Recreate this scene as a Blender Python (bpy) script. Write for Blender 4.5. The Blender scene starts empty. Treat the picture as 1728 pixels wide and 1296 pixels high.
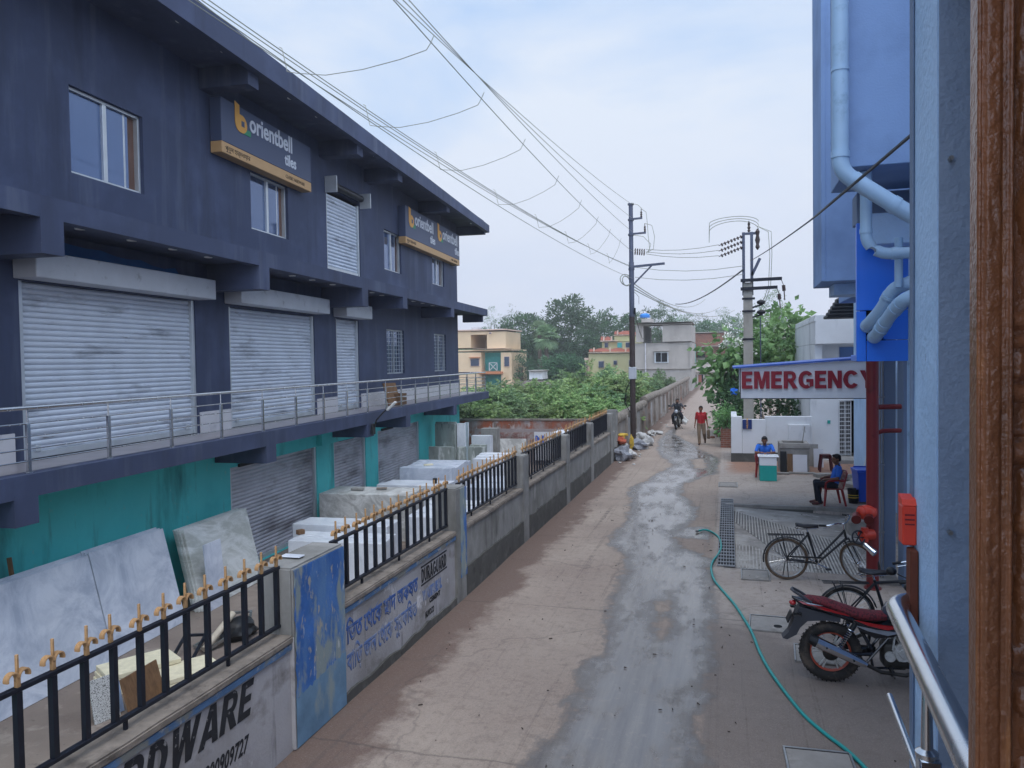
import bpy, bmesh, math, random
from mathutils import Vector, Matrix, noise
R = math.radians
PI = math.pi
COL = bpy.context.scene.collection
rnd = random.Random(11)

# ------------------------------------------------------------------ camera numbers
FPX, CX, CY = 1300.0, 864.0, 648.0
CAM_H = 3.7
PITCH = math.atan(40 / 1300.0)
ROLL = 0.0155
YAW = math.atan(366 / 1300.0)


def ray(px, py):
    u = (px - CX) / FPX
    v = -(py - CY) / FPX
    c, s = math.cos(ROLL), math.sin(ROLL)
    a = u * c + v * s
    b = -u * s + v * c
    cp, sp = math.cos(PITCH), math.sin(PITCH)
    fwd = cp + b * sp
    up = b * cp - sp
    cy, sy = math.cos(YAW), math.sin(YAW)
    return Vector((a * cy - fwd * sy, a * sy + fwd * cy, up))


def on_z(px, py, z=0.0):
    d = ray(px, py)
    return Vector((0, 0, CAM_H)) + d * ((z - CAM_H) / d.z)


def on_y(px, py, y):
    d = ray(px, py)
    return Vector((0, 0, CAM_H)) + d * (y / d.y)


# building frame: x = -(perpendicular distance), y = along, z
BANG = R(3.7376)
BROT = Matrix.Rotation(BANG, 4, 'Z')


def bw(along, D, z=0.0):
    return BROT @ Vector((-D, along, z))


# ------------------------------------------------------------------ mesh builder
class MB:
    """collects shapes into one bmesh and links it as ONE mesh object"""

    def __init__(self, M=None):
        self.bm = bmesh.new()
        self.M = M if M is not None else Matrix()
        self.mi = 0

    def _fin(self, verts, faces, M=None):
        MM = self.M @ M if M is not None else self.M
        for v in verts:
            v.co = MM @ v.co
        for f in faces:
            f.material_index = self.mi

    def box(self, lo, hi, bev=0.0, M=None, seg=1):
        lo, hi = Vector(lo), Vector(hi)
        r = bmesh.ops.create_cube(self.bm, size=1.0)
        vs = r['verts']
        S = hi - lo
        c = (hi + lo) / 2
        for v in vs:
            v.co = Vector((v.co.x * S.x, v.co.y * S.y, v.co.z * S.z)) + c
        fs = set(f for v in vs for f in v.link_faces)
        if bev > 0:
            es = set(e for v in vs for e in v.link_edges)
            rr = bmesh.ops.bevel(self.bm, geom=list(es), offset=bev, segments=seg, affect='EDGES', profile=0.5)
            vs = set(rr['verts']) | set(v for f in rr['faces'] for v in f.verts)
            fs = set(rr['faces']) | set(f for v in vs for f in v.link_faces)
            vs = set(v for f in fs for v in f.verts)
        self._fin(vs, fs, M)
        return self

    def poly(self, pts, M=None):
        vs = [self.bm.verts.new(p) for p in pts]
        f = self.bm.faces.new(vs)
        self._fin(vs, [f], M)
        return self

    def prism(self, pts, vec, M=None):
        """closed polygon pts extruded by vec"""
        vec = Vector(vec)
        a = [self.bm.verts.new(Vector(p)) for p in pts]
        b = [self.bm.verts.new(Vector(p) + vec) for p in pts]
        n = len(a)
        fs = [self.bm.faces.new(a[::-1]), self.bm.faces.new(b)]
        for i in range(n):
            j = (i + 1) % n
            fs.append(self.bm.faces.new((a[i], a[j], b[j], b[i])))
        self._fin(a + b, fs, M)
        return self

    def tube(self, pts, r, n=8, closed=False, M=None, cap=True, flat=None):
        """tube along a polyline; r is a number or a list; flat=(ratio) squashes the second axis"""
        pts = [Vector(p) for p in pts]
        m = len(pts)
        rr = r if isinstance(r, (list, tuple)) else [r] * m
        rings = []
        prev = None
        for i in range(m):
            if closed:
                t = pts[(i + 1) % m] - pts[i - 1]
            elif i == 0:
                t = pts[1] - pts[0]
            elif i == m - 1:
                t = pts[-1] - pts[-2]
            else:
                t = (pts[i + 1] - pts[i]).normalized() + (pts[i] - pts[i - 1]).normalized()
            if t.length < 1e-9:
                t = Vector((0, 0, 1))
            t.normalize()
            if prev is None:
                up = Vector((0, 0, 1)) if abs(t.z) < .95 else Vector((0, 1, 0))
                a = t.cross(up).normalized()
            else:
                a = prev - t * prev.dot(t)
                if a.length < 1e-6:
                    a = t.cross(Vector((0, 1, 0.3)))
                a.normalize()
            b = t.cross(a)
            prev = a
            fl = flat if flat else 1.0
            rings.append([self.bm.verts.new(pts[i] + (a * math.cos(2 * PI * k / n) + b * fl * math.sin(2 * PI * k / n)) * rr[i]) for k in range(n)])
        fs = []
        cnt = m if closed else m - 1
        for i in range(cnt):
            A, B = rings[i], rings[(i + 1) % m]
            for k in range(n):
                fs.append(self.bm.faces.new((A[k], A[(k + 1) % n], B[(k + 1) % n], B[k])))
        if cap and not closed:
            fs.append(self.bm.faces.new(rings[0][::-1]))
            fs.append(self.bm.faces.new(rings[-1]))
        self._fin([v for q in rings for v in q], fs, M)
        return self

    def cyl(self, p0, p1, r, r2=None, n=16, M=None):
        return self.tube([p0, p1], [r, r if r2 is None else r2], n=n, M=M)

    def bar(self, p0, p1, w, h, M=None):
        """square bar between two points: w sideways, h vertical-ish"""
        p0, p1 = Vector(p0), Vector(p1)
        t = (p1 - p0).normalized()
        up = Vector((0, 0, 1)) if abs(t.z) < .95 else Vector((0, 1, 0))
        a = t.cross(up).normalized() * (w / 2)
        b = a.cross(t).normalized() * (h / 2)
        A = [self.bm.verts.new(p0 + q) for q in (-a - b, a - b, a + b, -a + b)]
        B = [self.bm.verts.new(p1 + q) for q in (-a - b, a - b, a + b, -a + b)]
        fs = [self.bm.faces.new(A[::-1]), self.bm.faces.new(B)]
        for i in range(4):
            j = (i + 1) % 4
            fs.append(self.bm.faces.new((A[i], A[j], B[j], B[i])))
        self._fin(A + B, fs, M)
        return self

    def lathe(self, prof, n=24, M=None):
        """prof: list of (r, z)"""
        rings = []
        for r, z in prof:
            rings.append([self.bm.verts.new((r * math.cos(2 * PI * k / n), r * math.sin(2 * PI * k / n), z)) for k in range(n)])
        fs = []
        for A, B in zip(rings, rings[1:]):
            for k in range(n):
                fs.append(self.bm.faces.new((A[k], A[(k + 1) % n], B[(k + 1) % n], B[k])))
        if prof[0][0] > 1e-4:
            fs.append(self.bm.faces.new(rings[0][::-1]))
        if prof[-1][0] > 1e-4:
            fs.append(self.bm.faces.new(rings[-1]))
        self._fin([v for q in rings for v in q], fs, M)
        return self

    def torus(self, Rr, r, n=40, k=10, M=None, flat=1.0):
        pts = [(Rr * math.cos(2 * PI * i / n), Rr * math.sin(2 * PI * i / n), 0) for i in range(n)]
        rings = []
        for i in range(n):
            a = 2 * PI * i / n
            rings.append([self.bm.verts.new(((Rr + r * math.cos(2 * PI * j / k)) * math.cos(a), (Rr + r * math.cos(2 * PI * j / k)) * math.sin(a), r * flat * math.sin(2 * PI * j / k))) for j in range(k)])
        fs = []
        for i in range(n):
            A, B = rings[i], rings[(i + 1) % n]
            for j in range(k):
                fs.append(self.bm.faces.new((A[j], B[j], B[(j + 1) % k], A[(j + 1) % k])))
        self._fin([v for q in rings for v in q], fs, M)
        return self

    def ball(self, c, r, sub=2, M=None, jit=0.0, seed=0):
        q = bmesh.ops.create_icosphere(self.bm, subdivisions=sub, radius=1.0)
        vs = q['verts']
        rr = Vector(r) if isinstance(r, (tuple, list, Vector)) else Vector((r, r, r))
        c = Vector(c)
        for v in vs:
            k = 1.0
            if jit:
                k += jit * noise.noise(v.co * 1.7 + Vector((seed * 3.1, seed, 0)))
            v.co = Vector((v.co.x * rr.x * k, v.co.y * rr.y * k, v.co.z * rr.z * k)) + c
        self._fin(vs, set(f for v in vs for f in v.link_faces), M)
        return self

    def build(self, name, mats, parent=None, base=(0, 0, 0), smooth=False, angle=None):
        me = bpy.data.meshes.new(name)
        bmesh.ops.recalc_face_normals(self.bm, faces=self.bm.faces[:])
        b = Vector(base)
        if b.length > 0:
            for v in self.bm.verts:
                v.co -= b
        self.bm.to_mesh(me)
        self.bm.free()
        if not isinstance(mats, (list, tuple)):
            mats = [mats]
        for m in mats:
            me.materials.append(m)
        if smooth:
            if angle is None:
                angle = 40
            for p in me.polygons:
                p.use_smooth = True
            try:
                me.set_sharp_from_angle(angle=R(angle))
            except Exception:
                pass
        o = bpy.data.objects.new(name, me)
        COL.objects.link(o)
        if parent is not None:
            o.parent = parent
        return o


def raw(name, verts, faces, mats, parent=None, midx=None, smooth=False):
    me = bpy.data.meshes.new(name)
    me.from_pydata(verts, [], faces)
    if not isinstance(mats, (list, tuple)):
        mats = [mats]
    for m in mats:
        me.materials.append(m)
    if midx is not None:
        me.polygons.foreach_set('material_index', midx)
    if smooth:
        for p in me.polygons:
            p.use_smooth = True
    o = bpy.data.objects.new(name, me)
    COL.objects.link(o)
    if parent is not None:
        o.parent = parent
    return o


def tag(o, label=None, cat=None, group=None, kind=None):
    if label:
        o['label'] = label
    if cat:
        o['category'] = cat
        o['kind'] = 'thing'
    if group:
        o['group'] = group
    if kind:
        o['kind'] = kind
    return o


def thing(name, label, cat, loc=(0, 0, 0), rz=0.0, group=None):
    o = bpy.data.objects.new(name, None)
    o.empty_display_size = .2
    COL.objects.link(o)
    o.location = loc
    o.rotation_euler = (0, 0, rz)
    return tag(o, label, cat, group)


def struct(o):
    o['kind'] = 'structure'
    return o


def copy_tree(o, label=None, group=None):
    def rec(s, parent):
        c = s.copy()
        COL.objects.link(c)
        c.parent = parent
        for ch in kids.get(s.name, []):
            rec(ch, c)
        return c
    kids = {}

    def walk(s):
        kids[s.name] = list(s.children)
        for ch in s.children:
            walk(ch)
    walk(o)
    c = rec(o, None)
    if label:
        c['label'] = label
    if group:
        c['group'] = group
    return c


def rep(objs, parent):
    """copies of a list of part objects under another parent (shared meshes)"""


def text_mesh(name, body, size, mat, parent=None, M=None, extrude=0.0, bold=0.0, align='LEFT', spacing=1.0, shear=0.0, sx=1.0, fit=None, swell=0.0):
    """lettering in the local XY plane turned by M into a mesh part"""
    cu = bpy.data.curves.new(name, 'FONT')
    cu.body = body
    cu.size = size
    cu.extrude = extrude
    cu.offset = bold
    cu.align_x = align
    cu.bevel_depth = swell
    cu.bevel_resolution = 0
    cu.space_character = spacing
    cu.shear = shear
    cu.resolution_u = 3
    t = bpy.data.objects.new('lettering_source', cu)
    COL.objects.link(t)
    dg = bpy.context.evaluated_depsgraph_get()
    me = bpy.data.meshes.new_from_object(t.evaluated_get(dg))
    bpy.data.objects.remove(t)
    bpy.data.curves.remove(cu)
    me.name = name
    if fit:
        xs_ = [v.co.x for v in me.vertices]
        sx = fit / (max(xs_) - min(xs_))
        me.transform(Matrix.Translation((-min(xs_), 0, 0)))
    MM = (M if M is not None else Matrix()) @ Matrix.Diagonal((sx, 1, .15 if swell else 1, 1))
    me.transform(MM)
    me.materials.clear()
    me.materials.append(mat)
    o = bpy.data.objects.new(name, me)
    COL.objects.link(o)
    if parent is not None:
        o.parent = parent
    return o


def frame(o, x, y):
    """matrix with origin o and local x,y axes"""
    x = Vector(x).normalized()
    y = Vector(y).normalized()
    z = x.cross(y).normalized()
    y = z.cross(x)
    return Matrix(((x.x, y.x, z.x, o[0]), (x.y, y.y, z.y, o[1]), (x.z, y.z, z.z, o[2]), (0, 0, 0, 1)))


# ------------------------------------------------------------------ materials
def lin(c):
    if isinstance(c, str):
        c = c.lstrip('#')
        c = tuple(int(c[i:i + 2], 16) / 255 for i in (0, 2, 4))
    return tuple((x / 12.92 if x <= .04045 else ((x + .055) / 1.055) ** 2.4) for x in c) + (1.0,)


def ramp(nt, src, lo, hi, a=0.0, b=1.0):
    n = nt.nodes.new('ShaderNodeMapRange')
    n.inputs[1].default_value = lo
    n.inputs[2].default_value = hi
    n.inputs[3].default_value = a
    n.inputs[4].default_value = b
    nt.links.new(src, n.inputs[0])
    return n.outputs[0]


def noise_n(nt, vec, scale, detail=4, rough=.55, stretch=None, dist=0.0):
    if stretch:
        mp = nt.nodes.new('ShaderNodeMapping')
        mp.inputs['Scale'].default_value = stretch
        nt.links.new(vec, mp.inputs[0])
        vec = mp.outputs[0]
    n = nt.nodes.new('ShaderNodeTexNoise')
    n.inputs['Scale'].default_value = scale
    n.inputs['Detail'].default_value = detail
    n.inputs['Roughness'].default_value = rough
    n.inputs['Distortion'].default_value = dist
    nt.links.new(vec, n.inputs['Vector'])
    return n.outputs[0]


def mix(nt, fac, a, b, mode='MIX'):
    n = nt.nodes.new('ShaderNodeMix')
    n.data_type = 'RGBA'
    n.blend_type = mode
    for sock, val in ((0, fac), (6, a), (7, b)):
        if hasattr(val, 'is_linked') or hasattr(val, 'links'):
            nt.links.new(val, n.inputs[sock])
        else:
            n.inputs[sock].default_value = val
    return n.outputs[2]


def mat(name, col, rough=.75, metal=0.0, var=.10, scale=3.0, layers=(), bump=0.0, bscale=80.0, spec=.4, stretch=None, coat=0.0, rvar=0.0, world=False, trans=0.0, objvar=0.0):
    """layers: (colour, scale, lo, hi, stretch or None)"""
    m = bpy.data.materials.new(name)
    m.use_nodes = True
    nt = m.node_tree
    p = nt.nodes['Principled BSDF']
    tc = nt.nodes.new('ShaderNodeTexCoord')
    vec = tc.outputs['Object']
    if world:
        g = nt.nodes.new('ShaderNodeNewGeometry')
        vec = g.outputs['Position']
    c = lin(col)
    nz = noise_n(nt, vec, scale, 6, .6, stretch)
    dark = tuple(x * (1 - var * 1.6) for x in c[:3]) + (1,)
    lite = tuple(min(1, x * (1 + var * 1.6)) for x in c[:3]) + (1,)
    out = mix(nt, ramp(nt, nz, .3, .7), dark, lite)
    for i, L in enumerate(layers):
        lc, ls, lo, hi, st = L
        n2 = noise_n(nt, vec, ls, 5, .62, st if st else (1.0, 1.0, 1.0 + .01 * i))
        out = mix(nt, ramp(nt, n2, lo, hi), out, lin(lc))
    if objvar:
        oi = nt.nodes.new('ShaderNodeObjectInfo')
        hs = nt.nodes.new('ShaderNodeHueSaturation')
        nt.links.new(ramp(nt, oi.outputs['Random'], 0, 1, 1 - objvar, 1 + objvar), hs.inputs['Value'])
        nt.links.new(out, hs.inputs['Color'])
        out = hs.outputs[0]
    nt.links.new(out, p.inputs['Base Color'])
    p.inputs['Roughness'].default_value = rough
    if rvar:
        nt.links.new(ramp(nt, noise_n(nt, vec, scale * 3, 4), .3, .7, max(0, rough - rvar), min(1, rough + rvar)), p.inputs['Roughness'])
    p.inputs['Metallic'].default_value = metal
    p.inputs['Specular IOR Level'].default_value = spec
    p.inputs['Coat Weight'].default_value = coat
    if trans:
        p.inputs['Transmission Weight'].default_value = trans
    if bump:
        b = nt.nodes.new('ShaderNodeBump')
        b.inputs['Strength'].default_value = bump
        b.inputs['Distance'].default_value = .02
        nt.links.new(noise_n(nt, vec, bscale, 3), b.inputs['Height'])
        nt.links.new(b.outputs[0], p.inputs['Normal'])
    return m


def marble(name, base, vein, scale=2.0, dirn=(1, 1, .4), lo=.46, hi=.5, rough=.35):
    m = bpy.data.materials.new(name)
    m.use_nodes = True
    nt = m.node_tree
    p = nt.nodes['Principled BSDF']
    tc = nt.nodes.new('ShaderNodeTexCoord')
    mr = nt.nodes.new('ShaderNodeMapping')
    mr.inputs['Rotation'].default_value = (.35, .75, .3)
    nt.links.new(tc.outputs['Object'], mr.inputs[0])
    v = mr.outputs[0]
    n1 = noise_n(nt, v, scale, 8, .68, dirn, 1.2)
    n2 = noise_n(nt, v, scale * 2.3, 8, .7, dirn, 2.0)
    n3 = noise_n(nt, v, scale * .6, 3, .5)
    b = lin(base)
    out = mix(nt, ramp(nt, n3, .35, .65), tuple(x * .86 for x in b[:3]) + (1,), b)
    out = mix(nt, ramp(nt, n1, lo - .06, lo + .16, .0, .75), out, lin(vein))
    out = mix(nt, ramp(nt, n2, .5, .72, 0, .5), out, b)
    nt.links.new(out, p.inputs['Base Color'])
    p.inputs['Roughness'].default_value = rough
    return m


def brick_mat(name, c1, c2, mortar, scale=1.0, axis='xz', layers=()):
    m = bpy.data.materials.new(name)
    m.use_nodes = True
    nt = m.node_tree
    p = nt.nodes['Principled BSDF']
    tc = nt.nodes.new('ShaderNodeTexCoord')
    sx = nt.nodes.new('ShaderNodeSeparateXYZ')
    nt.links.new(tc.outputs['Object'], sx.inputs[0])
    cb = nt.nodes.new('ShaderNodeCombineXYZ')
    ad = nt.nodes.new('ShaderNodeMath')
    nt.links.new(sx.outputs[0], ad.inputs[0])
    nt.links.new(sx.outputs[1], ad.inputs[1])
    nt.links.new(ad.outputs[0], cb.inputs[0])
    nt.links.new(sx.outputs[2], cb.inputs[1])
    b = nt.nodes.new('ShaderNodeTexBrick')
    b.inputs['Color1'].default_value = lin(c1)
    b.inputs['Color2'].default_value = lin(c2)
    b.inputs['Mortar'].default_value = lin(mortar)
    b.inputs['Scale'].default_value = scale
    b.inputs['Brick Width'].default_value = .24
    b.inputs['Row Height'].default_value = .085
    b.inputs['Mortar Size'].default_value = .008
    nt.links.new(cb.outputs[0], b.inputs[0])
    out = b.outputs[0]
    for lc, ls, lo, hi, st in layers:
        out = mix(nt, ramp(nt, noise_n(nt, tc.outputs['Object'], ls, 6, .65, st), lo, hi), out, lin(lc))
    nt.links.new(out, p.inputs['Base Color'])
    p.inputs['Roughness'].default_value = .9
    return m


def leaf_mat(name, cols, rough=.55, spec=.3, scale=.9):
    m = bpy.data.materials.new(name)
    m.use_nodes = True
    nt = m.node_tree
    p = nt.nodes['Principled BSDF']
    g = nt.nodes.new('ShaderNodeNewGeometry')
    oi = nt.nodes.new('ShaderNodeObjectInfo')
    tc = nt.nodes.new('ShaderNodeTexCoord')
    r = g.outputs['Random Per Island']
    out = mix(nt, r, lin(cols[0]), lin(cols[1]))
    nz = noise_n(nt, tc.outputs['Object'], scale, 3)
    out = mix(nt, ramp(nt, nz, .42, .64), out, lin(cols[2]))
    hs = nt.nodes.new('ShaderNodeHueSaturation')
    nt.links.new(ramp(nt, oi.outputs['Random'], 0, 1, .70, 1.25), hs.inputs['Value'])
    nt.links.new(ramp(nt, oi.outputs['Random'], 0, 1, .48, .515), hs.inputs['Hue'])
    hs.inputs['Saturation'].default_value = .82
    nt.links.new(out, hs.inputs['Color'])
    nt.links.new(hs.outputs[0], p.inputs['Base Color'])
    p.inputs['Roughness'].default_value = rough
    p.inputs['Specular IOR Level'].default_value = spec
    tr = nt.nodes.new('ShaderNodeBsdfTranslucent')
    nt.links.new(hs.outputs[0], tr.inputs[0])
    ms = nt.nodes.new('ShaderNodeMixShader')
    ms.inputs[0].default_value = .3
    nt.links.new(p.outputs[0], ms.inputs[1])
    nt.links.new(tr.outputs[0], ms.inputs[2])
    nt.links.new(ms.outputs[0], nt.nodes['Material Output'].inputs[0])
    return m


MT = {}
MT['navy'] = mat('navy_paint', '#3b445e', .7, var=.05, scale=1.2, bump=.08, bscale=120, layers=(('#4c5674', .6, .5, .8, None), ('#2b2f3c', 9, .7, .8, (1, 1, .1)), ('#5a6276', 2.0, .54, .8, (1, 1, .1)), ('#2f364b', 1.3, .52, .74, (1, 1, .16)), ('#6d7488', 16, .72, .8, None)))
MT['teal'] = mat('teal_paint', '#56cbca', .75, var=.06, scale=1.0, bump=.05, layers=(('#3fb0b2', .5, .45, .7, None), ('#7fb8ae', 3, .62, .75, None), ('#46716f', 3.5, .6, .8, (1, 1, .13)), ('#2f7f80', 1.2, .55, .75, (1, 1, .25)), ('#9cc7bf', 9, .68, .76, None), ('#5f6a63', 14, .72, .8, None)))
MT['steel'] = mat('stainless_steel', '#c9ccd0', .22, 1.0, var=.04, rvar=.08)
MT['dull_steel'] = mat('dull_steel', '#a9a9a8', .4, .9, var=.1, rvar=.1, layers=(('#7e7464', 6, .55, .75, None),))
MT['shutter'] = mat('galvanised_slats', '#cdd4de', .55, .12, var=.06, scale=1.5, layers=(('#8d929c', 1.3, .56, .72, (1, .5, 2.5)), ('#6a625c', 2.6, .66, .76, (1, .55, 5)), ('#e4e7ec', 3.0, .62, .8, (1, .35, 6)), ('#3c3d42', 7.0, .70, .76, (1, .35, 9))))
MT['shutter_low'] = mat('dusty_galvanised_slats', '#bdbcc4', .6, .1, var=.08, scale=1.5, layers=(('#7a777c', 1.1, .48, .7, (1, .6, 2.0)), ('#5c5452', 2.6, .64, .76, (1, .55, 5)), ('#3c3b40', 7.0, .68, .75, (1, .35, 9))))
MT['box_metal'] = mat('pale_metal_box', '#b9bcc2', .6, .1, var=.05, scale=2, layers=(('#8f8f93', 3, .6, .75, None),), bump=.03)
MT['glass'] = mat('window_glass', '#5a6e92', .04, .6, var=.05, scale=.5, spec=.9)
MT['alu'] = mat('aluminium_frame', '#c3c8cc', .4, .5, var=.06)
MT['brownpane'] = mat('brown_curtain', '#6d5348', .8)
MT['dark'] = mat('dark_void', '#141416', .9)
MT['white'] = mat('white_paint', '#d9dadb', .7, var=.05, scale=.8, layers=(('#b5b6b9', .9, .52, .72, (1, 1, .4)), ('#8b8a88', 3, .66, .8, (1, 1, .25))))
MT['white_tile'] = mat('white_dado_tile', '#c3c1c4', .4, var=.05, scale=1.5, layers=(('#97969c', 2, .6, .75, None),))
MT['floor_tile'] = mat('grey_floor_tile', '#8f8b90', .35, var=.08)
MT['lamp_white'] = mat('lamp_white', '#dcdcd8', .5)
MT['black'] = mat('black_plastic', '#17181b', .5)
MT['blackiron'] = mat('black_iron', '#1c1f2a', .45, .2, var=.15, scale=6, layers=(('#3a302a', 12, .66, .78, None),))
MT['gold'] = mat('gold_painted_iron', '#b08a60', .55, .0, var=.15, scale=10, layers=(('#86633c', 20, .6, .75, None), ('#c4a47a', 30, .62, .75, None)))
MT['concrete'] = mat('weathered_concrete', '#8d8b87', .9, var=.14, scale=2.5, bump=.25, bscale=40, layers=(('#6e6c66', 1.6, .5, .7, (1, 1, .5)), ('#3e3d38', 3.2, .58, .78, (1, 1, .16)), ('#a8a59f', 2.2, .6, .75, (1, 1, .5))))
MT['coping'] = mat('rough_coping_cement', '#83796f', .95, var=.18, scale=5, bump=.5, bscale=30, layers=(('#57504a', 4, .52, .7, None), ('#3d4632', 7, .68, .78, None)))
MT['orange_strip'] = mat('orange_panel', '#c09868', .5, var=.03)
MT['yellow'] = mat('yellow_lettering', '#dba048', .5, var=.03)
MT['letter_white'] = mat('white_lettering', '#d2d6de', .5, var=.03)
MT['letter_green'] = mat('green_lettering', '#2a8a63', .5, var=.03)
MT['letter_dark'] = mat('dark_lettering', '#4a3a28', .6)
MT['sign_blue'] = mat('sign_blue_panel', '#45506b', .5, var=.03, scale=.6)
MT['marble_a'] = marble('grey_white_marble', '#dfe3ec', '#9aa4b6', .9, (.5, 1, 1.3), .43, .5)
MT['marble_b'] = marble('veined_marble', '#e2e3e0', '#9fa299', 1.5, (1.6, .5, 2.0), .42, .5)
MT['marble_c'] = marble('grey_streaked_marble', '#dad9d5', '#8d8a85', 1.6, (2.5, .7, 1.4), .42, .5, .5)
MT['marble_w'] = marble('plain_white_marble', '#e0e3e8', '#b8bdc8', 1.2, (1, 1, 1), .5, .6)
MT['slab_edge'] = mat('stacked_slab_edges', '#8f958f', .7, var=.2, scale=3, stretch=(1, 14, .3), layers=(('#c3c6c2', 5, .55, .62, (1, 14, .2)), ('#5f6a66', 4, .6, .66, (1, 16, .2))))
MT['cream_stone'] = mat('cream_tile_stone', '#d8cfb2', .7, var=.08, scale=8)
MT['wood_brown'] = mat('brown_board', '#6d5138', .7, var=.2, scale=3, stretch=(8, 8, 1))
MT['granite'] = mat('speckled_granite', '#bdbdbb', .4, var=.1, scale=60, layers=(('#2c2c2c', 90, .54, .56, None),))


# ------------------------------------------------------------------ heavy block lettering
def _arc(cx, cy, rx, ry, a0, a1, n=14):
    return [(cx + rx * math.cos(R(a0 + (a1 - a0) * i / n)), cy + ry * math.sin(R(a0 + (a1 - a0) * i / n))) for i in range(n + 1)]


def glyph(ch):
    """outline pieces on a unit high box; returns (width, [polygons])"""
    s = .235
    if ch == 'E':
        return .70, [[(0, 0), (.66, 0), (.66, .2), (s + .02, .2), (s + .02, .41), (.6, .41), (.6, .6), (s + .02, .6), (s + .02, .8), (.65, .8), (.65, 1), (0, 1)]]
    if ch == 'M':
        return .98, [[(0, 0), (.22, 0), (.22, .62), (.37, 0), (.57, 0), (.72, .62), (.72, 0), (.94, 0), (.94, 1), (.62, 1), (.47, .42), (.32, 1), (0, 1)]]
    if ch == 'N':
        return .84, [[(0, 0), (.23, 0), (.23, .58), (.55, 0), (.80, 0), (.80, 1), (.57, 1), (.57, .42), (.25, 1), (0, 1)]]
    if ch == 'H':
        return .84, [[(0, 0), (.25, 0), (.25, .39), (.55, .39), (.55, 0), (.8, 0), (.8, 1), (.55, 1), (.55, .61), (.25, .61), (.25, 1), (0, 1)]]
    if ch == 'Y':
        return .84, [[(.29, 0), (.53, 0), (.53, .4), (.84, 1), (.57, 1), (.41, .64), (.26, 1), (-.02, 1), (.29, .4)]]
    if ch == 'A':
        return .88, [[(-.02, 0), (.24, 0), (.29, .17), (.41, .17), (.41, .36), (.345, .36), (.43, .70), (.43, 1), (.29, 1)],
                     [(.88, 0), (.62, 0), (.57, .17), (.411, .17), (.411, .36), (.515, .36), (.431, .70), (.431, 1), (.57, 1)]]
    if ch == 'W':
        return 1.24, [[(.22, 0), (.47, 0), (.6, .6), (.73, 0), (.98, 0), (1.2, 1), (.95, 1), (.84, .42), (.72, 1), (.48, 1), (.36, .42), (.25, 1), (0, 1)]]
    if ch == 'D':
        o = _arc(.36, .5, .42, .5, -90, 90)
        i = _arc(.34, .5, .2, .3, 90, -90)
        return .82, [[(0, 0)] + o + [(0, 1), (0, .8)] + [(.25, .8)] + i + [(.25, .2), (.0, .2)], [(0, .2), (.25, .2), (.25, .8), (0, .8)]]
    if ch == 'R':
        o = _arc(.44, .70, .30, .30, -90, 90)
        i = _arc(.42, .70, .10, .12, 90, -90)
        return .83, [[(.25, .40)] + o + [(.25, 1), (.25, .82)] + i + [(.25, .58)], [(0, 0), (.249, 0), (.249, 1), (0, 1)], [(.30, .399), (.54, 0), (.84, 0), (.58, .42)]]
    if ch == 'U':
        o = _arc(.4, .38, .4, .39, 180, 360)
        i = _arc(.4, .38, .15, .19, 360, 180)
        return .84, [o + [(.8, 1), (.55, 1)] + i + [(.25, 1), (0, 1)]]
    if ch in 'CG':
        o = _arc(.45, .5, .45, .51, 38, 325, 26)
        i = _arc(.45, .5, .2, .3, 318, 46, 26)
        P = [o + i]
        if ch == 'G':
            o = _arc(.45, .5, .45, .51, 38, 300, 26)
            i = _arc(.45, .5, .2, .3, 300, 46, 26)
            P = [o + i, [(.66, .08), (.88, .14), (.88, .54), (.47, .54), (.47, .36), (.66, .36)]]
        return .92, P
    return .5, []


def block_text(name, body, height, width, mats, parent, M, depth=.0, shear=0.0, gap=.06, up=.002):
    """every letter its own part; fitted to width"""
    tot = sum(glyph(c)[0] + gap for c in body) - gap
    k = width / tot
    x = 0
    for c in body:
        w_, P = glyph(c)
        mb = MB()
        for j, poly in enumerate(P):
            mb.prism([((x + px + shear * py) * k, py * height, up) for px, py in poly], (0, 0, depth + .0012 * j + .001), M)
        mb.build(name, mats, parent)
        x += w_ + gap
# ================================================================== left building
BB = Vector((-9.5, 12.0, -.9))
bld = thing('commercial_building', 'long navy blue two storey building with teal ground floor, roller shutters and wide eaves', 'building', bw(12, 9.5, -.9), BANG)
WX = -9.5


def facade(mb, xf, y0, y1, z0, z1, holes, depth):
    ys = sorted(set([y0, y1] + [h[0] for h in holes] + [h[1] for h in holes]))
    zs = sorted(set([z0, z1] + [h[2] for h in holes] + [h[3] for h in holes]))
    for a, b in zip(ys, ys[1:]):
        for c, d in zip(zs, zs[1:]):
            my, mz = (a + b) / 2, (c + d) / 2
            if any(h[0] < my < h[1] and h[2] < mz < h[3] for h in holes):
                continue
            mb.poly([(xf, a, c), (xf, b, c), (xf, b, d), (xf, a, d)])
    for h in holes:
        a, b, c, d = h[:4]
        x2 = xf - depth
        mb.poly([(xf, a, c), (xf, a, d), (x2, a, d), (x2, a, c)])
        mb.poly([(xf, b, c), (x2, b, c), (x2, b, d), (xf, b, d)])
        mb.poly([(xf, a, d), (xf, b, d), (x2, b, d), (x2, a, d)])
        mb.poly([(xf, a, c), (x2, a, c), (x2, b, c), (xf, b, c)])


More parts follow.
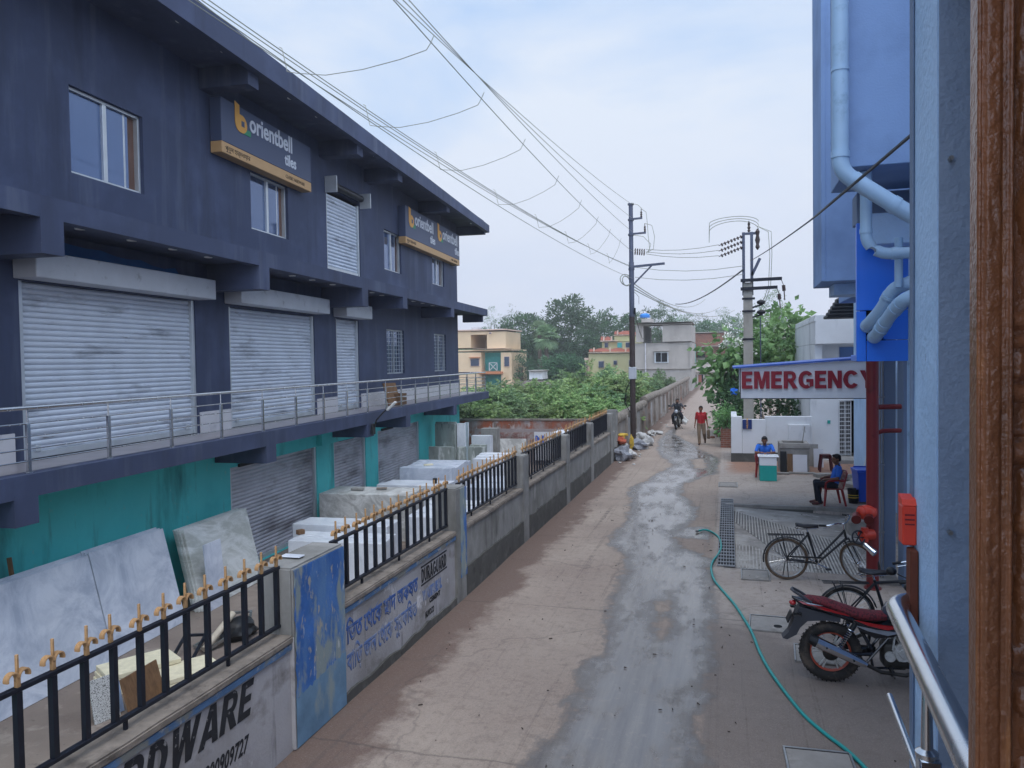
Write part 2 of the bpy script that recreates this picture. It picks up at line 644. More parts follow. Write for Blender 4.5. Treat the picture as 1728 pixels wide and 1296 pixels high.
WIN = [(10.79, 12.54, 6.84, 8.25), (16.19, 17.94, 6.82, 8.14), (24.47, 26.12, 6.82, 8.17), (29.7, 31.32, 6.82, 7.94)]
GRL = [(24.54, 26.25, 3.3, 4.82), (29.77, 31.39, 3.3, 4.82)]
UPS = (20.13, 22.46, 6.33, 8.62)
SH = [(9.68, 13.97, 2.3, 5.0), (15.17, 19.23, 2.3, 4.96), (20.59, 22.2, 2.3, 4.98)]
GSH = [(15.06, 19.2, -.88, 1.45), (20.26, 22.57, -.88, 1.46), (23.56, 27.7, -.88, 1.46)]
YN, YF = -4.0, 33.27
mb = MB()
facade(mb, WX, YN, YF, 2.0, 9.78, WIN + GRL + [UPS] + SH, .22)
mb.poly([(WX, YF, 2.0), (-22, YF, 2.0), (-22, YF, 9.78), (WX, YF, 9.78)])
mb.poly([(WX, YN, 2.0), (-22, YN, 2.0), (-22, YN, 9.78), (WX, YN, 9.78)])
mb.poly([(-22, YN, -.9), (-22, YF, -.9), (-22, YF, 9.78), (-22, YN, 9.78)])
mb.build('upper_wall', MT['navy'], bld, BB)
mb = MB()
facade(mb, WX, YN, YF, -.9, 2.0, GSH, .25)
mb.poly([(WX, YF, -.9), (-22, YF, -.9), (-22, YF, 2.0), (WX, YF, 2.0)])
mb.poly([(WX, YN, -.9), (-22, YN, -.9), (-22, YN, 2.0), (WX, YN, 2.0)])
# teal beams running under the terrace, in front of the shutter heads
mb.box((WX + .002, 19.2, 1.48), (WX + .16, 23.0, 1.9))
mb.build('lower_wall', MT['teal'], bld, BB)
# roof slab with fascia; the slab slopes a little towards the far end
roof = MB()
roof.prism([(-8.2, YN - 1, 9.76), (-8.2, 34.2, 9.5), (-8.2, 34.2, 9.83), (-8.2, YN - 1, 10.42)], (-.18, 0, 0))
roof.box((-22.4, YN - 1, 9.77), (-8.38, 33.9, 10.0))
roof.box((-22.4, 33.9, 9.42), (-8.38, 34.2, 9.98))
BEAMS = [(-2.4, -2.0), (3.2, 3.6), (8.95, 9.35), (14.3, 14.7), (19.75, 20.15), (22.9, 23.3), (28.1, 28.5)]
for a, b in BEAMS:
    roof.box((WX + .003, a, 9.36), (-8.383, b, 9.768))
roof.build('eave_roof', MT['navy'], bld, BB)
can = MB()
can.box((-8.5, YN - 1, 5.72), (-8.3, 34.0, 6.02))
can.box((WX + .003, YN - 1, 5.78), (-8.502, 33.7, 6.0))
can.box((-9.4, 33.72, 5.45), (-8.503, 34.0, 6.0))
can.prism([(-10.5, 33.28, 5.78), (-10.5, 34.0, 5.78), (WX + .1, 34.0, 5.78), (WX + .1, 33.28, 5.78)], (0, 0, .2))
CB = [(-2.4, -2.0), (3.2, 3.6), (8.85, 9.25), (14.4, 14.8), (19.7, 20.1), (22.9, 23.3), (28.2, 28.6)]
for a, b in CB:
    z = 5.24 if a < 20.5 else 5.38
    can.box((WX + .003, a, z), (-8.297, b, 5.776))
can.build('canopy', MT['navy'], bld, BB)
# unpainted blue patch of wall under the canopy
mb = MB()
pts = [(9.4, 5.3)]
for i in range(15):
    y = 9.4 + i * .33
    pts.append((y, 5.74 - .018 * i * (1 if i % 3 else .7) - (.22 if i > 12 else 0)))
pts.append((14.1, 5.3))
mb.poly([(WX + .004, y, z) for y, z in pts])
mb.build('unpainted_wall_patch', mat('bare_blue_paint', '#1f5488', .8), bld, BB)
# terrace slab
sl = MB()
sl.box((-8.55, YN - 1, 2.0), (-8.3, 34.0, 2.3))
sl.box((WX + .003, YN - 1, 2.06), (-8.552, 33.72, 2.26))
sl.box((-10.4, 33.73, 1.98), (-8.553, 34.0, 2.29))
sl.box((-10.4, YF + .003, 2.06), (WX + .05, 33.725, 2.25))
SB = [(-2.4, -2.0), (3.1, 3.5), (8.28, 8.66), (14.5, 14.9), (19.85, 20.3), (22.98, 23.36), (28.3, 28.7)]
for i, (a, b) in enumerate(SB):
    sl.box((WX + .003, a, 1.64), (-8.297, b, 2.055))
sl.build('terrace_slab', MT['navy'], bld, BB)
fl = MB()
fl.box((WX + .003, YN - 1, 2.264), (-8.556, 33.7, 2.304))
fl.build('terrace_floor', MT['floor_tile'], bld, BB)
ends = [(-4, 9.5), (14.02, 15.12), (19.28, 20.54), (22.28, 33.26)]
for a, b in ends:
    dd = MB()
    dd.box((WX + .003, a, 2.306), (WX + .03, b, 2.74))
    dd.build('tiled_dado', MT['white_tile'], bld, BB)
# teal soffit of the terrace
mb = MB()
mb.box((WX + .01, YN, 2.03), (-8.56, 33.2, 2.055))
mb.build('terrace_soffit', MT['teal'], bld, BB)


def shutter(name, y0, y1, z0, z1, m, pitch=.088, label=None, part=None, x=WX - .1, bulge=.013):
    mb = MB()
    n = int((z1 - z0) / pitch)
    pitch = (z1 - z0) / n
    ys = [y0 + .05, y1 - .05]
    prev = None
    for i in range(n):
        zb = z0 + i * pitch
        prof = [(-.024, 0), (-.024, .05), (0.0, .06), (bulge, .35), (bulge, .62), (.0, .91), (-.024, .92)]
        for dx, t in prof:
            cur = [mb.bm.verts.new((x + dx, y, zb + t * pitch)) for y in ys]
            if prev:
                mb.bm.faces.new((prev[0], prev[1], cur[1], cur[0]))
            prev = cur
    o = mb.build('roller_shutter', m, bld, BB)
    g = MB()
    for y, s in ((y0, 1), (y1, -1)):
        g.box((x - .03, min(y, y + s * .09), z0), (x + .075, max(y, y + s * .09), z1 + .02), .004)
    g.box((x - .02, y0 + .09, z0), (x + .05, y1 - .09, z0 + .10), .004)
    g.build('guide_rail', MT['alu'], o)
    o.children[0].data.transform(Matrix.Translation(-BB))
    return o


for i, (a, b, c, d) in enumerate(SH):
    o = shutter('roller_shutter', a, b, c + .02, d, MT['shutter'])
    zt = 5.41
    bx = MB()
    bx.box((WX + .004, a - .16 if i else a - .1, 5.02), (-9.08, b + .1, zt), .012)
    bx.build('shutter_box', MT['box_metal'], o, BB)
    lk = MB()
    for y in (a + .3, b - .3):
        lk.box((WX - .05, y - .05, 2.42), (WX - .02, y + .05, 2.52), .01)
    lk.build('lock', MT['alu'], o, BB)
o = shutter('roller_shutter', UPS[0], UPS[1], UPS[2] + .01, 8.5, MT['shutter'], .1, bulge=.022)
mb = MB()
mb.cyl((WX + .1, UPS[0] + .1, 8.72), (WX + .1, UPS[1] - .1, 8.72), .1, n=14)
mb.build('roller_drum', MT['blackiron'], o, BB, smooth=True)
for y in (UPS[0] - .05, UPS[1] + .05):
    mb = MB()
    mb.box((WX + .003, y - .02, 8.45), (WX + .36, y + .02, 8.9), .004)
    mb.tube([(WX + .25, y + .03, 8.5), (WX + .3, y + .06, 8.62), (WX + .2, y + .05, 8.72), (WX + .3, y + .05, 8.83)], .015, 5)
    mb.build('drum_bracket', MT['alu'], o, BB)
for a, b, c, d in GSH:
    o = shutter('roller_shutter', a, b, c, d, MT['shutter_low'])
    mb = MB()
    mb.box((WX + .004, a + .3, d - .02), (WX + .05, a + 1.3, d + .05))
    mb.build('lintel_gap', MT['dark'], o, BB)


def window(a, b, c, d, split=.5, pane_brown=True):
    x = WX - .12
    fr = MB()
    t = .05
    fr.box((x - .05, a, d - t), (x + .05, b, d), .004)
    fr.box((x - .05, a, c), (x + .05, b, c + t), .004)
    fr.box((x - .05, a, c + t), (x + .05, a + t, d - t), .004)
    fr.box((x - .05, b - t, c + t), (x + .05, b, d - t), .004)
    m = a + (b - a) * split
    fr.box((x - .02, m - .045, c + t), (x + .045, m + .045, d - t), .004)
    fr.box((x - .03, b - .32 - .05, c + t), (x - .004, b - .32, d - t), .003)
    o = fr.build('window', MT['alu'], bld, BB)
    gl = MB()
    gl.box((x - .012, a + t, c + t), (x - .005, b - t - .2, d - t))
    gl.build('pane', MT['glass'], o, BB)
    gl = MB()
    gl.box((x - .06, b - t - .2, c + t), (x - .04, b - t, d - t))
    gl.build('curtain', MT['brownpane'], o, BB)
    bk = MB()
    bk.poly([(x - .09, a, c), (x - .09, b, c), (x - .09, b, d), (x - .09, a, d)])
    bk.build('backing', MT['dark'], o, BB)
    return o


for w in WIN:
    window(*w)
for a, b, c, d in GRL:
    fr = MB()
    x = WX - .1
    t = .04
    fr.box((x - .03, a, d - t), (x + .03, b, d))
    fr.box((x - .03, a, c), (x + .03, b, c + t))
    fr.box((x - .03, a, c + t), (x + .03, a + t, d - t))
    fr.box((x - .03, b - t, c + t), (x + .03, b, d - t))
    fr.box((x - .02, (a + b) / 2 - .03, c + t), (x + .028, (a + b) / 2 + .03, d - t))
    o = fr.build('grille_window', MT['alu'], bld, BB)
    gr = MB()
    for i in range(1, 11):
        z = c + (d - c) * i / 11
        gr.bar((x + .06, a, z), (x + .06, b, z), .012, .012)
    for i in range(1, 7):
        y = a + (b - a) * i / 7
        gr.bar((x + .073, y, c), (x + .073, y, d), .012, .012)
    gr.build('grille', MT['alu'], o, BB)
    bk = MB()
    bk.box((x - .05, a, c), (x - .04, b, d))
    bk.build('pane', MT['glass'], o, BB)

# soffit downlights
EL = [(8.48, 12.27), (8.48, 13.64), (8.54, 16.38), (8.53, 17.75), (8.52, 19.1), (8.55, 21.51), (8.55, 22.49), (8.55, 25.07), (8.55, 26.38), (8.58, 27.93), (8.6, 30.38), (8.63, 31.93), (8.73, 33.1)]
KL = [(8.72, 10.04), (8.75, 11.2), (8.74, 12.25), (8.77, 13.36), (8.82, 16.78), (8.81, 17.78), (8.85, 19.03), (8.78, 21.58), (8.88, 22.6), (8.76, 25.22), (8.76, 26.23), (8.78, 27.41)]
mb = MB()
mb.lathe([(.055, 0), (.06, -.012), (.075, -.016), (.08, 0)], 16)
proto = mb.build('downlight', MT['lamp_white'], bld, smooth=True)
first = True
for L, z in ((EL, 9.769), (KL, 5.779)):
    for D, a in L:
        o = proto if first else proto.copy()
        if not first:
            COL.objects.link(o)
            o.parent = bld
        first = False
        o.location = Vector((-D, a, z - (0.0 if z < 9 else 0))) - BB

# terrace railing: a thing with posts and rails
rl = thing('terrace_railing', 'stainless steel railing with five rails along the first floor terrace', 'railing', bw(12, 8.4, 2.3), BANG)
RB = Vector((-8.4, 12, 2.3))
PY = [-1.7, -.2, 1.3, 2.8, 4.3, 5.75, 7.2, 8.65, 10.14, 11.62, 13.1, 14.6, 16.04, 17.44, 18.81, 20.2, 21.58, 22.9, 24.25, 25.6, 26.93, 28.25, 29.55, 30.8, 32.1, 33.85]
mb = MB()
mb.cyl((-8.42, -4, 3.17), (-8.42, 33.85, 3.17), .03, n=10)
mb.cyl((-8.42, 33.85, 3.17), (-10.2, 33.85, 3.17), .03, n=10)
mb.build('top_rail', MT['steel'], rl, RB, smooth=True)
for z in (2.46, 2.62, 2.79, 2.96):
    mb = MB()
    mb.tube([(-8.42, -4, z), (-8.42, 33.85, z), (-10.2, 33.85, z)], .011, 8)
    mb.build('rail', MT['steel'], rl, RB, smooth=True)
mb = MB()
mb.box((-.02, -.028, 0), (.02, .028, .66), .003)
mb.cyl((0, 0, .66), (0, 0, .85), .011, n=8)
mb.box((-.045, -.045, 0), (.045, .045, .012))
pp = mb.build('post', MT['steel'], rl)
for i, y in enumerate(PY):
    o = pp if i == 0 else pp.copy()
    if i:
        COL.objects.link(o)
        o.parent = rl
    o.location = Vector((-8.42, y, 2.3)) - RB
for x in (-8.85, -9.3, -9.75, -10.2):
    o = pp.copy()
    COL.objects.link(o)
    o.parent = rl
    o.location = Vector((x, 33.85, 2.3)) - RB

# shop sign boards


def logo_b(mb, o, s, M):
    """the rounded b mark: stem, bowl with a square counter"""
    pts = [(0, 1.0), (.28, .93), (.28, .62), (.42, .62)]
    for i in range(9):
        a = PI / 2 - PI / 2 * i / 8
        pts.append((.42 + .34 * math.cos(a), .28 + .34 * math.sin(a)))
    for i in range(9):
        a = -PI / 2 * i / 8
        pts.append((.42 + .34 * math.cos(a), .30 + .3 * math.sin(a)))
    for i in range(9):
        a = -PI / 2 - PI / 2 * i / 8
        pts.append((.32 + .32 * math.cos(a), .32 + .32 * math.sin(a)))
    mb.prism([(o[0] + x * s, o[1] + y * s, .002) for x, y in pts], (0, 0, .012), M)


def signboard(label, y0, y1, z0, z1, strip, logos):
    x = -9.22
    B0 = Vector((WX, y0, z0))
    t = thing('shop_sign', label, 'sign', bw(y0, 9.5, z0), BANG, 'shop signs on the navy building')
    mb = MB()
    mb.box((WX + .01, y0, z0 + strip), (x, y1, z1), .01)
    mb.build('sign_panel', MT['sign_blue'], t, B0)
    mb = MB()
    mb.box((WX + .01, y0, z0), (x, y1, z0 + strip - .002), .01)
    sp = mb.build('tag_strip', MT['orange_strip'], t, B0)
    for yo, sz in logos:
        M = frame(Vector((x, yo, z0 + strip)) - B0, (0, 1, 0), (0, 0, 1))
        mb = MB()
        logo_b(mb, (0, .36 * sz), .62 * sz, M)
        mb.mi = 1
        mb.prism([(.16 * sz, .36 * sz, .003), (.62 * sz, .36 * sz, .003), (.62 * sz, .48 * sz, .003), (.47 * sz, .48 * sz, .003), (.47 * sz, .6 * sz, .003)], (0, 0, .008), M)
        mb.mi = 2
        mb.prism([(.24 * sz, .5 * sz, .013), (.36 * sz, .5 * sz, .013), (.36 * sz, .62 * sz, .013), (.24 * sz, .62 * sz, .013)], (0, 0, .004), M)
        mb.build('emblem', [MT['yellow'], MT['letter_green'], MT['sign_blue']], t)
        text_mesh('lettering', 'orientbell', .55 * sz, MT['letter_white'], t, M @ Matrix.Translation((.58 * sz, .5 * sz, .004)), .006, .011, sx=.92)
        text_mesh('lettering', 'tiles', .38 * sz, MT['letter_white'], t, M @ Matrix.Translation((2.15 * sz, .15 * sz, .004)), .006, .008, sx=.92)
        M2 = frame(Vector((x, 0, z0)) - B0, (0, 1, 0), (0, 0, 1))
    M2 = frame(Vector((x, y0, z0)) - B0, (0, 1, 0), (0, 0, 1))
    text_mesh('tag_lettering', 'পুতুল হার্ডওয়ার', strip * .6, MT['letter_dark'], sp, M2 @ Matrix.Translation((.12, strip * .3, .003)), .002)
    text_mesh('tag_lettering', 'CLASSIC HARDWARE', strip * .5, MT['letter_dark'], sp, M2 @ Matrix.Translation((y1 - y0 - 1.35, strip * .3, .003)), .002, sx=.85)
    return t


signboard('large blue shop sign with one yellow emblem above the second upper window', 14.64, 18.68, 8.15, 9.3, .24, [(15.15, 1.0)])
signboard('long blue shop sign with two yellow emblems near the far building corner', 25.85, 32.75, 7.88, 9.2, .24, [(26.2, 1.12), (29.6, 1.12)])

# small things on the terrace
mb = MB()
mb.box((-.25, -.03, 0), (.25, .03, .75), .004, Matrix.Rotation(R(-22), 4, 'X'))
t = mb.build('plank', MT['wood_brown'])
t.location = bw(23.2, 8.75, 2.33)
t.rotation_euler = (0, 0, BANG + R(60))
tag(t, 'brown wooden plank leaning on the terrace behind the railing', 'plank')
t = thing('wooden_crate', 'small brown wooden crate on the terrace floor beside a leaning plank', 'crate', bw(23.6, 8.8, 2.305), BANG)
for k in range(3):
    mb = MB()
    mb.box((-.2, -.3, .02 + k * .13), (-.18, .3, .12 + k * .13))
    mb.box((.18, -.3, .02 + k * .13), (.2, .3, .12 + k * .13))
    mb.box((-.178, -.3, .02 + k * .13), (.178, -.28, .12 + k * .13))
    mb.box((-.178, .28, .02 + k * .13), (.178, .3, .12 + k * .13))
    mb.build('slat', MT['wood_brown'], t)
t = thing('street_light', 'white LED street light head on a short black arm under the terrace edge', 'street light', bw(20.1, 8.25, 1.9), BANG)
mb = MB()
mb.box((.0, -.1, -.2), (.05, .1, .1), .01)
mb.tube([(.05, 0, 0), (.12, 0, .2), (.3, .1, .42), (.38, .14, .5)], .022, 8)
mb.build('arm', MT['black'], t, smooth=True)
mb = MB()
mb.box((-.03, -.06, 0), (.03, .06, .36), .02, Matrix.Translation((.38, .14, .46)) @ Matrix.Rotation(R(48), 4, 'Y') )
mb.build('lamp_head', MT['lamp_white'], t)
# ================================================================== ground, lane, boundary wall, yard
def road_mat():
    m = bpy.data.materials.new('dusty_concrete_lane')
    m.use_nodes = True
    nt = m.node_tree
    L = nt.links
    p = nt.nodes['Principled BSDF']
    g = nt.nodes.new('ShaderNodeNewGeometry')
    pos = g.outputs['Position']
    at = nt.nodes.new('ShaderNodeAttribute')
    at.attribute_name = 'wet'
    sx = nt.nodes.new('ShaderNodeSeparateXYZ')
    L.new(pos, sx.inputs[0])

    def math_(op, a, b):
        n = nt.nodes.new('ShaderNodeMath')
        n.operation = op
        for i, v in enumerate((a, b)):
            if hasattr(v, 'links'):
                L.new(v, n.inputs[i])
            else:
                n.inputs[i].default_value = v
        return n.outputs[0]
    n_big = noise_n(nt, pos, .55, 6, .6)
    n_mid = noise_n(nt, pos, 2.2, 8, .68)
    n_fin = noise_n(nt, pos, 22, 6, .7)
    n_str = noise_n(nt, pos, 3.5, 6, .65, (2.6, .16, 1))
    dry = mix(nt, ramp(nt, n_big, .35, .65), lin('#8a7a6f'), lin('#a39486'))
    dry = mix(nt, ramp(nt, n_mid, .45, .75, 0, .7), dry, lin('#7d6f66'))
    dry = mix(nt, ramp(nt, n_str, .56, .74, 0, .55), dry, lin('#5f544e'))
    dry = mix(nt, ramp(nt, n_fin, .35, .7, 0, .35), dry, lin('#b3a294'))
    # apron to the right of the lane: greyer cement
    ap = ramp(nt, math_('ADD', sx.outputs[0], math_('MULTIPLY', n_mid, .12)), -.27, -.2)
    apc = mix(nt, ramp(nt, n_mid, .4, .7), lin('#a4988e'), lin('#90847b'))
    apc = mix(nt, ramp(nt, n_big, .45, .7, 0, .8), apc, lin('#b3a79c'))
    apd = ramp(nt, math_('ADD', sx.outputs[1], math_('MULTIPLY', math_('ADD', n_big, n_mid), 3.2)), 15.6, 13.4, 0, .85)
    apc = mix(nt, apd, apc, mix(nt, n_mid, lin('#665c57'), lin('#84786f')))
    dry = mix(nt, ap, dry, apc)
    # far lane: reddish earth
    far = ramp(nt, math_('ADD', sx.outputs[1], math_('MULTIPLY', n_mid, 10)), 32, 44)
    dry = mix(nt, far, dry, mix(nt, n_mid, lin('#97857a'), lin('#ab9c90')))
    # damp soil strip along the wall foot
    ed = ramp(nt, math_('ADD', sx.outputs[0], math_('ADD', math_('MULTIPLY', n_mid, -.9), math_('MULTIPLY', n_big, -.9))), -4.15, -4.42)
    dry = mix(nt, ed, dry, mix(nt, n_fin, lin('#5f4d45'), lin('#7b675c')))
    # red earth in front of the white wall
    red = math_('MULTIPLY', ramp(nt, math_('ADD', sx.outputs[0], n_mid), .3, .7), math_('MULTIPLY', ramp(nt, math_('ADD', sx.outputs[1], n_mid), 25.4, 26.6), ramp(nt, sx.outputs[1], 29, 28)))
    dry = mix(nt, red, dry, lin('#94705c'))
    # construction joints and cracks
    vo = nt.nodes.new('ShaderNodeTexVoronoi')
    vo.feature = 'DISTANCE_TO_EDGE'
    vo.inputs['Scale'].default_value = .26
    wv = nt.nodes.new('ShaderNodeVectorMath')
    wv.operation = 'ADD'
    nz = nt.nodes.new('ShaderNodeTexNoise')
    nz.inputs['Scale'].default_value = 1.4
    nz.inputs['Detail'].default_value = 6
    L.new(pos, nz.inputs['Vector'])
    L.new(pos, wv.inputs[0])
    L.new(nz.outputs['Color'], wv.inputs[1])
    L.new(wv.outputs[0], vo.inputs['Vector'])
    n_grit = noise_n(nt, pos, 75, 8, .75)
    n_pat = noise_n(nt, pos, 7, 8, .72)
    dry = mix(nt, ramp(nt, n_pat, .5, .66, 0, .45), dry, lin('#6f6259'))
    dry = mix(nt, ramp(nt, n_grit, .52, .72, 0, .6), dry, lin('#5c524b'))
    dry = mix(nt, ramp(nt, n_grit, .46, .30, 0, .4), dry, lin('#bdb0a4'))
    trk = noise_n(nt, pos, 1.0, 8, .7, (7.5, .09, 1))
    dry = mix(nt, math_('MULTIPLY', ramp(nt, trk, .56, .66, 0, .75), ramp(nt, n_pat, .35, .6)), dry, lin('#5d524c'))
    # transverse joints between the concrete bays
    jt = math_('ABSOLUTE', math_('SUBTRACT', math_('FRACT', math_('MULTIPLY', math_('ADD', sx.outputs[1], math_('MULTIPLY', n_mid, .18)), .222), 0), .5), 0)
    dry = mix(nt, math_('MULTIPLY', ramp(nt, jt, .0, .006, .5, 0), ramp(nt, n_big, .35, .5)), dry, lin('#463f3b'))
    crack = ramp(nt, vo.outputs['Distance'], .0, .008, .32, 0)
    dry = mix(nt, crack, dry, lin('#4b4440'))
    w = math_('ADD', math_('ADD', at.outputs['Fac'], math_('MULTIPLY', math_('SUBTRACT', noise_n(nt, pos, 6.0, 8, .72, (1.4, .7, 1)), .5), .34)), math_('ADD', math_('MULTIPLY', math_('SUBTRACT', n_mid, .5), .5), math_('MULTIPLY', math_('SUBTRACT', n_big, .5), .35)))
    damp = ramp(nt, w, .45, .56)
    water = math_('MULTIPLY', ramp(nt, w, .50, .78), ramp(nt, noise_n(nt, pos, 1.7, 6, .7, (1.5, .5, 1)), .30, .52))
    near = math_('MAXIMUM', ramp(nt, sx.outputs[1], 11, 15), ramp(nt, math_('ADD', sx.outputs[0], math_('MULTIPLY', n_mid, .5)), -1.75, -1.2, .15, 1))
    water = math_('MULTIPLY', water, near)
    wetc = mix(nt, ramp(nt, n_str, .35, .7), lin('#5e5754'), lin('#777069'))
    wetc = mix(nt, ramp(nt, n_fin, .6, .75, 0, .5), wetc, lin('#3f3834'))
    wetc = mix(nt, ramp(nt, n_grit, .55, .72, 0, .8), wetc, lin('#3b3532'))
    wetc = mix(nt, ramp(nt, n_pat, .56, .66, 0, .5), wetc, lin('#8a7c70'))
    wetc = mix(nt, ramp(nt, w, .60, .5, 0, .3), wetc, lin('#554d49'))
    col = mix(nt, damp, dry, wetc)
    L.new(col, p.inputs['Base Color'])
    r1 = ramp(nt, damp, 0, 1, .9, .42)
    r2 = math_('MULTIPLY', r1, ramp(nt, water, 0, 1, 1, .22))
    L.new(r2, p.inputs['Roughness'])
    L.new(ramp(nt, water, 0, 1, .35, 1.0), p.inputs['Specular IOR Level'])
    b = nt.nodes.new('ShaderNodeBump')
    b.inputs['Distance'].default_value = .012
    L.new(math_('MULTIPLY', ramp(nt, water, 0, 1, .9, .08), .6), b.inputs['Strength'])
    L.new(math_('ADD', n_fin, math_('ADD', math_('MULTIPLY', n_str, 1.2), math_('MULTIPLY', n_grit, .8))), b.inputs['Height'])
    L.new(b.outputs[0], p.inputs['Normal'])
    return m


WETPOLY = [
    [(860, 1330), (879, 1296), (908, 1259), (927, 1230), (953, 1198), (951, 1175), (972, 1159), (979, 1117), (1014, 1105), (1024, 1063), (1014, 1053), (1030, 1002), (1049, 963), (1052, 938), (1024, 915), (1040, 896), (1062, 870), (1060, 826), (1096, 807), (1137, 784), (1114, 770), (1108, 757), (1114, 739), (1131, 724), (1143, 724), (1139, 733), (1167, 748), (1193, 763), (1213, 773), (1213, 799), (1167, 812), (1150, 826), (1180, 862), (1172, 884), (1133, 899), (1160, 925), (1200, 940), (1208, 1018), (1208, 1124), (1194, 1201), (1184, 1296), (1180, 1330)],
    [(1130, 905), (1150, 890), (1185, 888), (1210, 905), (1190, 915)],
]
DRYPOLY = [[(1168, 775), (1188, 774), (1192, 790), (1172, 790)], [(1104, 1030), (1130, 1000), (1125, 1040), (1110, 1075)]]


def seg_d(p, a, b):
    ax, ay = a
    bx, by = b
    dx, dy = bx - ax, by - ay
    t = max(0, min(1, ((p[0] - ax) * dx + (p[1] - ay) * dy) / (dx * dx + dy * dy + 1e-9)))
    return math.hypot(p[0] - ax - t * dx, p[1] - ay - t * dy)


def sdist(p, poly):
    ins = False
    d = 1e9
    n = len(poly)
    for i in range(n):
        a, b = poly[i], poly[(i + 1) % n]
        d = min(d, seg_d(p, a, b))
        if (a[1] > p[1]) != (b[1] > p[1]):
            if p[0] < (b[0] - a[0]) * (p[1] - a[1]) / (b[1] - a[1]) + a[0]:
                ins = not ins
    return d if ins else -d


def gxy(L):
    return [tuple(on_z(x, y, 0).xy) for x, y in L]


WP = [gxy(q) for q in WETPOLY]
DP = [gxy(q) for q in DRYPOLY]
RAMP = (-.1, 2.9, 13.95, 19.85)   # sunken ribbed ramp: x0,x1,y0,y1


def ramp_z(x):
    return -.02 - .14 * max(0, min(1, (x - RAMP[0]) / (RAMP[1] - RAMP[0])))


def frange(a, b, s):
    n = max(1, int(round((b - a) / s)))
    return [a + (b - a) * i / n for i in range(n)]


xs = frange(-4.2, -.2, .1) + [-.2, -.11, -.09] + frange(0, 2.88, .12) + [2.89, 2.91] + frange(3.1, 6, .4) + frange(6, 26, 4) + [26]
ys = frange(-6, 4, .4) + frange(4, 13.9, .1) + [13.94, 13.96] + frange(14.05, 19.8, .1) + [19.84, 19.86] + frange(19.95, 25, .1) + frange(25, 45, .2) + frange(45, 130, 1.5) + [130]
V, W = [], []
for y in ys:
    for x in xs:
        z = .012 * noise.noise(Vector((x * .9, y * .9, 0))) + .01 * noise.noise(Vector((x * .3, y * .25, 5)))
        if RAMP[0] < x < RAMP[1] and RAMP[2] < y < RAMP[3]:
            z = ramp_z(x) - .05
        elif x > -.3 and 13 < y < 20.8:
            z *= .2
        V.append((x, y, z))
        wv = 0.0
        if -4 < x < 1.2 and 4 < y < 45:
            d = max(sdist((x, y), q) for q in WP)
            for q in DP:
                d = min(d, -sdist((x, y), q))
            wv = max(0, min(1, .5 + d / 1.1))
        W.append(wv)
nx = len(xs)
Fc = [(j * nx + i, j * nx + i + 1, (j + 1) * nx + i + 1, (j + 1) * nx + i) for j in range(len(ys) - 1) for i in range(nx - 1)]
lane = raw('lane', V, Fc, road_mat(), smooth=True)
att = lane.data.attributes.new('wet', 'FLOAT', 'POINT')
att.data.foreach_set('value', W)
struct(lane)

earth = mat('bare_earth', '#6e6152', .95, var=.2, scale=.3, layers=(('#5a5a3c', .15, .5, .62, None), ('#86786a', 1.5, .5, .7, None)))
g = raw('ground', [(-900, -300, -1.05), (900, -300, -1.05), (900, 1500, -1.05), (-900, 1500, -1.05)], [(0, 1, 2, 3)], earth)
struct(g)
mb = MB()
mb.box((-4.3, -6, -1.04), (-4.19, 130, -.05))
mb.box((26, -6, -1.04), (26.1, 130, -.02))
mb.box((-4.19, 130, -1.04), (26, 130.1, -.02))
struct(mb.build('lane_embankment', earth))
yard_m = mat('yard_cement', '#85786e', .9, var=.12, scale=1.2, layers=(('#6c6059', .6, .45, .65, None), ('#9b9086', 2.5, .55, .75, None), ('#554c47', 5, .62, .78, None)), bump=.2, bscale=30)
yf = raw('yard_floor', [tuple(bw(a, D, -.9)) for a, D in ((-4, 9.6), (33.4, 9.6), (33.4, 1.6), (-4, 3.9))], [(0, 1, 2, 3)], yard_m)
struct(yf)

# ------------------------------------------------------------------ boundary wall with pillars
MT['wall_white'] = mat('stained_whitewash', '#a8a5a6', .9, var=.08, scale=1.2, layers=(('#8d8986', 1.1, .46, .68, (1, 1, .7)), ('#6b655e', 1.9, .54, .72, (1, .7, 1.0)), ('#3c3a36', 3.4, .6, .8, (1, 1.2, .22)), ('#d0ced0', 2.2, .62, .7, None)), bump=.2, bscale=35)
MT['plinth'] = mat('dark_cement_plinth', '#55534f', .95, var=.12, scale=4, layers=(('#6f6d68', 3, .55, .75, None), ('#37352f', 5, .6, .75, None)), bump=.2, bscale=50)
MT['peel_blue'] = mat('peeling_blue_paint', '#3a6aac', .85, var=.18, scale=3, layers=(('#5f84ad', 1.6, .48, .66, (1, 1.3, .5)), ('#8b9694', 2.6, .52, .6, (1, 1.3, .5)), ('#a39f95', 6.0, .58, .64, (1, 1.2, .6)), ('#b9bebd', 9.0, .64, .69, (1, 1.5, .4)), ('#5d6b70', 1.1, .6, .7, (1, 1, .6))), bump=.15, bscale=40)
MT['blue_trim'] = mat('faded_blue_trim', '#4d6c8f', .85, var=.15, scale=4, layers=(('#777873', 4, .48, .56, (1, .6, 1)), ('#a5a19b', 6, .58, .68, None)))
bwall = thing('boundary_wall', 'weathered cement boundary wall with pillars and painted lettering, between lane and marble yard', 'wall', (-4.15, 14, -1))
WB = Vector((-4.15, 14, -1))
PIL = [(2.05, 2.5), (6.40, 7.42), (10.95, 11.42), (14.93, 15.4), (19.2, 19.7), (22.85, 23.38), (26.95, 27.5), (28.35, 28.75)]


